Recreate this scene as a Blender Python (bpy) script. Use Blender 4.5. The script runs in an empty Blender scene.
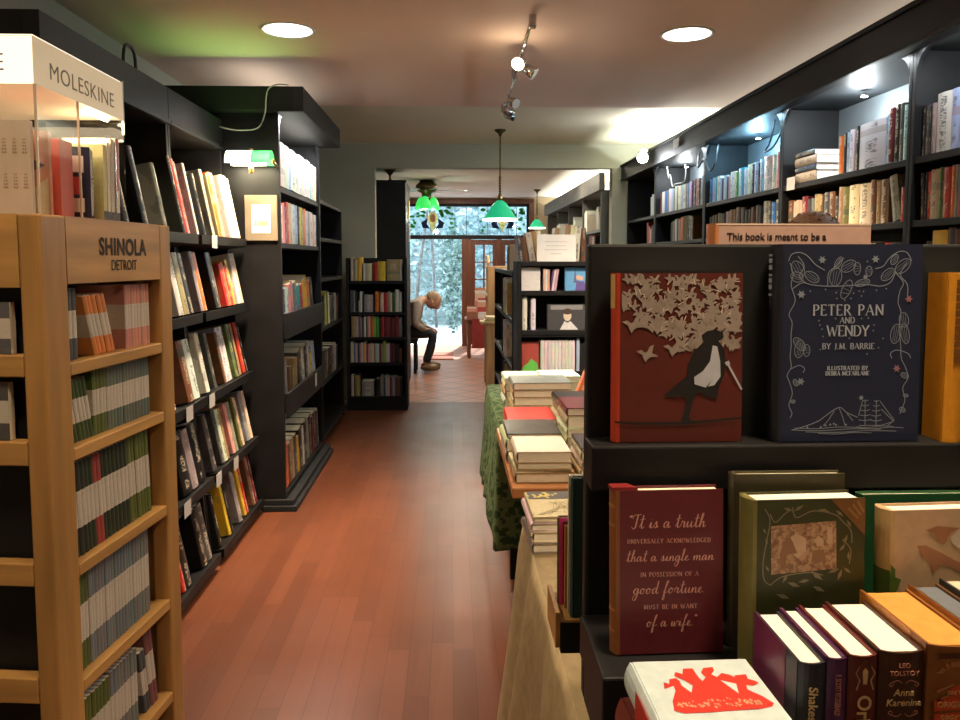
import bpy, bmesh, math, random
from mathutils import Vector, Matrix, Euler
R = math.radians
rnd = random.Random(7)
sc = bpy.context.scene
col = sc.collection

# ------------------------------------------------------------------ view
sc.view_settings.view_transform = 'Standard'
sc.view_settings.look = 'None'
sc.view_settings.gamma = 1.0
sc.view_settings.use_curve_mapping = False
sc.view_settings.exposure = 0.0

FPX, PX, PY, CAMZ = 776.0, 480.0, 321.0, 1.5
cam_d = bpy.data.cameras.new('camera')
cam = bpy.data.objects.new('camera', cam_d)
col.objects.link(cam)
cam.location = (0, 0, CAMZ)
cam.rotation_euler = (R(90 - 4.5), 0, -math.atan(28 / 776))
cam_d.sensor_fit = 'HORIZONTAL'
cam_d.sensor_width = 36
cam_d.lens = 36 * FPX / 960
cam_d.shift_y = -(360 - PY) / 960
cam_d.clip_start = 0.02
sc.camera = cam

# ------------------------------------------------------------------ materials
def nodes(name):
    m = bpy.data.materials.new(name)
    m.use_nodes = True
    nt = m.node_tree
    return m, nt, nt.nodes['Principled BSDF']

def N(nt, kind, **kw):
    n = nt.nodes.new(kind)
    for k, v in kw.items():
        if k.startswith('i_'):
            key = k[2:]
            key = int(key) if key.isdigit() else key.replace('_', ' ')
            n.inputs[key].default_value = v
        else:
            setattr(n, k, v)
    return n

def c4(c): return (c[0], c[1], c[2], 1)

def mat(name, c, rough=0.5, metal=0.0, var=0.12, scale=12.0, bump=0.0, stretch=(1, 1, 1), spec=0.5, coat=0.0):
    m, nt, b = nodes(name)
    tc = N(nt, 'ShaderNodeTexCoord')
    mp = N(nt, 'ShaderNodeMapping')
    mp.inputs['Scale'].default_value = stretch
    nt.links.new(tc.outputs['Object'], mp.inputs['Vector'])
    nz = N(nt, 'ShaderNodeTexNoise', i_Scale=scale, i_Detail=4.0)
    nt.links.new(mp.outputs['Vector'], nz.inputs['Vector'])
    rp = N(nt, 'ShaderNodeValToRGB')
    rp.color_ramp.elements[0].position = 0.3
    rp.color_ramp.elements[1].position = 0.7
    rp.color_ramp.elements[0].color = c4([max(0, x * (1 - var)) for x in c])
    rp.color_ramp.elements[1].color = c4([min(1, x * (1 + var)) for x in c])
    nt.links.new(nz.outputs['Fac'], rp.inputs['Fac'])
    nt.links.new(rp.outputs['Color'], b.inputs['Base Color'])
    b.inputs['Roughness'].default_value = rough
    b.inputs['Metallic'].default_value = metal
    b.inputs['Specular IOR Level'].default_value = spec
    b.inputs['Coat Weight'].default_value = coat
    if bump:
        bp = N(nt, 'ShaderNodeBump', i_Strength=bump, i_Distance=0.01)
        nt.links.new(nz.outputs['Fac'], bp.inputs['Height'])
        nt.links.new(bp.outputs['Normal'], b.inputs['Normal'])
    return m

def emit(name, c, s, base=(0.8, 0.8, 0.8)):
    m, nt, b = nodes(name)
    nz = N(nt, 'ShaderNodeTexNoise', i_Scale=3.0)
    rp = N(nt, 'ShaderNodeValToRGB')
    rp.color_ramp.elements[0].color = c4([x * 0.97 for x in c])
    rp.color_ramp.elements[1].color = c4(c)
    nt.links.new(nz.outputs['Fac'], rp.inputs['Fac'])
    nt.links.new(rp.outputs['Color'], b.inputs['Emission Color'])
    b.inputs['Base Color'].default_value = c4(base)
    b.inputs['Emission Strength'].default_value = s
    return m

def glass(name, tint=(1, 1, 1), mixf=0.12):
    m, nt, b = nodes(name)
    out = nt.nodes['Material Output']
    tr = N(nt, 'ShaderNodeBsdfTransparent')
    tr.inputs['Color'].default_value = c4(tint)
    gl = N(nt, 'ShaderNodeBsdfGlossy', i_Roughness=0.04)
    lw = N(nt, 'ShaderNodeLayerWeight', i_Blend=0.5)
    pw = N(nt, 'ShaderNodeMath', operation='POWER'); pw.inputs[1].default_value = 4.0
    ml = N(nt, 'ShaderNodeMath', operation='MULTIPLY_ADD'); ml.inputs[1].default_value = 0.35; ml.inputs[2].default_value = 0.03
    nt.links.new(lw.outputs['Facing'], pw.inputs[0]); nt.links.new(pw.outputs[0], ml.inputs[0])
    mx = N(nt, 'ShaderNodeMixShader')
    nt.links.new(ml.outputs[0], mx.inputs[0])
    nt.links.new(tr.outputs[0], mx.inputs[1])
    nt.links.new(gl.outputs[0], mx.inputs[2])
    nt.links.new(mx.outputs[0], out.inputs['Surface'])
    return m

def plank_mat(name):
    """boards along Y, each with its own tone, end joints staggered"""
    m, nt, b = nodes(name)
    L = nt.links.new
    tc = N(nt, 'ShaderNodeTexCoord')
    sp = N(nt, 'ShaderNodeSeparateXYZ'); L(tc.outputs['Object'], sp.inputs[0])
    def math_(op, a, bb=None):
        n = N(nt, 'ShaderNodeMath', operation=op)
        for i, v in enumerate((a, bb)):
            if v is None: continue
            if isinstance(v, (int, float)): n.inputs[i].default_value = v
            else: L(v, n.inputs[i])
        return n.outputs[0]
    W = 0.083
    xs = math_('DIVIDE', sp.outputs['X'], W)
    ix = math_('FLOOR', xs)
    fx = math_('FRACT', xs)
    wn = N(nt, 'ShaderNodeTexWhiteNoise', noise_dimensions='1D'); L(ix, wn.inputs['W'])
    ys = math_('ADD', math_('DIVIDE', sp.outputs['Y'], 1.05), math_('MULTIPLY', wn.outputs['Value'], 7.3))
    iy = math_('FLOOR', ys); fy = math_('FRACT', ys)
    cb = N(nt, 'ShaderNodeCombineXYZ'); L(ix, cb.inputs[0]); L(iy, cb.inputs[1])
    w2 = N(nt, 'ShaderNodeTexWhiteNoise', noise_dimensions='2D'); L(cb.outputs[0], w2.inputs['Vector'])
    mp = N(nt, 'ShaderNodeMapping'); mp.inputs['Scale'].default_value = (28, 1.6, 1)
    L(tc.outputs['Object'], mp.inputs['Vector'])
    ad = N(nt, 'ShaderNodeVectorMath', operation='ADD'); L(mp.outputs[0], ad.inputs[0])
    sc_ = N(nt, 'ShaderNodeVectorMath', operation='SCALE'); L(cb.outputs[0], sc_.inputs[0]); sc_.inputs['Scale'].default_value = 3.7
    L(sc_.outputs[0], ad.inputs[1])
    gr = N(nt, 'ShaderNodeTexNoise', i_Scale=1.0, i_Detail=5.0, i_Distortion=0.6); L(ad.outputs[0], gr.inputs['Vector'])
    tone = math_('ADD', math_('MULTIPLY', w2.outputs['Value'], 0.62), math_('MULTIPLY', gr.outputs['Fac'], 0.45))
    rp = N(nt, 'ShaderNodeValToRGB')
    e = rp.color_ramp.elements
    e[0].position = 0.1; e[0].color = (0.098, 0.030, 0.0135, 1)
    e[1].position = 0.95; e[1].color = (0.170, 0.056, 0.026, 1)
    e.new(0.5).color = (0.130, 0.041, 0.0185, 1)
    L(tone, rp.inputs['Fac'])
    ex = math_('MINIMUM', fx, math_('SUBTRACT', 1.0, fx))
    ey = math_('MULTIPLY', math_('MINIMUM', fy, math_('SUBTRACT', 1.0, fy)), 12.0)
    gap = math_('LESS_THAN', math_('MINIMUM', ex, ey), 0.016)
    mx = N(nt, 'ShaderNodeMix', data_type='RGBA')
    L(math_('MULTIPLY', gap, 0.6), mx.inputs['Factor']); L(rp.outputs['Color'], mx.inputs['A']); mx.inputs['B'].default_value = (0.05, 0.014, 0.006, 1)
    L(mx.outputs['Result'], b.inputs['Base Color'])
    b.inputs['Roughness'].default_value = 0.3
    b.inputs['Specular IOR Level'].default_value = 0.35
    n2 = N(nt, 'ShaderNodeTexNoise', i_Scale=2.5, i_Detail=3.0); L(tc.outputs['Object'], n2.inputs['Vector'])
    L(math_('ADD', math_('MULTIPLY', n2.outputs['Fac'], 0.2), 0.24), b.inputs['Roughness'])
    bp = N(nt, 'ShaderNodeBump', i_Strength=0.15, i_Distance=0.003)
    L(math_('SUBTRACT', gr.outputs['Fac'], gap), bp.inputs['Height']); L(bp.outputs[0], b.inputs['Normal'])
    return m

def tile_mat(name):
    m, nt, b = nodes(name)
    L = nt.links.new
    tc = N(nt, 'ShaderNodeTexCoord')
    mp = N(nt, 'ShaderNodeMapping'); mp.inputs['Rotation'].default_value = (0, 0, R(45)); mp.inputs['Scale'].default_value = (3.3, 3.3, 3.3)
    L(tc.outputs['Object'], mp.inputs[0])
    br = N(nt, 'ShaderNodeTexBrick', i_Scale=1.0)
    br.offset = 0.0
    br.inputs['Color1'].default_value = (0.42, 0.19, 0.11, 1)
    br.inputs['Color2'].default_value = (0.35, 0.145, 0.08, 1)
    br.inputs['Mortar'].default_value = (0.13, 0.07, 0.05, 1)
    br.inputs['Mortar Size'].default_value = 0.04
    br.inputs['Brick Width'].default_value = 1.0
    br.inputs['Row Height'].default_value = 1.0
    L(mp.outputs[0], br.inputs['Vector'])
    L(br.outputs['Color'], b.inputs['Base Color'])
    b.inputs['Roughness'].default_value = 0.35
    return m

def wood_mat(name, c, rough=0.42, var=0.28, stretch=(9, 9, 0.9)):
    m = mat(name, c, rough, var=var, scale=2.2, stretch=stretch)
    return m

def book_cloth(name, rough, art):
    """cover colour comes from the object's own colour; the spine carries blocks of lettering-like marks"""
    m, nt, b = nodes(name)
    L = nt.links.new
    oi = N(nt, 'ShaderNodeObjectInfo')
    tc = N(nt, 'ShaderNodeTexCoord')
    sp = N(nt, 'ShaderNodeSeparateXYZ'); L(tc.outputs['Generated'], sp.inputs[0])
    def math_(op, a, bb=None):
        n = N(nt, 'ShaderNodeMath', operation=op)
        for i, v in enumerate((a, bb)):
            if v is None: continue
            if isinstance(v, (int, float)): n.inputs[i].default_value = v
            else: L(v, n.inputs[i])
        return n.outputs[0]
    def rgbmix(f, a, bb, mode='MIX'):
        n = N(nt, 'ShaderNodeMix', data_type='RGBA', blend_type=mode)
        for k, v in (('Factor', f), ('A', a), ('B', bb)):
            if isinstance(v, (int, float)): n.inputs[k].default_value = v
            elif isinstance(v, tuple): n.inputs[k].default_value = v
            else: L(v, n.inputs[k])
        return n.outputs['Result']
    rv = math_('MULTIPLY', oi.outputs['Random'], 57.0)
    # blocks along the spine
    cb = N(nt, 'ShaderNodeCombineXYZ'); L(rv, cb.inputs[0])
    L(math_('MULTIPLY', sp.outputs['Z'], 6.0), cb.inputs[1]); L(math_('MULTIPLY', sp.outputs['Y'], 0.8), cb.inputs[2])
    nz = N(nt, 'ShaderNodeTexNoise', i_Scale=1.0, i_Detail=0.0); L(cb.outputs[0], nz.inputs['Vector'])
    cb2 = N(nt, 'ShaderNodeCombineXYZ'); L(rv, cb2.inputs[0])
    L(math_('MULTIPLY', sp.outputs['Z'], 55.0), cb2.inputs[1]); L(math_('MULTIPLY', sp.outputs['Y'], 5.0), cb2.inputs[2])
    nz2 = N(nt, 'ShaderNodeTexNoise', i_Scale=1.0, i_Detail=1.0); L(cb2.outputs[0], nz2.inputs['Vector'])
    onsp = math_('LESS_THAN', sp.outputs['X'], 0.06)
    mid = math_('MULTIPLY', math_('GREATER_THAN', sp.outputs['Y'], 0.28), math_('LESS_THAN', sp.outputs['Y'], 0.72))
    txt = math_('MULTIPLY', math_('MULTIPLY', math_('GREATER_THAN', nz.outputs['Fac'], 0.5), math_('GREATER_THAN', nz2.outputs['Fac'], 0.5)), math_('MULTIPLY', mid, onsp))
    hsv = N(nt, 'ShaderNodeHueSaturation', i_Saturation=0.6); L(oi.outputs['Color'], hsv.inputs['Color'])
    lum = N(nt, 'ShaderNodeRGBToBW'); L(oi.outputs['Color'], lum.inputs[0])
    inv = math_('LESS_THAN', lum.outputs[0], 0.3)
    tcol = rgbmix(inv, (0.05, 0.04, 0.05, 1), (0.62, 0.55, 0.42, 1))
    base = rgbmix(math_('MULTIPLY', txt, 0.75), oi.outputs['Color'], tcol)
    # a plain second band on some spines
    band = math_('MULTIPLY', math_('LESS_THAN', math_('ABSOLUTE', math_('SUBTRACT', sp.outputs['Z'], math_('ADD', math_('MULTIPLY', oi.outputs['Random'], 0.6), 0.2))), 0.07), math_('GREATER_THAN', math_('FRACT', rv), 0.72))
    hue = N(nt, 'ShaderNodeHueSaturation', i_Hue=0.56, i_Value=0.65, i_Saturation=0.6); L(oi.outputs['Color'], hue.inputs['Color'])
    base = rgbmix(math_('MULTIPLY', band, onsp), base, hue.outputs[0])
    if art:
        cb3 = N(nt, 'ShaderNodeCombineXYZ'); L(math_('ADD', sp.outputs['X'], rv), cb3.inputs[0]); L(sp.outputs['Z'], cb3.inputs[1]); L(rv, cb3.inputs[2])
        n3 = N(nt, 'ShaderNodeTexNoise', i_Scale=3.0, i_Detail=3.0); L(cb3.outputs[0], n3.inputs['Vector'])
        h2 = N(nt, 'ShaderNodeHueSaturation', i_Hue=0.54, i_Value=0.55, i_Saturation=0.9); L(oi.outputs['Color'], h2.inputs['Color'])
        off = math_('SUBTRACT', 1.0, onsp)
        base = rgbmix(math_('MULTIPLY', off, math_('MULTIPLY', math_('GREATER_THAN', n3.outputs['Fac'], 0.54), 0.65)), base, h2.outputs[0])
    L(base, b.inputs['Base Color'])
    b.inputs['Roughness'].default_value = rough
    return m

def notebook_mat(name):
    m, nt, b = nodes(name)
    L = nt.links.new
    oi = N(nt, 'ShaderNodeObjectInfo')
    tc = N(nt, 'ShaderNodeTexCoord')
    sp = N(nt, 'ShaderNodeSeparateXYZ'); L(tc.outputs['Generated'], sp.inputs[0])
    rp = N(nt, 'ShaderNodeValToRGB'); rp.color_ramp.interpolation = 'CONSTANT'
    e = rp.color_ramp.elements
    e[0].position = 0; e[0].color = (0, 0, 0, 1)
    e[1].position = 0.3; e[1].color = (1, 1, 1, 1)
    e.new(0.69).color = (0, 0, 0, 1)
    L(sp.outputs['Z'], rp.inputs['Fac'])
    mp = N(nt, 'ShaderNodeMapping'); mp.inputs['Scale'].default_value = (6, 3, 30); L(tc.outputs['Generated'], mp.inputs[0])
    nz = N(nt, 'ShaderNodeTexNoise', i_Scale=1.0, i_Detail=2.0); L(mp.outputs[0], nz.inputs['Vector'])
    r2 = N(nt, 'ShaderNodeValToRGB'); L(nz.outputs['Fac'], r2.inputs['Fac'])
    r2.color_ramp.elements[0].position = 0.3; r2.color_ramp.elements[0].color = (0.42, 0.38, 0.32, 1)
    r2.color_ramp.elements[1].position = 0.42; r2.color_ramp.elements[1].color = (0.56, 0.52, 0.45, 1)
    mx = N(nt, 'ShaderNodeMix', data_type='RGBA')
    L(rp.outputs['Color'], mx.inputs['Factor']); L(oi.outputs['Color'], mx.inputs['A']); L(r2.outputs['Color'], mx.inputs['B'])
    L(mx.outputs['Result'], b.inputs['Base Color'])
    b.inputs['Roughness'].default_value = 0.6
    return m

M = {}
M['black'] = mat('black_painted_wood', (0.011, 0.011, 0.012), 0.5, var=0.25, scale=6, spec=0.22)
M['black_lit'] = mat('slate_painted_wood', (0.017, 0.019, 0.021), 0.55, var=0.2, scale=5, spec=0.22)  # lightened copy of the black paint, with the light on it in the colour
M['ceiling'] = mat('ceiling_paint', (0.80, 0.60, 0.49), 0.85, var=0.03, scale=2)  # white ceiling; warm bounce off the floor is tinted into the base
M['bay_back'] = mat('blue_slate_paint', (0.085, 0.10, 0.11), 0.6, var=0.15, scale=4)  # cool lamp glow on the bay backs is mixed into this tone
M['ceiling_mid'] = mat('olive_cream_ceiling', (0.78, 0.72, 0.55), 0.85, var=0.03, scale=2)  # yellower copy of the ceiling paint; its lit look is in the colour
M['ceiling_back'] = mat('rear_ceiling_paint', (0.74, 0.73, 0.68), 0.85, var=0.03, scale=2)
M['wall'] = mat('sage_wall_paint', (0.40, 0.40, 0.32), 0.8, var=0.04, scale=3)
M['wall_cream'] = mat('cream_wall_paint', (0.55, 0.47, 0.33), 0.8, var=0.04, scale=3)
M['oak'] = wood_mat('honey_maple_wood', (0.40, 0.215, 0.068), stretch=(1.2, 1.2, 6) if False else (7, 7, 0.8))
M['oak_h'] = wood_mat('honey_maple_rail', (0.45, 0.25, 0.078), stretch=(0.9, 0.9, 9))
M['door_wood'] = wood_mat('mahogany_wood', (0.14, 0.045, 0.022), 0.35)
M['table_wood'] = wood_mat('table_wood', (0.40, 0.17, 0.06), 0.4, stretch=(1, 9, 9))
M['tan_wood'] = wood_mat('tan_pine_wood', (0.50, 0.30, 0.14), 0.5)
M['plank'] = plank_mat('red_brown_hardwood')
M['tile'] = tile_mat('terracotta_tile')
M['brass'] = mat('aged_brass', (0.45, 0.30, 0.10), 0.3, metal=1.0)
M['dark_brass'] = mat('dark_bronze', (0.10, 0.07, 0.03), 0.4, metal=0.8)
M['chrome'] = mat('satin_nickel', (0.62, 0.60, 0.57), 0.22, metal=1.0, var=0.03)
M['steel'] = mat('grey_plastic', (0.35, 0.35, 0.35), 0.4)
M['cord_black'] = mat('black_rubber_cord', (0.01, 0.01, 0.011), 0.5)
M['cord_white'] = mat('white_rubber_cord', (0.42, 0.41, 0.38), 0.5)
M['pages'] = mat('page_edges', (0.80, 0.74, 0.60), 0.8, var=0.10, scale=40, stretch=(1, 14, 1))
M['pages_white'] = mat('bright_page_edges', (0.90, 0.86, 0.76), 0.8, var=0.03, scale=60, stretch=(1, 20, 1))
M['cloth'] = book_cloth('book_cover', 0.45, False)
M['jacket'] = book_cloth('printed_jacket', 0.32, True)
M['plain'] = None
M['note'] = notebook_mat('banded_notebook_paper')
M['card'] = mat('grey_white_card', (0.5, 0.49, 0.47), 0.7, var=0.05)
M['paper'] = mat('white_card', (0.78, 0.76, 0.72), 0.7, var=0.05)
M['recess'] = emit('recessed_lamp_glow', (1.0, 0.93, 0.82), 9.0)
M['bulb'] = emit('warm_bulb_glow', (1.0, 0.86, 0.62), 26.0)
M['bulb_cool'] = emit('cool_bulb_glow', (0.92, 0.97, 1.0), 26.0)
M['tube'] = emit('tube_lamp_glow', (0.95, 1.0, 0.94), 1.5)
M['sign_glow'] = emit('backlit_sign_panel', (1.0, 0.76, 0.45), 0.34, base=(0.6, 0.52, 0.38))
M['sign_glow_front'] = emit('backlit_sign_front', (1.0, 0.88, 0.68), 1.25, base=(0.75, 0.68, 0.5))
M['shade_green'] = emit('green_glass_shade', (0.02, 0.75, 0.33), 0.55, base=(0.02, 0.35, 0.15))
M['shade_lit'] = emit('lit_green_glass_shade', (0.05, 0.8, 0.12), 0.9, base=(0.03, 0.4, 0.1))
M['opal'] = emit('opal_glass_glow', (0.85, 1.0, 0.85), 4.0)
M['acrylic'] = glass('clear_acrylic', (0.96, 0.93, 0.9))
M['glass'] = glass('window_glass', (0.92, 0.97, 1.0))
M['khaki'] = mat('khaki_tablecloth', (0.42, 0.325, 0.18), 0.9, var=0.12, scale=30, bump=0.15)
M['red_cloth'] = mat('dark_red_tablecloth', (0.22, 0.02, 0.02), 0.8, var=0.2)

def pattern_cloth(name, c1, c2, scale, thr=0.55):
    m, nt, b = nodes(name)
    L = nt.links.new
    tc = N(nt, 'ShaderNodeTexCoord')
    v = N(nt, 'ShaderNodeTexVoronoi', i_Scale=scale); L(tc.outputs['Object'], v.inputs['Vector'])
    n = N(nt, 'ShaderNodeTexNoise', i_Scale=scale * 2.3, i_Detail=3.0); L(tc.outputs['Object'], n.inputs['Vector'])
    a = N(nt, 'ShaderNodeMath', operation='ADD'); L(v.outputs['Distance'], a.inputs[0]); L(n.outputs['Fac'], a.inputs[1])
    rp = N(nt, 'ShaderNodeValToRGB')
    rp.color_ramp.elements[0].position = thr + 0.25; rp.color_ramp.elements[0].color = c4(c1)
    rp.color_ramp.elements[1].position = thr + 0.33; rp.color_ramp.elements[1].color = c4(c2)
    L(a.outputs[0], rp.inputs['Fac']); L(rp.outputs['Color'], b.inputs['Base Color'])
    b.inputs['Roughness'].default_value = 0.85
    return m
M['green_cloth'] = pattern_cloth('green_batik_tablecloth', (0.010, 0.042, 0.008), (0.085, 0.135, 0.05), 26.0, 0.71)

def stained(c):
    m, nt, b = nodes('stained_glass')
    out = nt.nodes['Material Output']
    tr = N(nt, 'ShaderNodeBsdfTranslucent'); tr.inputs['Color'].default_value = c4(c)
    nz = N(nt, 'ShaderNodeTexNoise', i_Scale=30.0); rp = N(nt, 'ShaderNodeValToRGB')
    rp.color_ramp.elements[0].color = c4([v * 0.7 for v in c]); rp.color_ramp.elements[1].color = c4(c)
    nt.links.new(nz.outputs['Fac'], rp.inputs['Fac']); nt.links.new(rp.outputs['Color'], tr.inputs['Color']); nt.links.new(rp.outputs['Color'], b.inputs['Base Color'])
    mx = N(nt, 'ShaderNodeMixShader'); mx.inputs[0].default_value = 0.75
    nt.links.new(b.outputs[0], mx.inputs[1]); nt.links.new(tr.outputs[0], mx.inputs[2]); nt.links.new(mx.outputs[0], out.inputs['Surface'])
    return m
_flat = {}
def flat(c, rough=0.55, metal=0.0):
    k = (tuple(round(x, 4) for x in c), rough, metal)
    if k not in _flat:
        _flat[k] = mat('print_ink' if not metal else 'foil_ink', c, rough, metal=metal, var=0.08, scale=60)
    return _flat[k]

# ------------------------------------------------------------------ mesh builder
class MB:
    def __init__(s): s.v = []; s.f = []; s.mi = []; s.cur = 0
    def slot(s, i): s.cur = i; return s
    def add(s, vs, fs):
        b = len(s.v); s.v += [tuple(p) for p in vs]
        for f in fs: s.f.append(tuple(b + i for i in f)); s.mi.append(s.cur)
        return s
    def box(s, x0, x1, y0, y1, z0, z1):
        return s.add([(x0, y0, z0), (x1, y0, z0), (x1, y1, z0), (x0, y1, z0), (x0, y0, z1), (x1, y0, z1), (x1, y1, z1), (x0, y1, z1)],
                     [(0, 3, 2, 1), (4, 5, 6, 7), (0, 1, 5, 4), (1, 2, 6, 5), (2, 3, 7, 6), (3, 0, 4, 7)])
    def prism(s, poly, axis, a, b):
        """poly: 2D outline in the two remaining axes (cyclic order), extruded along axis from a to b"""
        n = len(poly)
        def P(p, t):
            return {'x': (t, p[0], p[1]), 'y': (p[0], t, p[1]), 'z': (p[0], p[1], t)}[axis]
        return s.add([P(p, a) for p in poly] + [P(p, b) for p in poly],
                     [tuple(range(n))[::-1], tuple(range(n, 2 * n))] + [(i, (i + 1) % n, n + (i + 1) % n, n + i) for i in range(n)])
    def tube(s, pts, r, seg=8):
        pts = [Vector(p) for p in pts]; rings = []; vs = []
        for i, p in enumerate(pts):
            d = (pts[min(i + 1, len(pts) - 1)] - pts[max(i - 1, 0)]).normalized()
            up = Vector((0, 0, 1)) if abs(d.z) < 0.9 else Vector((1, 0, 0))
            a = d.cross(up).normalized(); bb = d.cross(a)
            rr = r[i] if isinstance(r, (list, tuple)) else r
            for k in range(seg):
                t = 2 * math.pi * k / seg
                vs.append(p + a * math.cos(t) * rr + bb * math.sin(t) * rr)
        fs = []
        for i in range(len(pts) - 1):
            for k in range(seg):
                fs.append((i * seg + k, i * seg + (k + 1) % seg, (i + 1) * seg + (k + 1) % seg, (i + 1) * seg + k))
        fs.append(tuple(range(seg))[::-1]); fs.append(tuple((len(pts) - 1) * seg + k for k in range(seg)))
        return s.add(vs, fs)
    def lathe(s, prof, c=(0, 0, 0), seg=24, closed=False):
        vs = []; fs = []; n = len(prof)
        for k in range(seg):
            t = 2 * math.pi * k / seg
            for r, z in prof: vs.append((c[0] + r * math.cos(t), c[1] + r * math.sin(t), c[2] + z))
        for k in range(seg):
            k2 = (k + 1) % seg
            for i in range(n if closed else n - 1):
                j = (i + 1) % n
                fs.append((k * n + i, k2 * n + i, k2 * n + j, k * n + j))
        return s.add(vs, fs)
    def mesh(s, name, mats):
        me = bpy.data.meshes.new(name)
        me.from_pydata(s.v, [], s.f)
        for m in (mats if isinstance(mats, (list, tuple)) else [mats]): me.materials.append(m)
        for p, i in zip(me.polygons, s.mi): p.material_index = i
        bm = bmesh.new(); bm.from_mesh(me); bmesh.ops.recalc_face_normals(bm, faces=bm.faces); bm.to_mesh(me); bm.free()
        return me
    def build(s, name, mats, parent=None, bev=0.0, smooth=False, color=None):
        me = s.mesh(name, mats)
        o = bpy.data.objects.new(name, me); col.objects.link(o)
        if parent: o.parent = parent
        if smooth:
            for p in me.polygons: p.use_smooth = True
        if bev:
            b = o.modifiers.new('bevel', 'BEVEL'); b.width = bev; b.segments = 2; b.limit_method = 'ANGLE'; b.angle_limit = R(50)
        if color: o.color = c4(color)
        return o

def tag(o, label=None, cat=None, group=None, kind=None):
    if label: o['label'] = label
    if cat: o['category'] = cat
    if group: o['group'] = group
    if kind: o['kind'] = kind
    return o
def empty(name, loc=(0, 0, 0), rz=0.0, label=None, cat=None, group=None):
    o = bpy.data.objects.new(name, None); col.objects.link(o)
    o.empty_display_size = 0.1
    o.location = loc; o.rotation_euler = (0, 0, rz)
    return tag(o, label, cat, group)
def struct(o): o['kind'] = 'structure'; return o
def bx(*a): return MB().box(*a)

# ------------------------------------------------------------------ books
def spine_arc(o, t, z0, z1, m, name='spine_band', f0=0.08, f1=0.92, lift=0.0012):
    n = 8; bulge = min(0.007, t * 0.18); a = []; b = []
    for i in range(n + 1):
        f = f0 + (f1 - f0) * i / n; k = bulge * (1 - (2 * f - 1) ** 2)
        a.append((-k - lift, t * f)); b.append((-k - lift * 0.3, t * f))
    return MB().prism(a + b[::-1], 'z', z0, z1).build(name, m, o)
PAL = {'w': ('white', (0.72, 0.70, 0.66)), 'c': ('cream', (0.66, 0.56, 0.38)), 't': ('tan', (0.42, 0.28, 0.14)), 'k': ('black', (0.014, 0.013, 0.013)),
       'g': ('grey', (0.30, 0.29, 0.28)), 'd': ('dark grey', (0.07, 0.07, 0.075)), 'r': ('red', (0.50, 0.035, 0.025)), 'o': ('orange', (0.75, 0.16, 0.02)),
       'p': ('pink', (0.70, 0.30, 0.28)), 'y': ('yellow', (0.75, 0.50, 0.04)), 'b': ('blue', (0.05, 0.18, 0.50)), 'l': ('pale blue', (0.42, 0.60, 0.72)),
       'n': ('navy', (0.02, 0.03, 0.08)), 'v': ('green', (0.08, 0.26, 0.05)), 'e': ('dark green', (0.03, 0.10, 0.04)), 'm': ('maroon', (0.16, 0.02, 0.03)),
       'u': ('brown', (0.16, 0.075, 0.035)), 's': ('slate grey', (0.17, 0.20, 0.21)), 'q': ('turquoise', (0.05, 0.40, 0.52)), 'x': ('purple', (0.12, 0.03, 0.14)),
       'h': ('pale pink', (0.66, 0.42, 0.38)), 'i': ('ivory', (0.80, 0.72, 0.55)), 'f': ('olive', (0.16, 0.16, 0.05)), 'z': ('lime green', (0.30, 0.55, 0.05))}

def book_meshes(name, w, t, h, soft=False, round_spine=True):
    """spine along the local z edge at x=0; front cover at y=0 facing -y; returns (cover builder, pages builder)"""
    bt = min(0.0028, t * 0.16) if not soft else 0.0007
    ov = 0.003 if not soft else 0.0003
    c = MB()
    c.box(bt, w, 0, bt, 0, h)
    c.box(bt, w, t - bt, t, 0, h)
    # spine: a curved strip with thickness
    n = 6 if round_spine and t > 0.012 else 1
    bulge = min(0.007, t * 0.18) if n > 1 else 0.0
    out = []; inn = []
    for i in range(n + 1):
        f = i / n; y = t * f
        k = bulge * (1 - (2 * f - 1) ** 2)
        out.append((-k, y)); inn.append((bt - k, min(max(y, bt * 0.5), t - bt * 0.5)))
    poly = out + inn[::-1]
    c.prism(poly, 'z', 0, h)
    p = MB().box(bt + 0.0004, w - ov, bt + 0.0002, t - bt - 0.0002, ov, h - ov)
    return c, p

def make_book(name, w, t, h, colr, label, group=None, cat='book', soft=False, art=True, small=False, pages='pages', plain=False, round_spine=True):
    c, p = book_meshes(name, w, t, h, soft, round_spine)
    cm = M['note'] if name == 'notebook' else (flat(colr) if plain else (M['jacket'] if art else M['cloth']))
    if small:
        c.cur = 1; c.add(p.v, p.f)
        o = c.build(name, [cm, M[pages]], color=colr)
    else:
        o = c.build(name, cm, color=colr)
        p.build('page_block', M[pages], o)
    o.color = c4(colr)
    return tag(o, label, cat, group)

def ordn(i):
    return {1: 'first', 2: 'second', 3: 'third', 4: 'fourth', 5: 'fifth', 6: 'sixth', 7: 'seventh', 8: 'eighth', 9: 'ninth'}.get(i, '%d%s' % (i, {1: 'st', 2: 'nd', 3: 'rd'}.get(i % 10 if i not in (11, 12, 13) else 0, 'th')))

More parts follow.
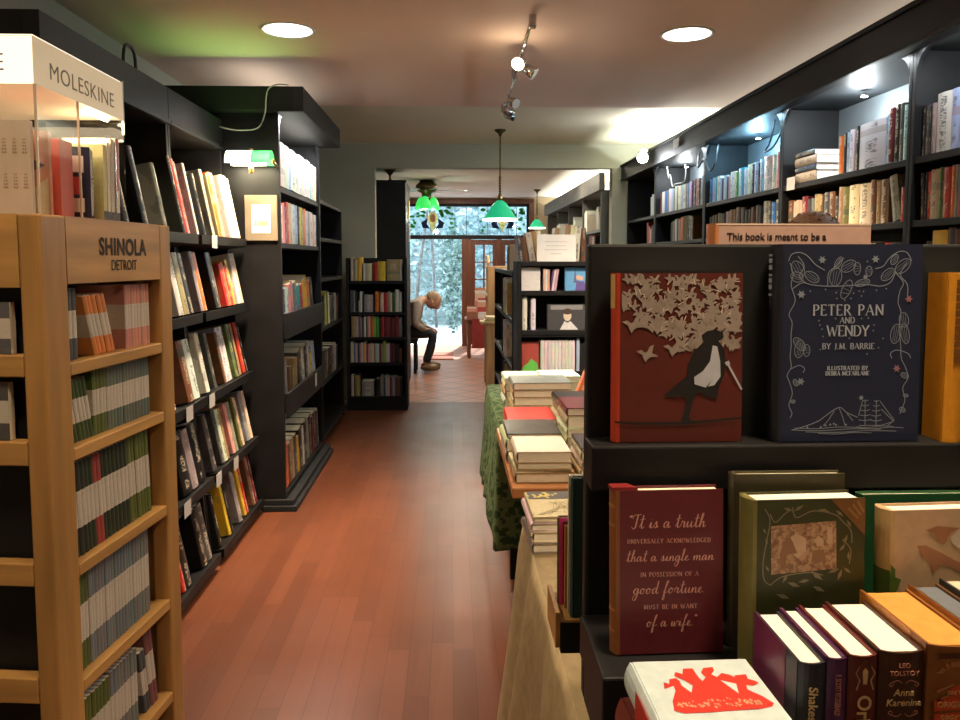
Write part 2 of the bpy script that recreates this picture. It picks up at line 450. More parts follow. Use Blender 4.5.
def extent(t, h, lean, n=121, H=0.40):
    """left and right boundary of a leaning book per height level, with its lowest corner at z=0"""
    cs, sn = math.cos(lean), math.sin(lean)
    # (a, z): leaning towards -a by 'lean'
    P = [(a * cs - z * sn, a * sn + z * cs) for a, z in ((0, 0), (t, 0), (t, h), (0, h))]
    z0 = min(p[1] for p in P)
    P = [(p[0], p[1] - z0) for p in P]
    lo = [None] * n; hi = [None] * n
    for k in range(n):
        z = H * k / (n - 1)
        xs = []
        for i in range(4):
            (a0, q0), (a1, q1) = P[i], P[(i + 1) % 4]
            if min(q0, q1) - 1e-9 <= z <= max(q0, q1) + 1e-9:
                xs += [a0, a1] if abs(q1 - q0) < 1e-9 else [a0 + (a1 - a0) * (z - q0) / (q1 - q0)]
        if xs: lo[k] = min(xs); hi[k] = max(xs)
    # the lowest corner always counts
    return P, z0, lo, hi

def row(specs, start, along, spine, shelf, end, w=0.15, tilt=0.0, name='book', cat='book', group=None, small=True, limit=None, wj=0.0, art=True, soft=False, pages='pages', noun='book', jitter=0.004, gapmin=0.0006, fit=None, hmax=None, hs=1.0):
    """books standing spine-out. specs: strings 'c t h [lean] [yaw]' (colour, thickness cm, height cm, degrees) or '_ g' for a gap in cm.
    start: point on the shelf at the front line; along, spine: unit vectors in plan."""
    a = Vector((along[0], along[1], 0)); s = Vector((spine[0], spine[1], 0))
    rz = math.atan2(-s.y, -s.x)                    # local -x looks along the spine vector
    ly = Vector((-math.sin(rz), math.cos(rz), 0))
    sg = 1 if ly.dot(a) > 0 else -1
    front = [0.0] * 121; k = 0; out = []
    toks = [q.strip() for q in specs.split(',') if q.strip()]
    fs = 1.0
    if fit:
        tot = sum(float(q.split()[1]) for q in toks) / 100
        fs = max(0.6, (fit - 0.0015 * len(toks)) / tot)
    for q in toks:
        f = q.split()
        if f[0] == '_':
            front = [x + float(f[1]) * fs / 100 for x in front]; continue
        cname, rgb = PAL[f[0]]
        t = float(f[1]) * fs / 100; h = float(f[2]) * hs / 100
        if hmax: h = min(h, hmax - rnd.uniform(0, 0.012))
        lean = R(float(f[3])) if len(f) > 3 else 0.0
        P, z0, lo, hi = extent(t, h, lean)
        off = max([front[i] - lo[i] for i in range(121) if lo[i] is not None]) + gapmin
        if limit and off + max(p[0] for p in P) > limit: break
        m = max(x + off for x in hi if x is not None)
        front = [max(front[i], (hi[i] + off) if hi[i] is not None else front[i]) for i in range(121)]
        k += 1
        rgb = [min(1, max(0, x * rnd.uniform(0.85, 1.15))) for x in rgb]
        ww = w + rnd.uniform(-wj, wj)
        o = make_book(name, ww, t, h, rgb, None, group, cat, soft=soft, small=small, art=art, pages=pages)
        # local origin: corner (a=0) if ly // a, else corner (a=t)
        A0 = 0.0 if sg > 0 else t
        cs, sn = math.cos(lean), math.sin(lean)
        pa = A0 * cs + off; pz = A0 * sn - z0
        o.location = Vector(start) + a * pa + Vector((0, 0, pz)) - s * rnd.uniform(0, jitter) + (-s) * (pz * math.tan(tilt) if tilt else 0)
        o.rotation_euler = Euler((lean * sg, tilt, rz + (R(float(f[4])) if len(f) > 4 else 0)), 'XYZ')
        o['label'] = '%s%s %s %s from %s, %s' % ('leaning ' if abs(lean) > R(6) and name != 'notebook' else '', cname, noun, ordn(k), end, shelf)
        out.append(o)
    return out, max(front)

def lie(w, t, h, colr, pos, rz, label, name='book', group=None, small=False, art=True, pages='pages', plain=False):
    """a book lying flat, front cover up; pos = under the book at its spine corner; local -x is the spine side, local y runs along its height"""
    o = make_book(name, w, t, h, colr, label, group, small=small, art=art, pages=pages, plain=plain)
    o.location = (pos[0], pos[1], pos[2] + t + 0.0004)
    o.rotation_euler = Euler((R(-90), 0, rz), 'XYZ')
    return o
# ================================================================== THE ROOM
struct(bx(-1.9, 2.35, -2.6, 8.13, -0.1, 0).build('floor', M['plank']))
struct(bx(-1.9, 2.35, 8.13, 13.75, -0.1, 0).build('floor_tiled', M['tile']))
struct(bx(-1.9, 2.35, -2.6, 6.0, 2.66, 2.82).build('ceiling', M['ceiling']))
struct(bx(-1.9, 2.35, 6.0, 8.45, 2.72, 2.82).build('ceiling_middle', M['ceiling_mid']))
struct(bx(-1.9, 2.35, 8.45, 13.75, 2.57, 2.82).build('ceiling_rear', M['ceiling_back']))
struct(bx(-1.9, -1.78, -2.6, 13.75, 0, 2.82).build('wall_left', M['wall']))
struct(bx(2.22, 2.35, -2.6, 8.45, 0, 2.82).build('wall_right', M['wall']))
struct(bx(1.95, 2.35, 8.45, 13.75, 0, 2.57).build('wall_rear_right', M['wall_cream']))
struct(bx(-1.78, 2.22, -2.6, -2.48, 0, 2.66).build('wall_front', M['wall']))
struct(MB().box(-1.78, -0.81, 8.3, 8.45, 0, 2.72).box(1.71, 2.22, 8.3, 8.45, 0, 2.72).box(-0.81, 1.71, 8.3, 8.45, 2.47, 2.72).build('wall_partition', M['wall']))
# rear wall with its door and transom
YB = 13.5
w = MB()
w.box(-1.78, -0.86, YB, YB + 0.14, 0, 2.57).box(1.38, 1.95, YB, YB + 0.14, 0, 2.57).box(-0.86, 1.38, YB, YB + 0.14, 2.50, 2.57)
struct(w.build('wall_back', M['wall_cream']))
t = MB()
t.box(-0.90, 1.42, YB - 0.03, YB + 0.02, 2.47, 2.55).box(1.34, 1.42, YB - 0.03, YB + 0.02, 0, 2.47).box(-0.90, -0.83, YB - 0.03, YB + 0.02, 0, 2.47)
struct(t.build('trim_1', M['door_wood'], bev=0.004))
win = MB()
win.box(-0.86, 1.38, YB + 0.02, YB + 0.08, 2.42, 2.50).box(-0.86, 1.38, YB + 0.0, YB + 0.1, 1.86, 1.93)
for x in (-0.86, 1.30): win.box(x, x + 0.08, YB + 0.02, YB + 0.08, 1.93, 2.42)
win = struct(win.build('window_1', M['black'], bev=0.003))
bx(-0.78, 1.30, YB + 0.045, YB + 0.05, 1.93, 2.42).build('pane', M['glass'], win)
def ell(cx, cz, rx, rz, n=20): return [(cx + rx * math.cos(2 * math.pi * i / n), cz + rz * math.sin(2 * math.pi * i / n)) for i in range(n)]
lead = MB()
for x in (-0.30, 0.05, 0.25, 0.62, 0.98, 1.12): lead.box(x, x + 0.008, YB + 0.035, YB + 0.044, 1.93, 2.42)
lead.build('lead_strip', flat((0.04, 0.04, 0.04)), win)
for cx in (-0.33, 0.88):
    bx_ = MB().prism(ell(cx, 2.21, 0.085, 0.12), 'y', YB + 0.03, YB + 0.04)
    bx_.build('medallion', stained((0.62, 0.55, 0.30)), win)
    MB().prism(ell(cx, 2.22, 0.05, 0.075), 'y', YB + 0.024, YB + 0.029).build('medallion_centre', stained((0.62, 0.42, 0.32)), win)
    MB().prism([(cx - 0.05, 2.10), (cx, 1.98), (cx + 0.05, 2.10)], 'y', YB + 0.03, YB + 0.04).build('medallion_point', stained((0.60, 0.56, 0.30)), win)
    for sx in (-1, 1):
        MB().prism([(cx + sx * 0.09, 2.22), (cx + sx * 0.20, 2.14), (cx + sx * 0.17, 2.05), (cx + sx * 0.05, 2.04), (cx + sx * 0.1, 2.12)], 'y', YB + 0.03, YB + 0.04).build('grape_cluster', stained((0.02, 0.03, 0.09)), win)
        lf = MB()
        for i in range(9):
            lx, lz = cx + sx * rnd.uniform(0.13, 0.36), rnd.uniform(2.24, 2.40)
            lf.prism(ell(lx, lz, rnd.uniform(0.03, 0.05), rnd.uniform(0.015, 0.035), 7), 'y', YB + 0.03 + i * 0.0008, YB + 0.0306 + i * 0.0008)
        for i in range(5):
            lx, lz = cx + sx * rnd.uniform(0.28, 0.40), rnd.uniform(2.0, 2.24)
            lf.prism(ell(lx, lz, rnd.uniform(0.02, 0.035), rnd.uniform(0.015, 0.03), 7), 'y', YB + 0.03 + i * 0.0008, YB + 0.0306 + i * 0.0008)
        lf.build('leaf_glass', stained((0.05, 0.28, 0.06)), win)
# door: the open side, the fixed leaf and its neighbour
fr = MB()
fr.box(0.17, 0.335, YB, YB + 0.1, 0, 1.86).box(-0.86, -0.80, YB, YB + 0.1, 0, 1.86).box(1.30, 1.38, YB, YB + 0.1, 0, 1.86).box(0.78, 0.86, YB, YB + 0.1, 0, 1.86)
struct(fr.build('trim_2', M['door_wood'], bev=0.004))
for n_, (x0, x1) in enumerate(((0.335, 0.78), (0.86, 1.30))):
    d = MB()
    d.box(x0, x0 + 0.07, YB + 0.03, YB + 0.07, 0.02, 1.85).box(x1 - 0.07, x1, YB + 0.03, YB + 0.07, 0.02, 1.85).box(x0 + 0.07, x1 - 0.07, YB + 0.03, YB + 0.07, 0.02, 0.55).box(x0 + 0.07, x1 - 0.07, YB + 0.03, YB + 0.07, 1.76, 1.85)
    xm = (x0 + x1) / 2
    d.box(xm - 0.015, xm + 0.015, YB + 0.035, YB + 0.065, 0.55, 1.76)
    for z in (0.84, 1.15, 1.45): d.box(x0 + 0.07, x1 - 0.07, YB + 0.036, YB + 0.064, z, z + 0.025)
    d = struct(d.build('door_%d' % (n_ + 1), M['door_wood'], bev=0.002))
    bx(x0 + 0.07, x1 - 0.07, YB + 0.048, YB + 0.052, 0.55, 1.76).build('pane', M['glass'], d)
    hx = x0 + 0.035
    MB().tube([(hx, YB + 0.03, 0.95), (hx, YB - 0.01, 0.95), (hx + 0.09, YB - 0.012, 0.95)], 0.011).build('handle', M['brass'], d, smooth=True)

# the garden beyond the door
gm, nt, b = nodes('pale_gravel'); b.inputs['Roughness'].default_value = 0.9
nz = N(nt, 'ShaderNodeTexNoise', i_Scale=14.0, i_Detail=5.0); rp = N(nt, 'ShaderNodeValToRGB')
rp.color_ramp.elements[0].color = (0.50, 0.50, 0.50, 1); rp.color_ramp.elements[1].color = (0.80, 0.80, 0.80, 1)
nt.links.new(nz.outputs['Fac'], rp.inputs['Fac']); nt.links.new(rp.outputs['Color'], b.inputs['Base Color'])
struct(bx(-5, 6, 13.75, 22, -0.12, -0.02).build('terrain', gm))
struct(bx(-5, 6, 19.0, 19.3, -0.02, 4.6).build('wall_garden', mat('mossy_render', (0.48, 0.58, 0.58), 0.9, var=0.4, scale=1.6)))  # hazy backdrop wall; outdoor haze is mixed into its pale teal
leafm = [flat(c, 0.6) for c in ((0.10, 0.19, 0.17), (0.22, 0.34, 0.34), (0.34, 0.46, 0.48), (0.42, 0.54, 0.57))]  # bluish garden haze is blended into these leaf colours
def leaves(name, n, cx, cy, cz, rx, ry, rz_, mats, size=0.12, label=None):
    b_ = MB()
    for i in range(n):
        while True:
            p = Vector((rnd.uniform(-1, 1), rnd.uniform(-1, 1), rnd.uniform(-1, 1)))
            if p.length < 1: break
        p = Vector((cx + p.x * rx, cy + p.y * ry, cz + p.z * rz_))
        e = Euler((rnd.uniform(0, 6), rnd.uniform(0, 6), rnd.uniform(0, 6))).to_matrix()
        s_ = size * rnd.uniform(0.5, 1.3)
        b_.cur = rnd.randrange(len(mats))
        b_.add([p + e @ Vector(q) * s_ for q in ((0, -0.6, 0), (0.35, 0, 0.06), (0, 0.7, 0), (-0.35, 0, 0.06))], [(0, 1, 2, 3)])
    o = b_.build(name, mats)
    return tag(o, label, 'foliage', None, 'stuff')
leaves('hedge_foliage', 4200, 0.4, 18.2, 1.7, 3.0, 0.55, 2.2, leafm[1:], 0.13, 'misty blue green hedge leaves beyond the open garden door')
leaves('ivy_foliage', 900, 0.05, 16.2, 1.13, 0.30, 0.3, 1.17, leafm[:2], 0.10, 'darker ivy column beside the garden door frame')
leaves('groundcover_foliage', 500, -0.95, 16.3, 0.15, 0.42, 0.6, 0.25, leafm[1:], 0.10, 'low pale plants on the garden ground beyond the door')
for i, (x, y, r_, h, lean_) in enumerate(((-0.85, 17.4, 0.04, 3.2, 0.4), (-0.35, 17.45, 0.03, 3.4, -0.2))):
    o = MB().tube([(x, y, -0.05), (x + lean_ * 0.3, y, h * 0.4), (x + lean_ * 0.7, y + 0.1, h * 0.75), (x + lean_, y, h)], [r_, r_ * 0.85, r_ * 0.7, r_ * 0.4]).build('garden_tree_trunk' if False else 'sapling', mat('bark', (0.16, 0.15, 0.14), 0.9, var=0.4), smooth=True)
    tag(o, ['thin leaning tree stem seen through the open garden door', 'thinner upright tree stem behind the leaning one in the garden'][i], 'tree')
# ------------------------------------------------------------------ recessed lamps in the front ceiling
def downlight(x, y, label, watts, zc=2.66, rad=0.12, colr=(1.0, 0.76, 0.52), spread=1.75):
    o = MB().lathe([(rad, -0.004), (rad + 0.014, -0.007), (rad + 0.02, 0.0), (rad, 0.0)], seg=32, closed=True).build('ceiling_light', M['paper'], smooth=True)
    o.location = (x, y, zc)
    MB().lathe([(0.0001, -0.003), (rad, -0.003), (rad, -0.0005), (0.0001, -0.0005)], seg=32, closed=True).build('diffuser', M['recess'], o)
    tag(o, label, 'ceiling light', 'round recessed lamps in the front ceiling')
    l = bpy.data.lights.new('recessed_lamp', 'AREA'); l.shape = 'DISK'; l.size = rad * 2; l.energy = watts; l.color = colr; l.spread = spread
    lo = bpy.data.objects.new('recessed_lamp', l); col.objects.link(lo); lo.location = (x, y, zc - 0.012)
    return o
DL = 47
downlight(-0.826, 4.06, 'round recessed ceiling lamp above the black bookcase with the green lamp', DL)
downlight(1.213, 4.06, 'round recessed ceiling lamp over the wall bookcases', DL)
for x, y, DL_ in ((-0.83, 1.1, 11), (0.62, 0.84, 20), (-0.83, -1.4, 9), (1.0, -1.2, 11), (0.2, 2.6, 14)):
    l = bpy.data.lights.new('recessed_lamp', 'AREA'); l.shape = 'DISK'; l.size = 0.24; l.energy = DL_; l.color = (1.0, 0.76, 0.50); l.spread = 2.3
    lo = bpy.data.objects.new('recessed_lamp', l); col.objects.link(lo); lo.location = (x, y, 2.645)

def area(loc, rot, sx, sy, e, c, spread=3.14):
    l = bpy.data.lights.new('lamp', 'AREA'); l.shape = 'RECTANGLE'; l.size = sx; l.size_y = sy; l.energy = e; l.color = c; l.spread = spread
    o = bpy.data.objects.new('lamp', l); col.objects.link(o); o.location = loc; o.rotation_euler = rot
    return o
def point(loc, e, c, r=0.02):
    l = bpy.data.lights.new('lamp', 'POINT'); l.energy = e; l.color = c; l.shadow_soft_size = r
    o = bpy.data.objects.new('lamp', l); col.objects.link(o); o.location = loc
    return o
def spot(loc, aim, e, c, ang, r=0.03, blend=0.4):
    l = bpy.data.lights.new('lamp', 'SPOT'); l.energy = e; l.color = c; l.shadow_soft_size = r; l.spot_size = R(ang); l.spot_blend = blend
    o = bpy.data.objects.new('lamp', l); col.objects.link(o); o.location = loc
    o.rotation_euler = (Vector(aim) - Vector(loc)).to_track_quat('-Z', 'Y').to_euler()
    return o

# ------------------------------------------------------------------ track with its small lamp heads
tr = empty('track_light', (0.385, 0, 2.66), label='slim silver ceiling track with small swivelling lamp heads', cat='track light')
MB().tube([(-0.01, 3.75, -0.05), (0.0, 5.0, -0.055), (0.015, 6.0, -0.05)], 0.008).build('rail', M['chrome'], tr, smooth=True)
for y in (3.78, 4.85, 5.9): bx(-0.016, 0.018, y - 0.02, y + 0.02, -0.06, -0.0005).build('mount', M['chrome'], tr, bev=0.003)
def head(x, y, dx, dy, dz, lit):
    d = Vector((dx, dy, dz)).normalized()
    p0 = Vector((x, y, -0.075)); p1 = p0 + d * 0.075
    h = MB().tube([(x, y, -0.045), tuple(p0)], 0.006).tube([tuple(p0), tuple(p0 + d * 0.02), tuple(p1)], [0.016, 0.026, 0.038], 14).build('lamp_head', M['chrome'], tr, smooth=True)
    MB().tube([tuple(p1 + d * 0.001), tuple(p1 + d * 0.006)], 0.034, 14).build('bulb', M['bulb'] if lit else M['paper'], h)
    return p1 + d * 0.01
head(0.0, 4.28, -0.35, -0.65, -0.5, True)
head(0.02, 4.45, 0.7, -0.1, -0.5, False)
head(0.0, 5.35, 0.5, -0.5, -0.4, False)
head(-0.01, 5.6, 0.5, 0.3, -0.5, False)
head(0.01, 5.92, 0.8, 0.1, -0.1, False)
spot((0.39, 4.0, 2.56), (0.72, 5.0, 1.35), 60, (1.0, 0.9, 0.78), 46, 0.04, 0.6)  # added spot without a lamp head, brightens the island shelf
point((0.34, 4.12, 2.46), 1.6, (1.0, 0.8, 0.55))

# ------------------------------------------------------------------ hanging lamps
def pendant(x, y, zc, ztop, zbot, rad, label, dark=False):
    o = empty('pendant_lamp', (x, y, zc), label=label, cat='hanging lamp', group='green glass hanging lamps')
    MB().lathe([(0.001, 0), (0.055, 0), (0.05, -0.015), (0.02, -0.035), (0.012, -0.06), (0.001, -0.06)], seg=20).build('ceiling_cup', M['dark_brass'], o, smooth=True)
    zt = ztop - zc; zb = zbot - zc
    rod = MB().tube([(0, 0, -0.05), (0, 0, zt + 0.2)], 0.007)
    for i in range(7): rod.lathe([(0.001, 0.018), (0.012, 0.009), (0.012, -0.009), (0.001, -0.018)], (0, 0, zt + 0.06 + i * 0.026), 8)
    rod.build('chain', M['dark_brass'], o)
    MB().lathe([(0.001, 0.06), (0.018, 0.055), (0.022, 0.03), (0.03, 0.0), (0.001, -0.005)], (0, 0, zt), 16).build('socket', M['brass'], o, smooth=True)
    dz = zt - zb
    prof = [(0.028, zt), (rad * 0.34, zt - dz * 0.12), (rad * 0.6, zt - dz * 0.42), (rad * 0.86, zb + dz * 0.2), (rad, zb + 0.012), (rad, zb), (rad * 0.97, zb), (rad * 0.83, zb + dz * 0.19), (rad * 0.57, zt - dz * 0.44), (rad * 0.3, zt - dz * 0.16), (0.02, zt - 0.006)]
    s = MB().lathe(prof, seg=36, closed=True).build('lamp_shade', M['shade_green'], o, smooth=True)
    MB().lathe([(rad * 1.003, zb + 0.014), (rad * 1.006, zb), (rad * 0.96, zb - 0.004), (rad * 0.96, zb + 0.004)], seg=36, closed=True).build('shade_rim', M['opal'], s, smooth=True)
    MB().lathe([(0.001, -0.05), (0.025, -0.04), (0.03, -0.01), (0.018, 0.03), (0.001, 0.04)], (0, 0, zb + dz * 0.45), 14).build('bulb', M['bulb'], o, smooth=True)
    return o
pendant(0.457, 7.4, 2.72, 2.06, 1.875, 0.165, 'green glass cone pendant with white rim hanging before the rear doorway')
point((0.457, 7.4, 1.85), 8, (1.0, 0.85, 0.6))
pendant(1.30, 11.9, 2.57, 2.12, 1.98, 0.13, 'small green pendant hanging beyond the white printed notice')
# ceiling fan with its green glass lamp
fan = empty('ceiling_fan', (-0.34, 10.6, 2.57), label='bronze ceiling fan with pale blades and glowing green glass lamp', cat='ceiling fan')
MB().lathe([(0.001, 0), (0.09, 0), (0.10, -0.03), (0.14, -0.06), (0.15, -0.11), (0.12, -0.15), (0.07, -0.17), (0.06, -0.22), (0.001, -0.22)], seg=28).build('motor', M['dark_brass'], fan, smooth=True)
blm = mat('pale_fan_blade', (0.42, 0.44, 0.46), 0.4)
for k in range(5):
    a = R(72 * k + 8)
    b_ = MB()
    for (r0, w0), (r1, w1) in (((0.14, 0.03), (0.2, 0.05)), ((0.2, 0.05), (0.55, 0.07))):
        ca, sa = math.cos(a), math.sin(a)
        q = [(r0, -w0), (r1, -w1), (r1, w1), (r0, w0)]
        v = [(x * ca - y * sa, x * sa + y * ca, -0.135 + y * 0.12) for x, y in q] + [(x * ca - y * sa, x * sa + y * ca, -0.127 + y * 0.12) for x, y in q]
        b_.add(v, [(0, 1, 2, 3), (4, 5, 6, 7), (0, 1, 5, 4), (1, 2, 6, 5), (2, 3, 7, 6), (3, 0, 4, 7)])
    b_.build('blade', blm, fan)
for k in range(3):
    a = R(120 * k + 20); c_ = (0.10 * math.cos(a), 0.10 * math.sin(a), -0.33)
    MB().lathe([(0.02, 0.11), (0.045, 0.08), (0.07, 0.02), (0.085, -0.06), (0.08, -0.06), (0.065, 0.02), (0.04, 0.075), (0.02, 0.1)], c_, 20, True).build('glass_shade', M['shade_lit'], fan, smooth=True)
    MB().lathe([(0.001, 0.03), (0.05, 0.0), (0.06, -0.05), (0.001, -0.065)], c_, 16).build('bulb', M['opal'], fan, smooth=True)
point((-0.34, 10.5, 2.10), 10, (0.95, 1.0, 0.8), 0.06)

# ================================================================== BOOKCASES OF THE RIGHT WALL
BAYS = [(1.75, 3.15, 'picture-edge bay'), (3.15, 4.40, 'white-lit bay'), (4.40, 5.75, 'blue-lit bay'), (5.75, 7.15, 'hooked-cord bay'), (7.15, 8.28, 'end bay')]
SH = (1.915, 1.66, 1.405, 1.08, 0.75, 0.42, 0.10)
for y0, y1, nm in BAYS:
    o = empty('arched_bookcase', (2.0, (y0 + y1) / 2, 0), label='black arched bookcase unit on the long wall, the ' + nm, cat='bookcase', group='arched black bookcases along the long wall')
    yc = (y0 + y1) / 2; h = (y1 - y0) / 2
    bx(0.185, 0.205, -h + 0.001, h - 0.001, 0, 2.34).build('back_panel', M['bay_back'], o)
    for s_ in (-1, 1): bx(-0.13, 0.184, *sorted((s_ * (h - 0.024), s_ * (h - 0.001))), 0, 2.34).build('side_panel', M['black'], o, bev=0.002)
    for z in SH: bx(-0.125, 0.184, -h + 0.025, h - 0.025, z - 0.028, z).build('shelf', M['black'], o, bev=0.002)
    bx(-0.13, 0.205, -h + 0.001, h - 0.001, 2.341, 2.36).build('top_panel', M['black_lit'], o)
    for s_ in (-1, 1):
        a0 = s_ * (h - 0.026); rr = 0.09
        poly = [(a0, 2.339), (a0 - s_ * rr, 2.339)] + [(a0 - s_ * rr + s_ * rr * math.sin(R(t_)), 2.339 - rr + rr * math.cos(R(t_))) for t_ in range(10, 91, 10)]
        MB().prism(poly, 'x', -0.13, -0.112).build('arch_corner', M['black'], o)
cr = MB().box(1.80, 1.862, 0.4, 8.28, 2.335, 2.50).box(1.785, 1.80, 0.4, 8.28, 2.478, 2.50).box(1.79, 1.80, 0.4, 8.28, 2.335, 2.352)
struct(cr.build('trim_3', M['black'], bev=0.003))
# tube lamps lying on top of the bookcases, shining on the ceiling
for y0, y1, e_, lab in ((6.35, 7.9, 42, 'tube lamp lying on the bookcase tops by the partition'), (2.2, 5.9, 2.2, 'tube lamp lying on the bookcase tops along the front ceiling')):
    o = MB().tube([(1.99, y0, 2.40), (1.99, y1, 2.40)], 0.015, 10).build('tube_lamp', M['tube'], smooth=True)
    bx(1.97, 2.01, y0 - 0.03, y0, 2.361, 2.42).build('lamp_end', M['paper'], o); bx(1.97, 2.01, y1, y1 + 0.03, 2.361, 2.42).build('lamp_end', M['paper'], o)
    tag(o, lab, 'lamp', 'tube lamps on the bookcase tops')
    area((2.08 if e_ < 20 else 1.99, (y0 + y1) / 2, 2.43), (R(180), 0, 0), 0.06, y1 - y0, e_, (0.94, 1.0, 0.93))
# little lamps inside the arched tops
for y, z, e_, c_, lab in ((3.86, 2.27, 11.0, (0.88, 0.97, 1.0), 'small white lamp in the top corner of the white-lit bay'), (5.20, 2.27, 15.0, (0.36, 0.72, 1.0), 'small bluish lamp in the top corner of the blue-lit bay'), (6.8, 2.27, 8, (0.9, 0.97, 1.0), 'small lamp under the top of the bay with the hooked cord'), (2.5, 2.27, 7, (0.9, 0.97, 1.0), 'small lamp under the top of the bay at the picture edge')):
    o = MB().lathe([(0.001, 0.03), (0.012, 0.028), (0.018, 0.012), (0.001, 0.012)], (2.05, y, z + 0.028), 14).build('shelf_light', M['chrome'], smooth=True)
    MB().lathe([(0.001, 0.0115), (0.016, 0.010), (0.001, 0.006)], (2.05, y, z + 0.028), 14).build('bulb', M['bulb_cool'], o)
    tag(o, lab, 'light')
    point((2.04, y, z - 0.012), e_, c_, 0.03)
for y0, y1, e_, c_ in ((3.2, 4.36, 7.0, (0.9, 0.97, 1.0)), (4.45, 5.7, 9.0, (0.45, 0.78, 1.0)), (5.8, 7.1, 7.0, (0.85, 0.95, 1.0)), (2.0, 3.1, 6.0, (0.92, 0.97, 1.0))):
    area((1.845, (y0 + y1) / 2, 2.33), (0, R(-22), 0), 0.03, y1 - y0, e_, c_)  # added unseen strip lights under the crown, brighten the spines
def cord(name, pts, r, m, label):
    P = [Vector(p) for p in pts]; out = []
    for i in range(len(P) - 1):
        p0, p1, p2, p3 = P[max(i - 1, 0)], P[i], P[i + 1], P[min(i + 2, len(P) - 1)]
        for k in range(6):
            t = k / 6
            out.append(0.5 * (2 * p1 + (p2 - p0) * t + (2 * p0 - 5 * p1 + 4 * p2 - p3) * t * t + (3 * p1 - p0 - 3 * p2 + p3) * t ** 3))
    out.append(P[-1])
    return tag(MB().tube(out, r, 8).build(name, m, smooth=True), label, 'cord')
cord('power_cord', [(1.92, 4.62, 2.33), (1.9, 4.64, 2.2), (1.885, 4.68, 2.15), (1.885, 4.56, 2.16), (1.9, 4.50, 2.22), (1.92, 4.47, 2.31)], 0.006, M['cord_black'], 'black cord looping down inside the blue-lit bay')
cord('power_cord', [(1.90, 5.98, 2.32), (1.862, 5.88, 2.20), (1.860, 5.74, 2.24), (1.860, 5.60, 2.14), (1.862, 5.50, 2.18), (1.90, 5.53, 2.32)], 0.007, M['cord_black'], 'black cord sagging across the divider beside the blue-lit bay')
cord('power_cord', [(1.86, 6.72, 2.30), (1.86, 6.66, 2.20), (1.86, 6.62, 2.22), (1.86, 6.55, 2.12), (1.86, 6.45, 2.13), (1.88, 6.3, 2.13), (1.89, 6.28, 2.20), (1.89, 6.3, 2.27)], 0.005, M['cord_white'], 'white hooked cord under the crown of the wall bookcases')
# clip lamp on the crown
cl = empty('clip_lamp', (1.79, 7.05, 2.45), label='bright silver clip lamp on the crown of the wall bookcases', cat='lamp')
MB().box(-0.02, 0.035, -0.025, 0.025, 0.045, 0.058).box(-0.02, -0.008, -0.025, 0.025, 0.0, 0.045).build('clip', M['chrome'], cl, bev=0.002)
MB().tube([(-0.015, 0, 0.03), (-0.05, -0.03, 0.04), (-0.06, -0.06, 0.01)], 0.007).build('arm', M['chrome'], cl, smooth=True)
hd = MB().tube([(-0.06, -0.05, 0.03), (-0.075, -0.09, 0.0), (-0.10, -0.15, -0.045)], [0.02, 0.045, 0.055], 16).build('lamp_head', M['chrome'], cl, smooth=True)
MB().lathe([(0.001, 0.05), (0.035, 0.035), (0.05, 0.0), (0.035, -0.035), (0.001, -0.05)], (-0.103, -0.157, -0.05), 18).build('bulb', M['bulb_cool'], hd, smooth=True)
point((1.64, 6.80, 2.37), 9, (0.95, 0.98, 1.0), 0.04)
# shelf cards
def card(x, y, z, label, rz=0.0, w_=0.075, h_=0.05, tilt=0.0):
    o = bx(-0.0008, 0.0008, -w_ / 2, w_ / 2, 0, h_).build('shelf_sign', M['card'])
    o.location = (x, y, z); o.rotation_euler = (0, tilt, rz)
    return tag(o, label, 'price card', 'small white price cards on shelf edges')
card(1.872, 4.27, 1.885, 'white card under the stack of lying books in the white-lit bay', w_=0.10, h_=0.07)
card(1.855, 6.45, 2.40, 'grey printed card high on the crown beside the clip lamp', w_=0.16, h_=0.07)
bpy.data.objects['shelf_sign.001'].location = (1.782, 6.2, 2.39)

RW = dict(along=(0, -1), spine=(-1, 0), end='the doorway', group=None)
def rrow(z, ystart, specs, shelf, **k):
    kw = dict(RW); kw.update(k)
    return row(specs, (kw.pop('x', 1.90), ystart, z + 0.0005), kw.pop('along'), kw.pop('spine'), shelf, kw.pop('end'), **kw)
U = 'upper row, '
L_ = 'second row, '
rrow(1.915, 4.37 - 0.57, 'o 3 25, k 2.2 26, l 1.8 26, w 2.5 27, g 1 27, k 2 28, w 14 28, l 1.2 29, m 3 32, k 2.4 33, d 2 33, l 2.6 31, w 1 30', U + BAYS[1][2], w=0.17, fit=0.62, hs=0.74)
# four books lying in a stack
for i, (t_, c_, w_, h_, dy, lab) in enumerate(((0.055, (0.36, 0.30, 0.23), 0.17, 0.25, 0.0, 'thick grey brown book at the bottom of the lying stack in the white-lit bay'), (0.035, (0.03, 0.05, 0.09), 0.16, 0.24, 0.01, 'dark navy book second in the lying stack in the white-lit bay'), (0.045, (0.38, 0.31, 0.24), 0.17, 0.25, 0.005, 'fat tan book third in the lying stack in the white-lit bay'), (0.03, (0.05, 0.05, 0.05), 0.14, 0.22, 0.03, 'dark book on top of the lying stack in the white-lit bay'))):
    z_ = 1.9155 + sum((0.0555, 0.0355, 0.0455)[:i])
    lie(w_, t_, h_, c_, (1.90, 4.02 + dy, z_), 0, lab, group=None, pages='pages_white')
rrow(1.66, 4.36, 'u 4 19, h 2 18, h 2 18.5, c 1.5 18, m 4 20, d 2.2 18, s 2 18, t 3.4 20, u 2 19, d 3.4 20, u 3 20, d 2.2 17, t 2.2 22, f 3.2 21, i 5 22, i 5.5 22, u 2.4 23, t 2 23, u 3.4 24, g 3.2 24 12, r 1.6 16, n 2 22', L_ + BAYS[1][2], fit=1.16, hmax=0.20, hs=0.9)
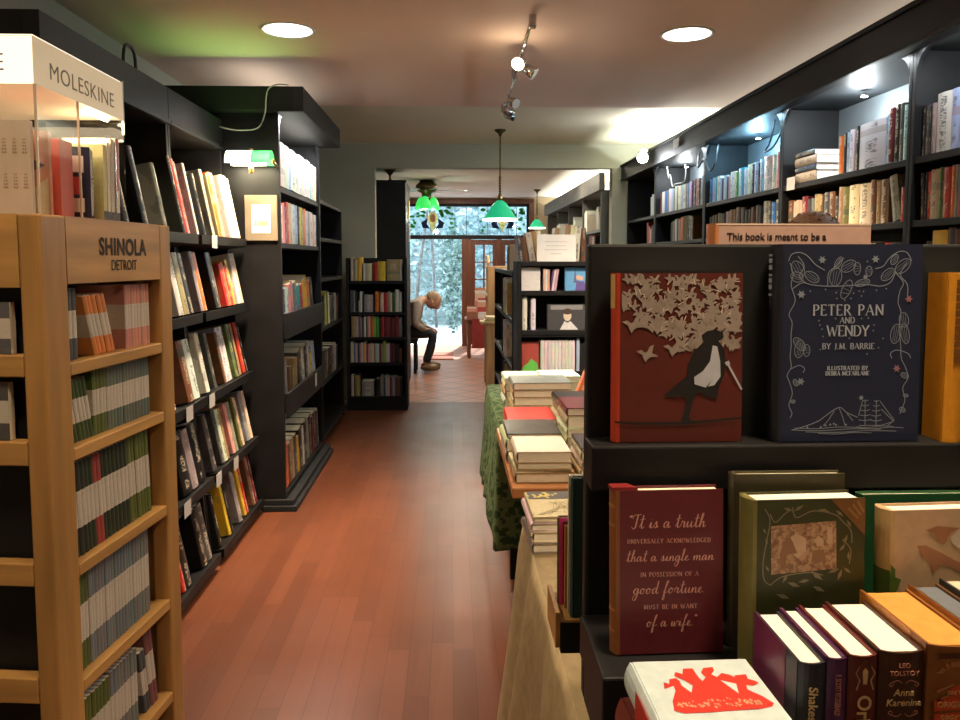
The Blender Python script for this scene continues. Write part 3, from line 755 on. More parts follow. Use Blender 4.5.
rrow(1.405, 4.0, 'k 4 16, d 3 17, u 3 17, k 3 15, t 3 16, c 7 17, w 7 18, g 4 17, k 4 16, r 3 17, k 5 17', 'third row, ' + BAYS[1][2], fit=0.78, hmax=0.222)
rrow(1.915, 5.71, 'b 3 23, l 4 24, q 2 24, w 3.4 24, l 2 22, x 1.5 21, w 2 23, l 1.6 23, x 1.8 21, h 2.2 22, w 2.4 24, w 2.6 24, v 3 23, q 6 25, w 3 23, w 4 26, n 2.4 25, l 3 26, k 1.4 25, l 3.4 27, w 7 28, i 3.4 27, p 3.4 28, n 1.2 30', U + BAYS[2][2], fit=1.28, hs=0.74)
rrow(1.66, 5.70, 'k 4 17, d 3.5 18, u 3 18, f 4.2 19, s 3 18, d 3 18, w 4 19, t 4.6 20, t 3.2 20, u 5 21, k 5 20, d 3 18, u 3 18, u 4 19, d 4 20, k 3 19, g 5 23, d 3 24, b 3 20, n 4 22', L_ + BAYS[2][2], fit=1.25, hmax=0.20, hs=0.9)
rrow(1.915, 7.06, 'm 2.6 25, w 6 26, b 5 26, s 4 26, w 5 27, l 4 26, g 3 26, w 4 28, r 1.6 27, w 5 27, l 5 27, w 4 27, g 3 27, b 4 27, w 3 28, x 3 28, n 5 29, p 3 28, k 4 28, l 4 29, x 3 28', U + BAYS[3][2], fit=1.26, hs=0.74)
rrow(1.66, 6.72, 'k 6 18, g 4 19, m 2 18, w 6 20 4, u 4 21, h 5 20, o 8 24, u 4 23, f 4 22, u 4 22, k 4 22, d 6 21, u 4 20', L_ + BAYS[3][2], limit=0.93, hmax=0.20, hs=0.9)
rrow(1.915, 7.42, 'w 5 24 4, w 5 27 4', U + BAYS[4][2], hs=0.74)
rrow(1.66, 7.55, 'r 6 22 6, p 3 18 6, c 7 15, d 4 18, k 6 19', L_ + BAYS[4][2], limit=0.36, hmax=0.20, hs=0.9)
rrow(1.915, 3.12, 'k 2.4 27, d 2 27, k 1.6 26, g 3 27, w 9 31, l 5 31, w 6 30', U + BAYS[0][2], w=0.18, limit=0.5, hs=0.74)
rrow(1.66, 3.12, 'k 2.4 21 4, n 1.4 21, r 2.2 23, c 5.2 24, v 1.6 23, u 1.2 23, r 4.4 24, o 2.4 24, g 2 25, r 4 22, i 3 24, u 3 22', L_ + BAYS[0][2], limit=0.42, hmax=0.20, hs=0.9)
rrow(1.405, 3.06, 'k 4 17, y 9.5 21, d 4 22, u 3 21, s 3 21, u 4 21', 'third row, ' + BAYS[0][2], limit=0.34, hmax=0.222)
# ================================================================== LEFT SIDE
# two units of the slanted magazine bookcase
ROWS1 = ((1.62, -1.20), (1.25, -1.19), (0.855, -1.175), (0.465, -1.155), (0.085, -1.135))
TILT = R(11)
UN = ((2.62, 3.73, 'black slanted display bookcase beside the wooden notebook stand', ), (3.735, 4.585, 'black slanted display bookcase beside the framed picture panel'))
for y0, y1, lab in UN:
    o = empty('display_bookcase', (-1.4, (y0 + y1) / 2, 0), label=lab, cat='bookcase', group='black slanted bookcases against the wall')
    h = (y1 - y0) / 2
    prof = [(0.225, 0), (0.13, 1.2), (0.085, 1.7), (0.075, 2.13), (-0.36, 2.13), (-0.36, 0)]
    for s_ in (-1, 1): MB().prism(prof, 'y', *sorted((s_ * (h - 0.001), s_ * (h - 0.022)))).build('side_panel', M['black'], o, bev=0.002)
    bx(-0.36, -0.345, -h + 0.023, h - 0.023, 0, 2.13).build('back_panel', M['black'], o)
    bx(0.17, 0.235, -h + 0.023, h - 0.023, 0.0, 0.045).build('plinth', M['black'], o)
    for z, x in ROWS1:
        xf = x + 1.4 + 0.012
        ct, st = math.cos(TILT), math.sin(TILT)
        # floor falls towards the back
        dpt = 0.40
        poly = [(xf, z), (xf - dpt * ct, z - dpt * st), (xf - dpt * ct, z - dpt * st - 0.02), (xf, z - 0.045)]
        MB().prism(poly, 'y', -h + 0.023, h - 0.023).build('shelf', M['black'], o, bev=0.0015)
cr = MB().box(-1.37, -1.318, 2.6, 3.728, 2.13, 2.30).box(-1.37, -1.318, 3.732, 4.585, 2.13, 2.30).box(-1.75, -1.37, 2.6, 2.65, 2.13, 2.30).box(-1.76, -1.37, 2.65, 4.585, 2.131, 2.145)
cr.box(-1.318, -1.305, 2.6, 3.728, 2.13, 2.15).box(-1.318, -1.305, 3.732, 4.585, 2.13, 2.15)
struct(cr.build('trim_4', M['black'], bev=0.002))
LW = dict(along=(0, 1), spine=(1, 0), end='the wooden stand', tilt=TILT, w=0.21, small=False, group=None)
def lrow(k, ystart, specs, shelf, **kk):
    kw = dict(LW); kw.update(kk)
    z, x = ROWS1[k]
    return row(specs, (kw.pop('x', x - 0.012), ystart, z + 0.004), kw.pop('along'), kw.pop('spine'), shelf, kw.pop('end'), **kw)
SL = ', slanted case by the sign'; SG = ', slanted case by the green lamp'
def two(k, spec_a, spec_b, nm, y0=2.95):
    hm = (None, 0.295, 0.30, 0.295, 0.285)[k]
    lrow(k, y0, spec_a, nm + SL, fit=3.70 - y0 - 0.03, hmax=hm)
    lrow(k, 3.765, spec_b, nm + SG, fit=0.77, hmax=hm)
two(0, 'k 3 34, _ 9, k 3 33, w 1 33, _ 11, g 2.6 29, _ 13, k 2.2 35, r 2 34, p 1.4 33', 'g 1.6 34, w 1 34, _ 5, k 3 30, _ 9, g 3 34, _ 5, t 1.4 33, o 4 34, p 3 34, _ 8, h 3 34, w 4 35, w 5 35, i 3 34', 'top shelf')
two(1, 'c 4 30, _ 10, k 4 29, g 4 30, _ 10, w 4 30, t 4 29, k 4 28', 'g 3 32, o 4 31, _ 11, k 4 29, d 2 29, _ 9, r 3 23, o 2 24, r 4 22, y 3 25, _ 5, w 4 33, i 3 32', 'second shelf')
two(2, 'w 4 29, _ 8, d 4 28, i 4 29, _ 8, u 4 28, w 4 28', 'w 4 31, _ 6, d 3 28, _ 10, u 3 27, w 5 29, w 3 29, _ 5, f 4 30, k 2 28, t 3 29, _ 3, r 4 31, k 3 26', 'third shelf')
two(3, 'w 3 24, d 4 28, _ 8, k 4 28, g 3 27, k 4 28', 'd 4 29, _ 6, d 3 28, w 3 27, t 2.4 27, _ 5, p 3 27, g 3 27, _ 4, f 2.4 28, c 2 27, _ 5, g 4 29, i 3 28', 'fourth shelf')
two(4, 'o 3 24, c 3 25, w 3 25, o 2.4 25, _ 4, r 2 26, k 4 28, _ 8, k 4 27, d 4 27', 'k 3 27, _ 9, y 2.4 27, k 3 26, _ 8, g 4 28, _ 4, y 2.4 28, r 3 28, _ 7, u 4 29, m 3 29', 'bottom shelf')
for (k, y, lab) in ((0, 3.93, 'white price card on the top shelf edge of the slanted bookcase'), (2, 3.42, 'white price card on the third shelf edge close to the wooden stand'), (2, 3.74, 'white price card on the third shelf edge under the white books'), (3, 3.75, 'white price card on the fourth shelf edge at the unit joint'), (3, 3.30, 'white price card on the fourth shelf edge close to the wooden stand'), (3, 4.05, 'white price card on the fourth shelf edge below the pale books')):
    z, x = ROWS1[k]
    card(x + 0.019, y, z - 0.062, lab, w_=0.085, h_=0.065)

# the tall case that stands across the end of it
T = empty('tall_bookcase', (-1.0, 4.6, 0), label='tall black bookcase with boxed crown, green lamp and picture on its end panel', cat='bookcase')
# local: x=0 is the book front (world -1.0), y=0 the end panel
bx(-0.76, 0.0, 0, 0.03, 0, 2.35).build('end_panel', M['black'], T, bev=0.002)
bx(-0.40, 0.0, 1.36, 1.39, 0, 2.35).build('side_panel', M['black'], T, bev=0.002)
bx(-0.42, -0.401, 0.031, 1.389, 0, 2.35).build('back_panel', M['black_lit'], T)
for z in (1.93, 1.60): bx(-0.40, -0.01, 0.031, 1.359, z - 0.03, z).build('shelf', M['black'], T, bev=0.002)
for z in (1.13, 0.65):
    sh_ = bx(-0.40, -0.0, 0.031, 1.359, z - 0.03, z).build('shelf', M['black'], T, bev=0.002)
    bx(0.001, 0.02, 0.031, 1.359, z - 0.10, z + 0.05).build('shelf_lip', M['black'], T, bev=0.002)
bx(-0.40, 0.0, 0.031, 1.359, 0.07, 0.10).build('shelf', M['black'], T, bev=0.002)
MB().box(-0.135, 0.07, -0.035, -0.001, 0.0, 0.035).box(-0.135, 0.05, -0.02, -0.001, 0.035, 0.069).box(0.001, 0.07, -0.001, 1.41, 0.0, 0.035).box(0.001, 0.05, -0.001, 1.40, 0.035, 0.069).build('plinth', M['black_lit'], T, bev=0.004)
MB().box(0.10, 0.155, -0.06, 1.41, 2.351, 2.485).box(-0.77, 0.10, -0.06, -0.01, 2.351, 2.485).box(-0.77, 0.155, -0.06, 1.41, 2.345, 2.3505).build('crown', M['black'], T, bev=0.003)
a0 = 1.218
for s_, ya in ((1, 0.032), (-1, 1.358)):
    rr = 0.10
    poly = [(ya, 2.344), (ya + s_ * rr, 2.344)] + [(ya + s_ * rr - s_ * rr * math.sin(R(t_)), 2.344 - rr + rr * math.cos(R(t_))) for t_ in range(10, 91, 10)]
    MB().prism(poly, 'x', -0.018, 0.0).build('arch_corner', M['black'], T)
area((-0.94, 5.28, 2.34), (0, R(25), 0), 0.06, 1.25, 20, (0.96, 0.98, 1.0))
o = MB().tube([(-1.2, 4.75, 2.37), (-1.2, 5.8, 2.37)], 0.015, 10).build('tube_lamp', M['tube'], smooth=True)
tag(o, 'tube lamp on top of the tall black bookcase', 'lamp', 'tube lamps on the bookcase tops')
area((-1.2, 5.25, 2.40), (R(180), 0, 0), 0.05, 1.0, 1.5, (1.0, 0.97, 0.85))
TS = ', tall black case'
TW = dict(along=(0, 1), spine=(1, 0), end='the picture panel', w=0.2, small=False, group=None)
def trow(y, z, specs, shelf, x=-1.015, **kk):
    kw = dict(TW); kw.update(kk)
    return row(specs, (x, 4.6 + y, z + 0.0005), kw.pop('along'), kw.pop('spine'), shelf, kw.pop('end'), **kw)
trow(0.04, 1.93, 't 1.6 32 -5, w 5 33 -5, w 4 33 -5, l 2 31 -5, w 6 33 -5, w 3 30 -5, w 3 29 -5, i 4 29 -5, w 3 27 -5, w 5 26 -5, l 2 25 -5, w 4 26 -5, i 3 25 -5', 'top shelf' + TS, fit=1.27, hmax=0.262)
trow(0.05, 1.60, 'w 3 22 4, p 2 24 4, x 2 22 4, r 3 28 4, h 3 27 4, w 4 26 4, l 4 25 4, k 2 26, y 4 25, t 2 24, o 2.4 25, w 3 24, g 3 24, w 5 24, c 2 23, w 4 23', 'second shelf' + TS, fit=1.25, hmax=0.26)
trow(0.06, 1.13, 'y 3 20, x 3 19, l 3 20, p 4 22 14, s 4 22 14, q 3 20 14, r 3 20 18, y 5 23 18, o 3 22 18, d 4 22 20', 'third shelf' + TS, x=-1.03, fit=1.08)
trow(0.06, 0.65, 'x 3 22 10, g 3 24 10, u 3 18, f 3 17, t 4 21, d 4 24 14, w 3 25 14, k 4 25 16, w 2 25 16, y 3 18 16, l 4 23 16', 'fourth shelf' + TS, x=-1.03, fit=1.08)
trow(0.05, 0.10, 'o 4 27 9, u 3 26 9, t 3 27 9, d 3 27 9, y 2 24 10, k 4 28 10, w 2 27 10, k 4 29 10, g 2 28 10, k 4 29 10, m 2 27 10, k 4 28 10, d 3 28 10', 'bottom shelf' + TS, x=-1.02, fit=1.18)
card(-0.975, 5.55, 0.60, 'white price card on the fourth shelf lip of the tall bookcase', w_=0.07, h_=0.09)
# framed picture on the end panel
pf = empty('framed_picture', (-1.108, 4.598, 1.613), label='small framed print in a wide taupe mat on the black end panel', cat='picture')
MB().box(-0.093, 0.093, -0.012, 0, 0, 0.262).build('mat_board', mat('taupe_mat', (0.22, 0.175, 0.12), 0.7), pf, bev=0.001)
MB().box(-0.054, 0.054, -0.0135, -0.0125, 0.042, 0.208).build('print', M['paper'], pf)
pr = MB()
for i in range(9): pr.box(-0.045 + i * 0.010, -0.038 + i * 0.010, -0.0142, -0.0138, 0.085, 0.100 + 0.02 * abs(math.sin(i * 1.7)))
pr.build('print_drawing', flat((0.45, 0.30, 0.10)), pf)
# green bank lamp with cord
bl = empty('bank_lamp', (-1.135, 4.5, 2.06), label='glowing green glass bank lamp on the black end panel above the picture', cat='lamp')
prof = []
for t_ in range(0, 181, 15): prof.append((-0.075 * math.cos(R(t_)), -0.02 + 0.078 * math.sin(R(t_))))
for t_ in range(180, -1, -15): prof.append((-0.070 * math.cos(R(t_)), -0.02 + 0.073 * math.sin(R(t_))))
MB().prism(prof, 'x', 0.012, 0.115).build('lamp_shade', M['shade_lit'], bl)
MB().prism(prof, 'x', -0.13, 0.0115).build('lit_shade_glass', emit('overlit_shade_glass', (0.93, 1.0, 0.82), 3.0), bl)
MB().lathe([(0.001, 0.07), (0.012, 0.068), (0.015, -0.068), (0.001, -0.07)], (0, 0, 0), 12).build('bulb_base', M['brass'], bl)
MB().tube([(-0.11, 0, -0.005), (0.08, 0, -0.005)], 0.022, 12).build('bulb', M['bulb'], bl, smooth=True)
MB().tube([(0.12, 0, 0.0), (0.13, 0.03, -0.02), (0.125, 0.09, -0.02)], 0.008).lathe([(0.001, 0.012), (0.012, 0), (0.001, -0.012)], (0.125, -0.005, 0.0), 10).build('bracket', M['brass'], bl, smooth=True)
area((-1.15, 4.5, 2.035), (0, 0, 0), 0.2, 0.06, 7, (1.0, 0.86, 0.55))
spot((-1.16, 4.43, 2.16), (-1.22, 4.36, 2.66), 6, (0.36, 1.0, 0.18), 120, 0.04, 1.0)
area((-1.15, 4.44, 2.06), (R(-80), 0, R(10)), 0.18, 0.05, 1.2, (1.0, 0.92, 0.6))
cord('power_cord', [(-1.40, 4.56, 2.29), (-1.30, 4.53, 2.25), (-1.20, 4.53, 2.235), (-1.10, 4.53, 2.25), (-1.06, 4.53, 2.33), (-1.05, 4.53, 2.42), (-1.03, 4.52, 2.47), (-0.98, 4.52, 2.49), (-0.93, 4.56, 2.495)], 0.004, M['cord_white'], 'white cord hanging across the black end panel above the green lamp')
cord('power_cord', [(-1.335, 3.28, 2.29), (-1.335, 3.30, 2.37), (-1.335, 3.36, 2.385), (-1.335, 3.40, 2.36), (-1.335, 3.41, 2.29)], 0.007, M['cord_black'], 'small black cord loop on top of the slanted bookcase crown')

# the lower dark case beyond it
G = empty('narrow_bookcase', (-1.05, 6.03, 0), label='narrow dark bookcase between the tall case and the small bookcase', cat='bookcase')
bx(-0.35, 0, 0, 0.025, 0, 1.98).build('side_panel', M['black'], G, bev=0.002)
bx(-0.35, 0, 1.45, 1.475, 0, 1.98).build('side_panel', M['black'], G, bev=0.002)
bx(-0.37, -0.351, 0, 1.475, 0, 1.98).build('back_panel', M['black'], G)
for z in (0.1, 0.5, 0.95, 1.35, 1.68, 1.98): bx(-0.35, 0 if z > 0.2 else 0.03, 0.026, 1.449, z - 0.03, z).build('shelf', M['black'], G, bev=0.002)
row('d 3 25, y 2 28 6, k 3 28 6, w 2 27 6, u 3 24 6, d 4 24, k 4 25, g 3 25, u 3 22, k 4 24', (-1.07, 6.5, 0.9505), (0, 1), (1, 0), 'third shelf, narrow dark case', 'the tall bookcase', small=True, fit=0.85)
row('k 3 25, d 2 25, u 3 24, k 4 24, d 4 25, g 3 25, k 3 22', (-1.07, 6.4, 0.5005), (0, 1), (1, 0), 'second shelf, narrow dark case', 'the tall bookcase', small=True, fit=0.85)

# the small bookcase facing the aisle
S = empty('small_bookcase', (-0.745, 7.7, 0), label='small black five-shelf bookcase facing down the aisle', cat='bookcase')
for s_ in (-1, 1): bx(*sorted((s_ * 0.272, s_ * 0.30)), 0, 0.28, 0, 1.52).build('side_panel', M['black'], S, bev=0.002)
bx(-0.30, 0.30, 0.281, 0.295, 0, 1.52).build('back_panel', M['black'], S)
SZ = (1.295, 0.985, 0.736, 0.482, 0.143)
for z in SZ: bx(-0.271, 0.271, 0.0, 0.28, z - 0.03, z).build('shelf', M['black'], S, bev=0.002)
bx(-0.271, 0.271, 0.01, 0.03, 0.0, 0.112).build('kickboard', M['black'], S)
def srow(k, specs, nm):
    return row(specs, (-0.745 - 0.266, 7.72, SZ[k] + 0.0005), (1, 0), (0, -1), nm + ' shelf, small black bookcase', 'the wall pillar', w=0.17, small=True, fit=0.53, hmax=(None, 0.275, 0.214, 0.218, 0.30)[k])
srow(0, '_ 1, c 2.4 23, g 1.6 22, c 1.8 21, y 4.2 23, _ 1, w 2 17, c 6 17, _ 1.5, r 4 18, y 7 19, _ 1, t 12 21, i 1.8 21', 'top')
srow(1, 'd 2.2 21, s 3 21, k 2 19, _ 1, c 1.4 11, w 2 20, _ 2, g 9 17, _ 2, o 3.6 20, _ 1, h 4 19, r 4 19, g 2 20, c 2.2 19, e 3 19, i 3.4 22, w 3 20', 'second')
srow(2, '_ 1, t 5 21, c 1.4 20, s 3.6 21, u 1.6 19, w 2 21, k 1 19, h 3 22, o 2.6 22, z 2.4 22, v 3 21, k 2 18, r 2.6 20, m 6 20, m 4 19, m 4 21, g 3 19', 'third')
srow(3, 'c 3.4 21, b 2 20, h 2.4 19, n 2.2 20, p 1.8 19, w 2 20, y 2 20, w 1.6 21, r 2.2 18, h 2 18, c 4.6 19, t 1.6 18, l 2 19, w 2 18, m 2.2 19, g 2 18, z 3.6 22, w 4 19, d 2 18, m 4 18, k 5 17, u 3 14', 'fourth')
srow(4, 'c 3.2 21, k 1.2 19, t 5 21, u 1.4 20, _ 1, g 13 15, _ 2, k 5 17, g 3.6 20, d 2 19, l 1.6 20, h 3 19, m 2 19, g 3.8 19, d 2 19, u 3 18, k 3 18', 'bottom')

# ------------------------------------------------------------------ wooden notebook stand
phi = math.atan(0.1005)
C0 = Vector((-0.888, 1.718, 0))
W_ = empty('notebook_stand', tuple(C0), -phi, label='honey maple notebook stand with dark burnt lettering on its side', cat='display stand')
# local: +y runs along the aisle face (away), x=0 the aisle face, -x into the stand
FW = 0.61; DW = 0.62
post = lambda x0, x1, y0, y1, z0=0.0, z1=1.60: bx(x0, x1, y0, y1, z0, z1)
post(-0.052, 0.0, 0.0, 0.094).build('corner_post', M['oak'], W_, bev=0.006)
post(-0.052, 0.0, FW - 0.068, FW).build('corner_post', M['oak'], W_, bev=0.006)
post(-DW, -DW + 0.055, 0.0, 0.085).build('corner_post', M['oak'], W_, bev=0.006)
post(-DW, -DW + 0.055, FW - 0.068, FW).build('corner_post', M['oak'], W_, bev=0.006)
bx(-0.045, -0.001, 0.0945, FW - 0.0685, 1.445, 1.60).build('header_board', M['oak_h'], W_)
bx(-DW + 0.056, -0.053, 0.001, 0.04, 1.44, 1.60).build('header_board', M['oak_h'], W_)
bx(-DW + 0.056, -0.053, 0.04, FW - 0.01, 1.578, 1.60).build('top_board', M['oak_h'], W_)
RZ = (1.262, 1.062, 0.784, 0.50, 0.215)
for z in RZ: bx(-0.045, -0.002, 0.0945, FW - 0.0685, z - 0.03, z).build('rail', M['oak_h'], W_, bev=0.003)
for z in RZ: bx(-0.22, -0.0455, 0.0945, FW - 0.0685, z - 0.03, z - 0.008).build('shelf', M['oak_h'], W_)
FZ = ((1.242, 1.291), (1.043, 1.097), (0.767, 0.82), (0.492, 0.552), (0.2, 0.26))
for z0, z1 in FZ: bx(-DW + 0.056, -0.053, 0.002, 0.04, z0, z1).build('rail', M['oak_h'], W_, bev=0.003)
for z0, z1 in FZ: bx(-DW + 0.056, -0.26, 0.041, FW - 0.02, z0, z1 - 0.03).build('shelf', M['black'], W_)
bx(-0.235, -0.222, 0.06, FW - 0.02, 0.0, 1.57).build('divider_panel', M['black'], W_)  # added black divider so the front openings look shaded
bx(-0.20, -0.02, FW - 0.05, FW - 0.005, 0.02, 1.57).build('end_panel', M['oak'], W_)
bx(-0.221, -0.053, 0.05, 0.062, 0.0, 1.44).build('inner_panel', M['black'], W_)  # black sheet standing in for the shade inside the front openings
ND = Vector((math.sin(phi), math.cos(phi), 0)); NS = Vector((math.cos(phi), -math.sin(phi), 0))
def nrow(k, y, specs, nm, noun='notebook with white band', ft=0.42):
    p = C0 + ND * (0.096 + y) - NS * 0.028
    return row(specs, (p.x, p.y, RZ[k] + 0.0008), (ND.x, ND.y), (NS.x, NS.y), nm + ', wooden stand', 'the corner post', w=0.13, name='notebook', cat='notebook', group='white-banded notebooks in the wooden stand', small=True, soft=True, noun=noun, jitter=0.003, gapmin=0.0006, fit=ft)
def rep(n, c, t, h, lean=0): return ', '.join(['%s %.2f %.1f %g' % (c, t, h, lean)] * n)
PAL['S'] = ('charcoal', (0.075, 0.085, 0.09)); PAL['O'] = ('orange', (0.62, 0.20, 0.06)); PAL['P'] = ('faded pink', (0.56, 0.26, 0.21)); PAL['G'] = ('dark green', (0.045, 0.085, 0.022)); PAL['T'] = ('grey green', (0.12, 0.15, 0.12)); PAL['K'] = ('very dark green', (0.025, 0.035, 0.02)); PAL['R'] = ('red', (0.33, 0.06, 0.05)); PAL['L'] = ('slate', (0.17, 0.19, 0.20)); PAL['M'] = ('plum', (0.20, 0.07, 0.08)); PAL['E'] = ('moss green', (0.10, 0.13, 0.03))
nrow(0, 0.002, rep(4, 'S', 1.6, 17) + ', _ 2, ' + rep(5, 'O', 1.7, 15.5, 17) + ', _ 5, ' + rep(8, 'P', 1.5, 17), 'top opening', ft=0.40)
nrow(1, 0.0, rep(6, 'G', 1.5, 15.6, 12) + ', ' + rep(4, 'E', 1.5, 16.5) + ', ' + rep(14, 'T', 1.5, 16.2), 'second opening', ft=0.40)
nrow(2, 0.0, rep(6, 'K', 1.5, 23.2, 3) + ', ' + rep(2, 'R', 1.3, 23.2, 3) + ', ' + rep(7, 'K', 1.5, 23.4, 3) + ', ' + rep(6, 'E', 1.5, 23.8, 3), 'third opening', ft=0.41)
nrow(3, 0.0, rep(5, 'E', 1.5, 23.6) + ', ' + rep(20, 'L', 1.5, 24), 'fourth opening', ft=0.40)
nrow(4, 0.02, rep(8, 'E', 1.5, 21) + ', ' + rep(8, 'L', 1.5, 21.5) + ', _ 1, ' + rep(2, 'S', 1.5, 19, 8) + ', ' + rep(2, 'M', 2.0, 24, 8), 'bottom opening', ft=0.38)
# a few packs behind the front openings
for i, (z, x, c_, h, lab) in enumerate(((1.291, -0.36, (0.10, 0.10, 0.11), 0.115, 'grey notebook pack behind the upper front opening of the stand'), (1.097, -0.36, (0.08, 0.08, 0.085), 0.13, 'grey banded notebook pack behind the second front opening'), )):
    o = make_book('notebook', 0.112, 0.02, h, c_, lab, None, 'notebook', soft=True, small=True)
    p = C0 + ND * 0.014 + NS * (-0.200 - 0.012 * i)
    o.location = (p.x, p.y, z + 0.001); o.rotation_euler = (0, 0, -phi)

# ------------------------------------------------------------------ lettering helpers
def text_mesh(name, body, size, m, parent, mtx, bold=0.0, sx=1.0, shear=0.0, align='CENTER', ext=0.0004, space=1.0):
    cu = bpy.data.curves.new(name, 'FONT'); cu.body = body; cu.size = size; cu.offset = bold; cu.shear = shear
    cu.align_x = align; cu.extrude = ext; cu.space_character = space; cu.resolution_u = 4
    tmp = bpy.data.objects.new('tmp', cu); col.objects.link(tmp)
    bpy.context.view_layer.update()
    me = bpy.data.meshes.new_from_object(tmp.evaluated_get(bpy.context.evaluated_depsgraph_get()))
    bpy.data.objects.remove(tmp); bpy.data.curves.remove(cu)
    me.transform(Matrix.Diagonal((sx, 1, 1, 1)))
    me.transform(mtx)
    me.materials.clear(); me.materials.append(m); me.name = name
    o = bpy.data.objects.new(name, me); col.objects.link(o)
    if parent: o.parent = parent
    return o
def plane(origin, ux, uy):
    """text plane: local x->ux, y->uy"""
    ux = Vector(ux).normalized(); uy = Vector(uy).normalized(); n = ux.cross(uy)
    m = Matrix((ux, uy, n)).transposed().to_4x4(); m.translation = Vector(origin)
    return m
ink = mat('burnt_lettering', (0.03, 0.017, 0.01), 0.7)
text_mesh('brand_lettering', 'SHINOLA', 0.060, ink, W_, plane((0.0003, 0.345, 1.513), (0, 1, 0), (0, 0, 1)), bold=0.0018, sx=0.86, space=1.10, ext=0.0002)
text_mesh('brand_lettering', 'DETROIT', 0.038, ink, W_, plane((0.0003, 0.345, 1.474), (0, 1, 0), (0, 0, 1)), bold=0.0003, sx=0.82, ext=0.0002)

# ------------------------------------------------------------------ lit acrylic showcase on top of the stand
X0, X1, Y0, Y1, Z0 = -1.46, -1.0, 1.94, 2.445, 1.6005
A = empty('acrylic_showcase', (X1, Y0, Z0), label='clear acrylic showcase with a lit cream sign, on the wooden stand', cat='showcase')
# local: x from -0.46..0, y 0..0.5, z
D_, H_ = 0.505, 0.441
bx(-0.46, 0, 0, D_, 0, 0.006).build('base_tray', M['acrylic'], A)
bx(-0.002, 0, 0.0, 0.215, 0.006, 0.322).build('side_pane', M['acrylic'], A)
bx(-0.46, -0.002, 0.0, 0.002, 0.006, 0.322).build('front_pane', M['acrylic'], A)
bx(-0.46, -0.457, 0.002, D_, 0.006, 0.322).build('back_pane', M['acrylic'], A)
bx(-0.46, 0, D_ - 0.003, D_, 0.006, 0.322).build('end_pane', M['acrylic'], A)
edge = mat('acrylic_edge', (0.62, 0.52, 0.38), 0.2)
for x_, y_ in ((0.0, 0.0), (0.0, 0.215)): bx(x_ - 0.004, x_ + 0.0012, y_ - 0.0012, y_ + 0.003, 0.006, 0.322).build('pane_edge', edge, A)
hb = MB().box(-0.458, -0.003, 0.004, D_ - 0.004, 0.323, 0.436).build('sign_box', M['sign_glow'], A)
bx(-0.003, 0, 0.0, D_, 0.322, H_ - 0.008).build('sign_panel', M['sign_glow'], A)
bx(-0.46, -0.0035, -0.0005, 0.003, 0.322, H_ - 0.008).build('sign_panel', M['sign_glow_front'], A)
bx(-0.458, -0.004, 0.005, D_ - 0.005, 0.437, H_ - 0.002).build('sign_top', M['sign_glow_front'], A)
bx(-0.006, 0.001, D_ + 0.0005, D_ + 0.006, 0.28, H_).build('sign_edge', M['chrome'], A)
lk = flat((0.22, 0.17, 0.11))
text_mesh('sign_lettering', 'MOLESKINE', 0.060, lk, A, plane((0.0008, 0.255, 0.348), (0, 1, 0), (0, 0, 1)), bold=-0.0006, sx=1.12, space=1.08)
text_mesh('sign_lettering', 'MOLESKINE', 0.060, lk, A, plane((-0.255, -0.0012, 0.352), (1, 0, 0), (0, 0, 1)), bold=-0.0006, sx=1.12, space=1.08)
MB().tube([(-0.03, 0.34, 0.317), (-0.03, 0.46, 0.317)], 0.006).build('strip_bulb', M['bulb'], A)
area((X1 - 0.2, Y0 + 0.25, Z0 + 0.31), (0, 0, 0), 0.3, 0.4, 3.2, (1.0, 0.82, 0.55))
point((X1 - 0.05, Y0 + 0.40, Z0 + 0.26), 0.5, (1.0, 0.85, 0.55))
# its contents
def box_thing(name, x0, x1, y0, y1, z0, h, m, label, cat, rz=0.0, bev=0.001):
    o = bx(-(x1 - x0) / 2, (x1 - x0) / 2, -(y1 - y0) / 2, (y1 - y0) / 2, 0, h).build(name, m, bev=bev)
    o.location = ((x0 + x1) / 2, (y0 + y1) / 2, z0); o.rotation_euler = (0, 0, rz)
    return tag(o, label, cat)
ZI = Z0 + 0.0065
nb = box_thing('notebook_box', -1.155, -1.035, 1.965, 1.985, ZI, 0.235, M['paper'], 'white boxed notebook with rows of small leaf drawings in the showcase', 'notebook', R(6))
lp = MB()
for r_ in range(2):
    for q in range(5):
        cx_, cz_ = -0.045 + q * 0.023, 0.17 - r_ * 0.085
        for k_ in range(5):
            for s_ in (-1, 1):
                zz = cz_ - 0.018 + k_ * 0.008
                lp.add([(cx_, -0.0106, zz), (cx_ + s_ * (0.007 - k_ * 0.0008), -0.0106, zz + 0.004), (cx_ + s_ * 0.002, -0.0106, zz + 0.007)], [(0, 1, 2)])
lp.build('leaf_print', flat((0.45, 0.33, 0.25)), nb)
pb = box_thing('poster_card', -1.11, -1.012, 2.005, 2.025, ZI, 0.215, mat('peach_card', (0.68, 0.36, 0.26), 0.5), 'peach card with a dark bird wing print inside the showcase', 'card', R(10))
lp = MB().prism([(-0.045, 0.15), (-0.02, 0.17), (0.02, 0.14), (0.04, 0.13), (0.01, 0.115), (-0.02, 0.09), (-0.04, 0.10)], 'y', -0.0108, -0.0104)
lp.build('wing_print', flat((0.10, 0.11, 0.09)), pb)
MB().prism([(-0.045, 0.0), (0.045, 0.0), (0.045, 0.10), (0.01, 0.07), (-0.02, 0.10), (-0.045, 0.08)], 'y', -0.0106, -0.0103).build('pale_print', flat((0.72, 0.66, 0.5)), pb)
kb = box_thing('gift_box', -1.13, -1.012, 2.06, 2.14, ZI, 0.205, mat('coral_box', (0.70, 0.15, 0.12), 0.4), 'coral pink gift box behind the acrylic side pane', 'box', R(4))
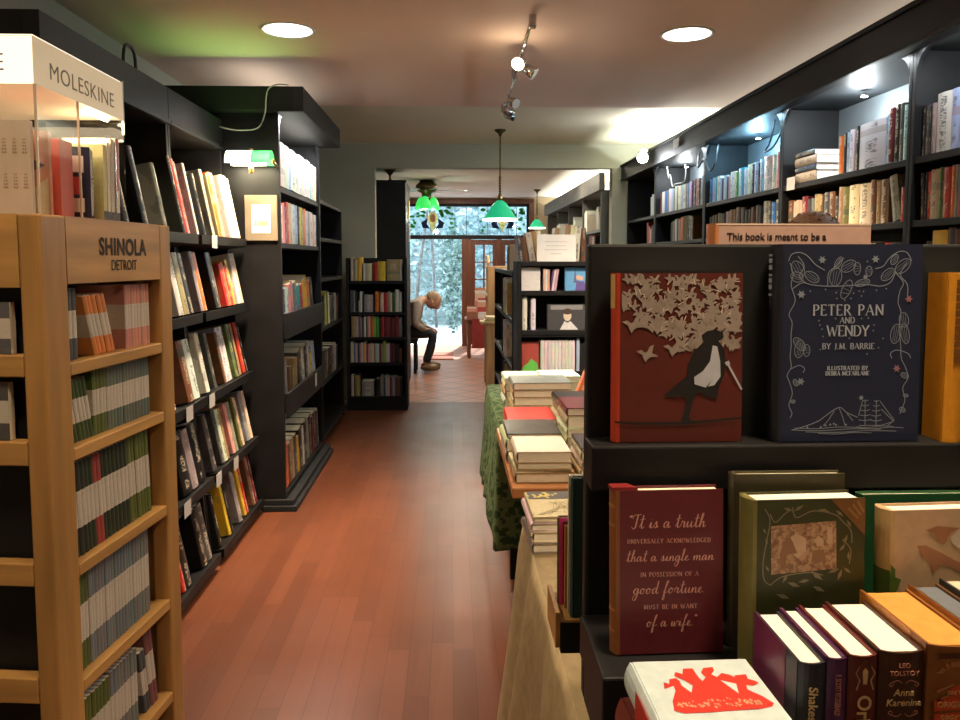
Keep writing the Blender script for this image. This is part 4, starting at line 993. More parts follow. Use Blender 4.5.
nbx = box_thing('gift_box', -1.13, -1.008, 2.175, 2.275, ZI + 0.012, 0.19, flat((0.018, 0.02, 0.055), 0.4), 'navy box with white ray stripes in the showcase opening', 'box', R(20))
ry = MB()
for k in range(22):
    a_ = R(-85 + k * 8)
    if a_ > R(88): break
    c0 = (-0.05, 0.10); 
    ry.prism([(c0[0] + 0.018 * math.cos(a_), c0[1] + 0.018 * math.sin(a_)), (min(0.046, c0[0] + 0.095 * math.cos(a_ - 0.03)), max(0.005, min(0.185, c0[1] + 0.11 * math.sin(a_ - 0.03)))), (min(0.046, c0[0] + 0.095 * math.cos(a_ + 0.03)), max(0.005, min(0.185, c0[1] + 0.11 * math.sin(a_ + 0.03))))], 'x', 0.0612, 0.0616)
ry.build('ray_print', M['paper'], nbx)
for z0_, z1_ in ((0.12, 0.165), (0.012, 0.05)): bx(-0.055, 0.045, -0.0506, -0.0502, z0_, z1_).build('white_print', M['paper'], nbx)
MB().box(-0.055, 0.04, -0.0506, -0.0502, 0.06, 0.108).build('red_print', flat((0.5, 0.06, 0.06)), nbx)
for i, (y_, t_, h_, c_, lab) in enumerate(((2.302, 0.022, 0.225, (0.55, 0.50, 0.22), 'olive cream notebook beside the navy ray box'), (2.328, 0.02, 0.235, (0.66, 0.58, 0.44), 'cream notebook second past the navy ray box'), (2.352, 0.024, 0.25, (0.70, 0.62, 0.48), 'cream notebook with clipped pen in the showcase'), (2.385, 0.026, 0.255, (0.60, 0.50, 0.36), 'cream notebook with red stripe at the end of the showcase'))):
    o = make_book('notebook', 0.14, t_, h_, c_, lab, None, 'notebook', soft=True, plain=True, round_spine=False)
    o.data.materials[0] = flat(c_)
    o.location = (-1.006, y_ + t_, ZI); o.rotation_euler = (R(2), 0, R(180))
    bx(-0.0006, 0.003, 0.001, t_ - 0.001, 0, 0.034).build('spine_band', flat((0.05, 0.05, 0.05)), o)
    if i == 3: bx(-0.0012, 0.002, t_ * 0.35, t_ * 0.75, 0.1, h_).build('red_stripe', flat((0.5, 0.04, 0.03)), o)
    if i == 2: MB().tube([(-0.008, t_ * 0.5, 0.03), (-0.008, t_ * 0.5, 0.24)], 0.004).build('pen', M['chrome'], o)
# ================================================================== FRONT DISPLAY STAND AND ITS BOOKS
DS = empty('book_display_stand', (0.62, 1.05, 0.7505), label='black tiered display stand with face-out books on the khaki table', cat='display stand')
def dpart(name, m, bev, *boxes):
    b_ = MB()
    for (x0, x1, y0, y1, z0, z1) in boxes: b_.box(x0 - 0.62, x1 - 0.62, y0 - 1.05, y1 - 1.05, z0 - 0.7505, z1 - 0.7505)
    return b_.build(name, m, DS, bev=bev)
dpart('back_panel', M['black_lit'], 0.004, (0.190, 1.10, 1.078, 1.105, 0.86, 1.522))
dpart('shelf', M['black'], 0.003, (0.187, 1.10, 1.018, 1.0775, 1.188, 1.25))
dpart('shelf', M['black'], 0.003, (0.183, 1.10, 0.905, 1.0775, 0.93, 0.99))
dpart('base', M['black'], 0.003, (0.235, 1.10, 0.60, 1.07, 0.7505, 0.8595))
dpart('base', M['black'], 0.002, (0.19, 1.10, 0.915, 1.0775, 0.86, 0.9295))
dpart('step_shelf', M['black'], 0.002, (0.20, 1.10, 0.60, 0.9045, 0.86, 0.88))
dpart('rear_shelf', M['black'], 0.002, (0.36, 1.10, 1.1055, 1.23, 1.165, 1.185))
dpart('rear_shelf', M['black'], 0.002, (0.168, 1.10, 1.165, 1.27, 0.885, 0.935))
dpart('shelf_lining', M['oak_h'], 0.001, (0.168, 1.10, 1.165, 1.27, 0.9352, 0.94))
dpart('shelf_lip', M['oak_h'], 0.001, (0.160, 0.1675, 1.165, 1.27, 0.895, 0.952))
dpart('rear_base', M['black'], 0.002, (0.30, 1.10, 1.1055, 1.20, 0.7505, 0.8845))

def fbook(x, y, z, w, t, h, colr, label, rz=0.0, lean=2.0, pages='pages', spine=None, rough=0.5):
    """a book shown face out: root = its cover; local x across, -y towards the viewer"""
    c, p = book_meshes('book', w, t, h)
    o = c.build('book', flat(colr, rough)); o.color = c4(colr)
    p.build('page_block', M[pages], o)
    if spine:
        n = 6; pl = []; bulge = min(0.007, t * 0.18)
        for i in range(n + 1):
            f = i / n; pl.append((-bulge * (1 - (2 * f - 1) ** 2) - 0.0007, t * f))
        pl += [(0.004, t + 0.0004), (0.004, -0.0004)]
        MB().prism(pl, 'z', 0.0, h).build('spine', flat(spine, 0.4), o)
    # lean back: the top moves +y, pivot on the front lower edge, lift so that the rear edge rests
    l = R(lean)
    o.location = (x, y, z + t * math.sin(l) + 0.0005)
    o.rotation_euler = Euler((-l, 0, rz), 'XYZ')
    return tag(o, label, 'book')
def ribbon(mb, pts, wdt, pen=None, y=-0.0006):
    """a drawn line on the cover plane (x, z)"""
    if len(pts) < 2: return
    P = [Vector((p[0], p[1])) for p in pts]
    L_1 = []; R_1 = []
    for i, p in enumerate(P):
        d = (P[min(i + 1, len(P) - 1)] - P[max(i - 1, 0)])
        if d.length < 1e-9: d = Vector((1, 0))
        d.normalize(); n = Vector((-d.y, d.x))
        w_ = wdt * (pen(d) if pen else 1) * 0.5
        L_1.append(p + n * w_); R_1.append(p - n * w_)
    b0 = len(mb.v); k = len(P)
    mb.add([(q.x, y, q.y) for q in L_1] + [(q.x, y, q.y) for q in R_1], [(i, i + 1, k + i + 1, k + i) for i in range(k - 1)])
def poly(mb, pts, y=-0.0006): mb.add([(p[0], y, p[1]) for p in pts], [tuple(range(len(pts)))])
def smooth(pts, n=5):
    out = []
    for i in range(len(pts) - 1):
        p0 = pts[max(i - 1, 0)]; p1 = pts[i]; p2 = pts[i + 1]; p3 = pts[min(i + 2, len(pts) - 1)]
        for k in range(n):
            t = k / n
            out.append(tuple(0.5 * (2 * p1[j] + (p2[j] - p0[j]) * t + (2 * p0[j] - 5 * p1[j] + 4 * p2[j] - p3[j]) * t * t + (3 * p1[j] - p0[j] - 3 * p2[j] + p3[j]) * t ** 3) for j in (0, 1)))
    out.append(tuple(pts[-1])); return out
def arc(cx, cy, rx, ry, a0, a1, n=12): return [(cx + rx * math.cos(R(a0 + (a1 - a0) * i / n)), cy + ry * math.sin(R(a0 + (a1 - a0) * i / n))) for i in range(n + 1)]
# serif capitals drawn as pen strokes
CAP = {
 'A': (0.78, [[(0.04, 0), (0.39, 1)], [(0.39, 1), (0.74, 0)], [(0.17, 0.34), (0.61, 0.34)]]),
 'B': (0.62, [[(0.1, 0), (0.1, 1)], [(0.1, 1)] + arc(0.3, 0.77, 0.22, 0.23, 90, -90) + [(0.1, 0.54)], [(0.1, 0.54)] + arc(0.32, 0.27, 0.26, 0.27, 90, -90) + [(0.1, 0)]]),
 'C': (0.72, [arc(0.42, 0.5, 0.36, 0.5, 45, 315, 16)]), 'D': (0.76, [[(0.1, 0), (0.1, 1)], [(0.1, 1)] + arc(0.28, 0.5, 0.4, 0.5, 90, -90, 16) + [(0.1, 0)]]),
 'E': (0.58, [[(0.1, 0), (0.1, 1)], [(0.1, 1), (0.52, 1), (0.52, 0.9)], [(0.1, 0.52), (0.42, 0.52)], [(0.1, 0), (0.54, 0), (0.54, 0.12)]]),
 'F': (0.55, [[(0.1, 0), (0.1, 1)], [(0.1, 1), (0.52, 1), (0.52, 0.88)], [(0.1, 0.52), (0.42, 0.52)]]),
 'G': (0.78, [arc(0.42, 0.5, 0.36, 0.5, 45, 330, 16), [(0.72, 0.05), (0.72, 0.42), (0.52, 0.42)]]),
 'H': (0.78, [[(0.1, 0), (0.1, 1)], [(0.68, 0), (0.68, 1)], [(0.1, 0.52), (0.68, 0.52)]]), 'I': (0.24, [[(0.12, 0), (0.12, 1)]]), 'J': (0.4, [[(0.28, 1), (0.28, 0.12), (0.2, -0.05), (0.06, -0.02)]]),
 'K': (0.7, [[(0.1, 0), (0.1, 1)], [(0.62, 1), (0.14, 0.48)], [(0.25, 0.58), (0.66, 0)]]), 'L': (0.56, [[(0.1, 0), (0.1, 1)], [(0.1, 0), (0.52, 0), (0.52, 0.14)]]),
 'M': (0.92, [[(0.1, 0), (0.14, 1)], [(0.14, 1), (0.46, 0.08)], [(0.46, 0.08), (0.78, 1)], [(0.78, 1), (0.82, 0)]]), 'N': (0.8, [[(0.1, 0), (0.1, 1)], [(0.1, 1), (0.7, 0)], [(0.7, 0), (0.7, 1)]]),
 'O': (0.82, [arc(0.41, 0.5, 0.36, 0.5, 0, 360, 20)]), 'P': (0.58, [[(0.1, 0), (0.1, 1)], [(0.1, 1)] + arc(0.28, 0.74, 0.25, 0.26, 90, -90) + [(0.1, 0.48)]]),
 'R': (0.68, [[(0.1, 0), (0.1, 1)], [(0.1, 1)] + arc(0.28, 0.75, 0.24, 0.25, 90, -90) + [(0.1, 0.5)], [(0.3, 0.5), (0.66, 0)]]),
 'S': (0.54, [smooth([(0.46, 0.84), (0.36, 0.98), (0.2, 0.99), (0.08, 0.84), (0.12, 0.64), (0.36, 0.44), (0.46, 0.26), (0.4, 0.06), (0.22, 0.0), (0.08, 0.1), (0.06, 0.2)], 3)]),
 'T': (0.64, [[(0.32, 0), (0.32, 1)], [(0.04, 0.88), (0.04, 1), (0.6, 1), (0.6, 0.88)]]), 'U': (0.76, [[(0.12, 1), (0.12, 0.3)] + arc(0.38, 0.28, 0.26, 0.28, 180, 360, 10) + [(0.64, 1)]]),
 'V': (0.76, [[(0.04, 1), (0.38, 0)], [(0.38, 0), (0.72, 1)]]), 'W': (1.06, [[(0.04, 1), (0.3, 0)], [(0.3, 0), (0.53, 0.85)], [(0.53, 0.85), (0.76, 0)], [(0.76, 0), (1.02, 1)]]), 'Y': (0.7, [[(0.04, 1), (0.35, 0.48)], [(0.66, 1), (0.35, 0.48)], [(0.35, 0.48), (0.35, 0)]]),
 '.': (0.22, [[(0.07, 0.0), (0.13, 0.06)]]), ' ': (0.4, [])}
def caps(mb, text, cx, z, h, thick=0.13, y=-0.0006, sp=0.12, sx=1.0, serif=True, xf=None):
    tot = sum(CAP[c][0] + sp for c in text) - sp
    x = cx - tot * h * sx / 2
    for c in text:
        wd, strokes = CAP[c]
        for s_ in strokes:
            pts = [(x + p[0] * h * sx, z + p[1] * h) for p in s_]
            if xf: pts = [xf(p) for p in pts]
            ribbon(mb, pts, thick * h, lambda d: 0.45 + 0.75 * max(0.0, -d.y if d.x > 0.2 else abs(d.y)), y)
            if serif and len(s_) <= 3:
                for p in (s_[0], s_[-1]):
                    if p[1] in (0, 1):
                        q = [(x + (p[0] - 0.1) * h * sx, z + p[1] * h), (x + (p[0] + 0.1) * h * sx, z + p[1] * h)]
                        if xf: q = [xf(u) for u in q]
                        ribbon(mb, q, thick * h * 0.4, None, y - 0.00005)
        x += (wd + sp) * h * sx
CUR = {
 'i': (0.34, [[(0, 0.04), (0.12, 0.42), (0.12, 0.08), (0.2, 0.0), (0.34, 0.12)], [(0.17, 0.6), (0.19, 0.63)]]),
 't': (0.38, [[(0, 0.06), (0.14, 0.45), (0.2, 0.95), (0.14, 0.3), (0.18, 0.02), (0.26, 0), (0.38, 0.12)], [(0.0, 0.62), (0.36, 0.68)]]),
 's': (0.4, [[(0, 0.06), (0.16, 0.46), (0.2, 0.3), (0.24, 0.12), (0.16, 0.0), (0.06, 0.03)], [(0.16, 0.0), (0.4, 0.1)]]),
 'a': (0.56, [[(0.34, 0.38), (0.2, 0.44), (0.04, 0.24), (0.08, 0.02), (0.22, 0.06), (0.35, 0.42), (0.35, 0.1), (0.42, 0), (0.56, 0.12)]]),
 'r': (0.44, [[(0, 0.08), (0.1, 0.46), (0.14, 0.38), (0.28, 0.4), (0.25, 0.1), (0.31, 0), (0.44, 0.12)]]),
 'u': (0.56, [[(0, 0.16), (0.08, 0.42), (0.07, 0.1), (0.15, 0), (0.3, 0.2), (0.36, 0.42), (0.35, 0.08), (0.42, 0), (0.56, 0.12)]]),
 'h': (0.54, [[(0, 0.06), (0.2, 0.6), (0.24, 0.98), (0.15, 0.9), (0.08, 0.0), (0.16, 0.3), (0.3, 0.42), (0.34, 0.28), (0.34, 0.05), (0.4, 0), (0.54, 0.12)]]),
 'n': (0.54, [[(0, 0.16), (0.08, 0.42), (0.08, 0.0), (0.16, 0.3), (0.3, 0.42), (0.34, 0.28), (0.34, 0.05), (0.4, 0), (0.54, 0.12)]]),
 'm': (0.8, [[(0, 0.16), (0.08, 0.42), (0.08, 0.0), (0.16, 0.3), (0.29, 0.42), (0.32, 0.28), (0.32, 0.0), (0.4, 0.3), (0.55, 0.42), (0.58, 0.28), (0.58, 0.05), (0.66, 0), (0.8, 0.12)]]),
 'g': (0.54, [[(0.34, 0.38), (0.2, 0.44), (0.04, 0.24), (0.08, 0.02), (0.22, 0.06), (0.36, 0.42), (0.32, -0.2), (0.18, -0.5), (0.02, -0.4), (0.1, -0.15), (0.54, 0.12)]]),
 'l': (0.34, [[(0, 0.06), (0.2, 0.6), (0.22, 1.0), (0.13, 0.92), (0.09, 0.1), (0.18, 0), (0.34, 0.12)]]),
 'e': (0.4, [[(0, 0.1), (0.2, 0.26), (0.2, 0.43), (0.07, 0.34), (0.06, 0.08), (0.18, 0), (0.4, 0.12)]]),
 'o': (0.48, [[(0.2, 0.44), (0.04, 0.28), (0.08, 0.02), (0.26, 0.05), (0.3, 0.32), (0.2, 0.44), (0.26, 0.34), (0.48, 0.34)]]),
 'd': (0.58, [[(0.34, 0.38), (0.2, 0.44), (0.04, 0.24), (0.08, 0.02), (0.22, 0.06), (0.36, 0.5), (0.42, 1.0), (0.36, 0.3), (0.36, 0.08), (0.44, 0), (0.58, 0.12)]]),
 'f': (0.42, [[(0, 0.06), (0.2, 0.55), (0.32, 0.98), (0.2, 0.9), (0.12, 0.2), (0.04, -0.48), (0.16, -0.4), (0.14, 0.0), (0.42, 0.14)]]),
 'w': (0.66, [[(0, 0.16), (0.08, 0.42), (0.07, 0.08), (0.16, 0.0), (0.28, 0.38), (0.28, 0.08), (0.38, 0.0), (0.5, 0.42), (0.66, 0.36)]]),
 'I': (0.6, [[(0.02, 0.7), (0.1, 0.95), (0.34, 0.98), (0.62, 1.02)], [(0.38, 0.98), (0.34, 0.5), (0.3, 0.06), (0.14, -0.04), (0.02, 0.12)]]),
 '.': (0.2, [[(0.05, 0.0), (0.09, 0.03)]]), "'": (0.2, [[(0.05, 0.95), (0.0, 0.8)], [(0.15, 0.95), (0.1, 0.8)]]), ' ': (0.34, [])}
def cursive(mb, text, cx, z, h, thick=0.075, sl=0.35):
    tot = sum(CUR[c][0] for c in text); x = cx - tot * h / 2
    for c in text:
        wd, ss = CUR[c]
        for s_ in ss:
            pts = smooth([(x + (p[0] + p[1] * sl * 0.5) * h, z + p[1] * h) for p in s_], 5) if len(s_) > 2 else [(x + (p[0] + p[1] * sl * 0.5) * h, z + p[1] * h) for p in s_]
            ribbon(mb, pts, thick * h, lambda d: 0.55 + 0.7 * max(0.0, -d.y))
        x += wd * h

# --- red book with the flock of birds
w, h = 0.173, 0.231
rb = fbook(0.224, 1.036, 1.25, w, 0.026, h, (0.115, 0.018, 0.012), 'red book with pale bird flock and black coated figure, face out', R(0.6), 2.2, spine=(0.5, 0.05, 0.02), rough=0.45)
gx = lambda px: (px - 48) / (540 - 48) * w; gz = lambda py: (697 - py) / (697 - 35) * h   # 4x crop of the cover
spine_arc(rb, 0.026, 0.183, 0.2295, flat((0.62, 0.40, 0.14), 0.3), 'gilt_spine_print')
bird = MB(); rr = random.Random(3)
def in_flock(px, py):
    if py < 36 or px < 40 or px > 538: return False
    lim = 175 + (px - 60) * 0.62 if px < 330 else 330
    return py < lim
shape = [(-1.0, 0.25), (-0.55, 0.42), (-0.2, 0.12), (0.0, 0.2), (0.25, 0.75), (0.62, 0.95), (0.5, 0.35), (0.45, 0.05), (0.85, -0.1), (1.05, -0.28), (0.6, -0.3), (0.3, -0.35), (0.05, -0.55), (-0.15, -0.85), (-0.35, -0.45), (-0.45, -0.1)]
nb_ = 0
while nb_ < 165:
    px, py = rr.uniform(60, 522), rr.uniform(52, 335)
    if not in_flock(px, py): continue
    s_ = rr.uniform(20, 32) if py < 220 else rr.uniform(26, 36); a = rr.uniform(-0.9, 0.9); fl = rr.choice((-1, 1))
    pts = []
    for (u, v) in shape:
        x_ = px + s_ * (u * fl * math.cos(a) - v * math.sin(a)); y_ = py - s_ * (u * fl * math.sin(a) + v * math.cos(a))
        pts.append((min(w - 0.0006, max(0.006, gx(x_))), min(h - 0.0006, gz(y_))))
    bird.cur = 0 if rr.random() < 0.8 else 1
    poly(bird, pts, -0.0005 - nb_ * 0.000002); nb_ += 1
for px, py, s_ in ((165, 350, 42), (270, 330, 42), (110, 235, 44), (210, 245, 40), (320, 260, 34)):
    poly(bird, [(gx(px + s_ * u), gz(py - s_ * v * 0.9)) for u, v in shape], -0.00085)
bird.cur = 2
for i in range(60):
    px, py = rr.uniform(70, 520), rr.uniform(50, 320)
    if in_flock(px, py):
        a = rr.uniform(0, 3.1); l = rr.uniform(8, 14)
        ribbon(bird, [(gx(px - l * math.cos(a)), gz(py - l * math.sin(a))), (gx(px + l * math.cos(a)), gz(py + l * math.sin(a)))], 0.0012, None, -0.00095)
bird.build('bird_print', [flat((0.36, 0.30, 0.26)), flat((0.31, 0.26, 0.22)), flat((0.62, 0.52, 0.42))], rb)
fig = MB()
P4 = lambda L: [(gx(a), gz(b)) for a, b in L]
poly(fig, P4([(384, 300), (378, 278), (400, 262), (435, 256), (462, 268), (464, 290), (445, 300), (440, 320), (400, 318)]), -0.0011)
poly(fig, P4([(400, 300), (445, 300), (468, 330), (474, 380), (470, 430), (448, 480), (442, 528), (400, 520), (372, 498), (352, 520), (340, 560), (330, 598), (345, 616), (300, 616), (312, 580), (322, 530), (300, 512), (296, 522), (230, 514), (270, 480), (320, 440), (326, 390), (350, 340), (385, 305)]), -0.00105)
poly(fig, P4([(40, 612), (120, 618), (300, 618), (400, 612), (539, 600), (539, 608), (400, 622), (300, 630), (120, 628), (40, 620)]), -0.0011)
fig.build('figure_print', flat((0.010, 0.009, 0.010)), rb)
wst = MB()
poly(wst, P4([(422, 318), (440, 322), (452, 380), (454, 440), (430, 474), (405, 480), (418, 455), (396, 484), (352, 470), (350, 442), (385, 418), (412, 380)]), -0.0013)
ribbon(wst, P4([(482, 390), (538, 492)]), 0.0026, None, -0.0013)
poly(wst, P4([(470, 385), (486, 378), (492, 392), (478, 398)]), -0.0013)
wst.build('waistcoat_print', flat((0.56, 0.60, 0.68)), rb)
# --- dark blue book
w, h = 0.196, 0.270
bb = fbook(0.4455, 1.031, 1.25, w, 0.034, h, (0.008, 0.0145, 0.050), 'navy cloth book with silver vine border, lettering and sailing ship', R(0.3), 1.6, rough=0.6, spine=(0.014, 0.018, 0.034))
bxs = lambda px: (px - 46) / (925 - 30) * w                  # 6.19x crops, top one y=18..650, lower one offset
bz1 = lambda py: h - (py - 18) / (1216 - 18) * h; bz2 = lambda py: bz1(py + 619)
silver = flat((0.44, 0.50, 0.60), 0.35, 0.0)
tl = MB()
caps(tl, 'PETER PAN', bxs(475), bz1(446), 0.0142, 0.13, sp=0.16)
caps(tl, 'AND', bxs(470), bz1(494), 0.0082, 0.13, sp=0.10)
caps(tl, 'WENDY', bxs(475), bz1(572), 0.0142, 0.13, sp=0.06)
caps(tl, 'BY J.M. BARRIE', bxs(480), bz2(32), 0.0078, 0.15, sp=0.14)
caps(tl, 'ILLUSTRATED BY', bxs(478), bz2(160), 0.0055, 0.2, sp=0.14)
caps(tl, 'DEBRA MCFARLANE', bxs(478), bz2(192), 0.0055, 0.2, sp=0.12, sx=0.93)
tl.build('title_lettering', silver, bb)
vn = MB()
B1 = lambda L: [(bxs(a), bz1(b)) for a, b in L]; B2 = lambda L: [(bxs(a), bz2(b)) for a, b in L]
for L in ([(90, 120), (110, 80), (160, 68), (210, 90), (260, 140), (320, 175)], [(100, 130), (120, 200), (110, 265), (135, 340), (130, 380), (100, 440), (120, 490), (115, 560), (118, 640)], [(120, 285), (180, 250), (240, 262), (320, 270), (430, 270), (500, 265), (600, 262), (680, 270), (740, 245), (770, 180)], [(870, 120), (840, 70), (790, 62), (730, 100), (690, 150), (640, 165)], [(770, 190), (820, 250), (800, 300), (790, 370), (810, 430), (800, 520), (810, 600), (815, 648)], [(150, 90), (190, 150), (160, 210), (200, 250)], [(340, 270), (345, 190), (390, 150), (440, 100)], [(840, 130), (800, 200), (845, 260), (850, 330)]):
    ribbon(vn, smooth(B1(L), 6), 0.0011)
for L in ([(118, 0), (112, 80), (120, 140), (95, 190), (110, 230), (130, 300), (110, 370), (130, 420), (118, 450)], [(120, 150), (170, 130), (205, 150), (195, 175)], [(815, 20), (820, 90), (850, 150), (865, 210), (835, 270), (850, 340), (840, 380), (820, 430)], [(760, 90), (750, 60), (790, 40), (860, 60), (880, 90)]):
    ribbon(vn, smooth(B2(L), 6), 0.0011)
def leafp(cx, cz, rx, ry, a, f=B1):
    pts = [(rx * math.cos(t), ry * math.sin(t)) for t in [2 * math.pi * i / 14 for i in range(15)]]
    o_ = [(cx + u * math.cos(R(a)) - v * math.sin(R(a)), cz + u * math.sin(R(a)) + v * math.cos(R(a))) for u, v in pts]
    ribbon(vn, f(o_), 0.0009)
    for k in (-0.5, 0.0, 0.5):
        ribbon(vn, f([(cx + u * math.cos(R(a)) - v * math.sin(R(a)), cz + u * math.sin(R(a)) + v * math.cos(R(a))) for u, v in ((-rx * 0.8, k * ry), (rx * 0.8, k * ry * 0.6))]), 0.0005)
for q in ((150, 170, 55, 38, 60), (145, 215, 40, 30, 20), (240, 215, 50, 28, 30), (390, 215, 55, 38, 100), (470, 150, 50, 32, -30), (405, 130, 40, 18, -60), (460, 290, 28, 62, 25), (525, 165, 22, 38, 0), (600, 180, 20, 30, 0), (560, 250, 48, 20, -15), (720, 200, 50, 28, -40), (815, 150, 58, 34, -40), (760, 110, 34, 20, -60), (830, 475, 45, 30, 80), (780, 560, 60, 32, 100), (840, 560, 62, 26, 80), (170, 620, 50, 26, 45)): leafp(*q)
for q in ((170, 30, 55, 30, 100), (215, 40, 22, 36, 0), (150, 235, 22, 14, 60), (845, 195, 26, 16, 20), (835, 405, 20, 14, 30), (135, 350, 14, 10, 0), (855, 318, 16, 9, 10)): leafp(*q, f=B2)
def star(cx, cz, r_, f=B1, n=6):
    poly(vn, f([(cx + (r_ if i % 2 == 0 else r_ * 0.5) * math.cos(math.pi * i / n), cz + (r_ if i % 2 == 0 else r_ * 0.5) * math.sin(math.pi * i / n)) for i in range(2 * n)]), -0.0007)
for q in ((303, 112, 26), (640, 108, 26), (175, 320, 28), (578, 215, 18)): star(*q)
star(182, 228, 26, B2); star(570, 330, 18, B2)
for px, py in ((230, 300), (327, 290), (395, 310), (400, 345), (450, 355), (490, 345), (505, 313), (540, 300), (568, 303), (556, 330), (650, 295), (712, 285), (588, 122), (290, 478), (318, 574), (640, 506), (636, 540), (700, 588), (296, 505), (395, 466), (560, 466), (602, 463), (485, 585), (310, 530)): star(px, py, 6.5, B1, 4)
for px, py in ((302, 35), (672, 25), (600, 62)): star(px, py, 6, B2, 4)
# island and ship
ribbon(vn, smooth(B2([(130, 525), (220, 500), (300, 470), (350, 435), (430, 388), (480, 420), (550, 450)]), 5), 0.0011)
for yy, x0_, x1_ in ((512, 150, 560), (524, 130, 700), (536, 220, 800), (546, 300, 640), (508, 540, 780), (516, 560, 845)): ribbon(vn, smooth(B2([(x0_, yy), ((2 * x0_ + x1_) / 3, yy + 5), ((x0_ + 2 * x1_) / 3, yy - 4), (x1_, yy)]), 5), 0.0008)
for L in ([(430, 390), (455, 450), (470, 500)], [(400, 410), (360, 470), (330, 500)], [(480, 425), (520, 470)], [(770, 480), (700, 500), (560, 500)], [(785, 470), (740, 505)], [(595, 340), (598, 498)], [(668, 345), (668, 498)], [(690, 350), (785, 470)], [(700, 400), (780, 475)], [(555, 440), (580, 345)]): ribbon(vn, B2(L), 0.0009)
for y_ in (345, 375, 405, 435, 465):
    s_ = (y_ - 330) * 0.18 + 16
    ribbon(vn, smooth(B2([(597 - s_, y_), (597, y_ + 5), (597 + s_, y_ - 2)]), 3), 0.0009); ribbon(vn, smooth(B2([(668 - s_ * 0.9, y_ + 3), (668, y_ + 8), (668 + s_ * 0.9, y_ + 1)]), 3), 0.0009)
for px, py in ((345, 498), (375, 492), (398, 488), (412, 495), (475, 494), (230, 508), (315, 508)): star(px, py, 9, B2, 4)
vn.build('silver_print', flat((0.27, 0.32, 0.40), 0.35), bb)
vn = MB(); star(858, 348, 26); star(792, 152, 26, B2); vn.build('rose_print', flat((0.35, 0.16, 0.19)), bb)
sm = MB()
for i in range(7): sm.box(-0.0076, -0.0069, 0.013, 0.022, 0.20 + i * 0.009, 0.206 + i * 0.009 if i % 3 else 0.203 + i * 0.009)
sm.build('spine_print', silver, bb)
# --- golden yellow book, spine out, and its dark green neighbour
yb = make_book('book', 0.046, 0.026, 0.232, (0.66, 0.28, 0.012), 'golden yellow book standing spine out beside the navy book', art=False, plain=True)
yb.location = (0.672 + 0.026, 1.027, 1.2505); yb.rotation_euler = (0, 0, R(90))
c_ = MB()
for i in range(11): c_.box(-0.0054, -0.0049, 0.008, 0.018, 0.11 + i * 0.0105, 0.118 + i * 0.0105)
c_.build('spine_lettering', flat((0.20, 0.07, 0.01)), yb)
gb = make_book('book', 0.046, 0.028, 0.233, (0.02, 0.07, 0.04), 'dark green book past the golden yellow one on the display', art=False, plain=True)
gb.location = (0.728, 1.027, 1.2505); gb.rotation_euler = (0, 0, R(90))
# --- burgundy book
w, h = 0.140, 0.212
bg = fbook(0.211, 0.957, 0.99, w, 0.028, h, (0.125, 0.016, 0.024), 'burgundy leather book with cursive quotation in pink gold, face out', R(1.5), 3.5, spine=(0.24, 0.085, 0.025), rough=0.38)
kx = lambda px: (px - 62) / (487 - 62) * w; kz = lambda py: h - (py - 36) / (690 - 36) * h
tl = MB(); k_ = h / 654
cursive(tl, "'It is a truth", kx(262), kz(185), 50 * k_ * 1.08)
caps(tl, 'UNIVERSALLY ACKNOWLEDGED', kx(270), kz(246), 17 * k_, 0.13, sp=0.2, sx=0.95)
cursive(tl, 'that a single man', kx(274), kz(318), 50 * k_ * 0.90)
caps(tl, 'IN POSSESSION OF A', kx(272), kz(380), 17 * k_, 0.13, sp=0.2)
cursive(tl, 'good fortune.', kx(270), kz(448), 50 * k_ * 1.0)
caps(tl, 'MUST BE IN WANT', kx(276), kz(510), 17 * k_, 0.13, sp=0.22)
cursive(tl, "of a wife.'", kx(278), kz(580), 50 * k_ * 0.92)
tl.build('quotation_lettering', flat((0.72, 0.40, 0.32), 0.4), bg)
for z_ in (0.028, 0.055, 0.165, 0.19): spine_arc(bg, 0.028, z_, z_ + 0.003, flat((0.40, 0.17, 0.05)))
MB().prism([(-0.0055, 0.002), (-0.0055, 0.026), (0.02, 0.027), (0.028, 0.001)], 'z', h + 0.0002, h + 0.004).build('top_flap', flat((0.22, 0.02, 0.02), 0.4), bg)
# --- olive picture book with its twin behind
w, h = 0.143, 0.213
ob2 = fbook(0.369, 0.976, 0.99, w + 0.004, 0.02, 0.229, (0.055, 0.048, 0.018), 'dark olive book showing behind the book with the engraving', 0, 2.0, spine=(0.05, 0.04, 0.02))
ob = fbook(0.371, 0.914, 0.99, w, 0.040, h, (0.036, 0.042, 0.012), 'olive green book with pale engraving panel and silver leaf sprays', R(2.5), 2.0, spine=(0.17, 0.16, 0.045), rough=0.45, pages='pages_white')
ox = lambda px: (px - 140) / (668 - 140) * w; oz = lambda py: h - (py - 105) / 812 * h
em, nt, b = nodes('engraving_print')
tc = N(nt, 'ShaderNodeTexCoord'); nz = N(nt, 'ShaderNodeTexNoise', i_Scale=130.0, i_Detail=6.0, i_Distortion=0.8); nt.links.new(tc.outputs['Object'], nz.inputs['Vector'])
rp = N(nt, 'ShaderNodeValToRGB'); rp.color_ramp.elements[0].position = 0.38; rp.color_ramp.elements[0].color = (0.20, 0.10, 0.05, 1); rp.color_ramp.elements[1].position = 0.6; rp.color_ramp.elements[1].color = (0.46, 0.29, 0.18, 1)
nt.links.new(nz.outputs['Fac'], rp.inputs['Fac']); nt.links.new(rp.outputs['Color'], b.inputs['Base Color'])
OX = lambda L: [(ox(a), oz(b_)) for a, b_ in L]
q = MB(); poly(q, OX([(220, 228), (528, 210), (534, 440), (224, 460)])); q.build('engraving', em, ob)
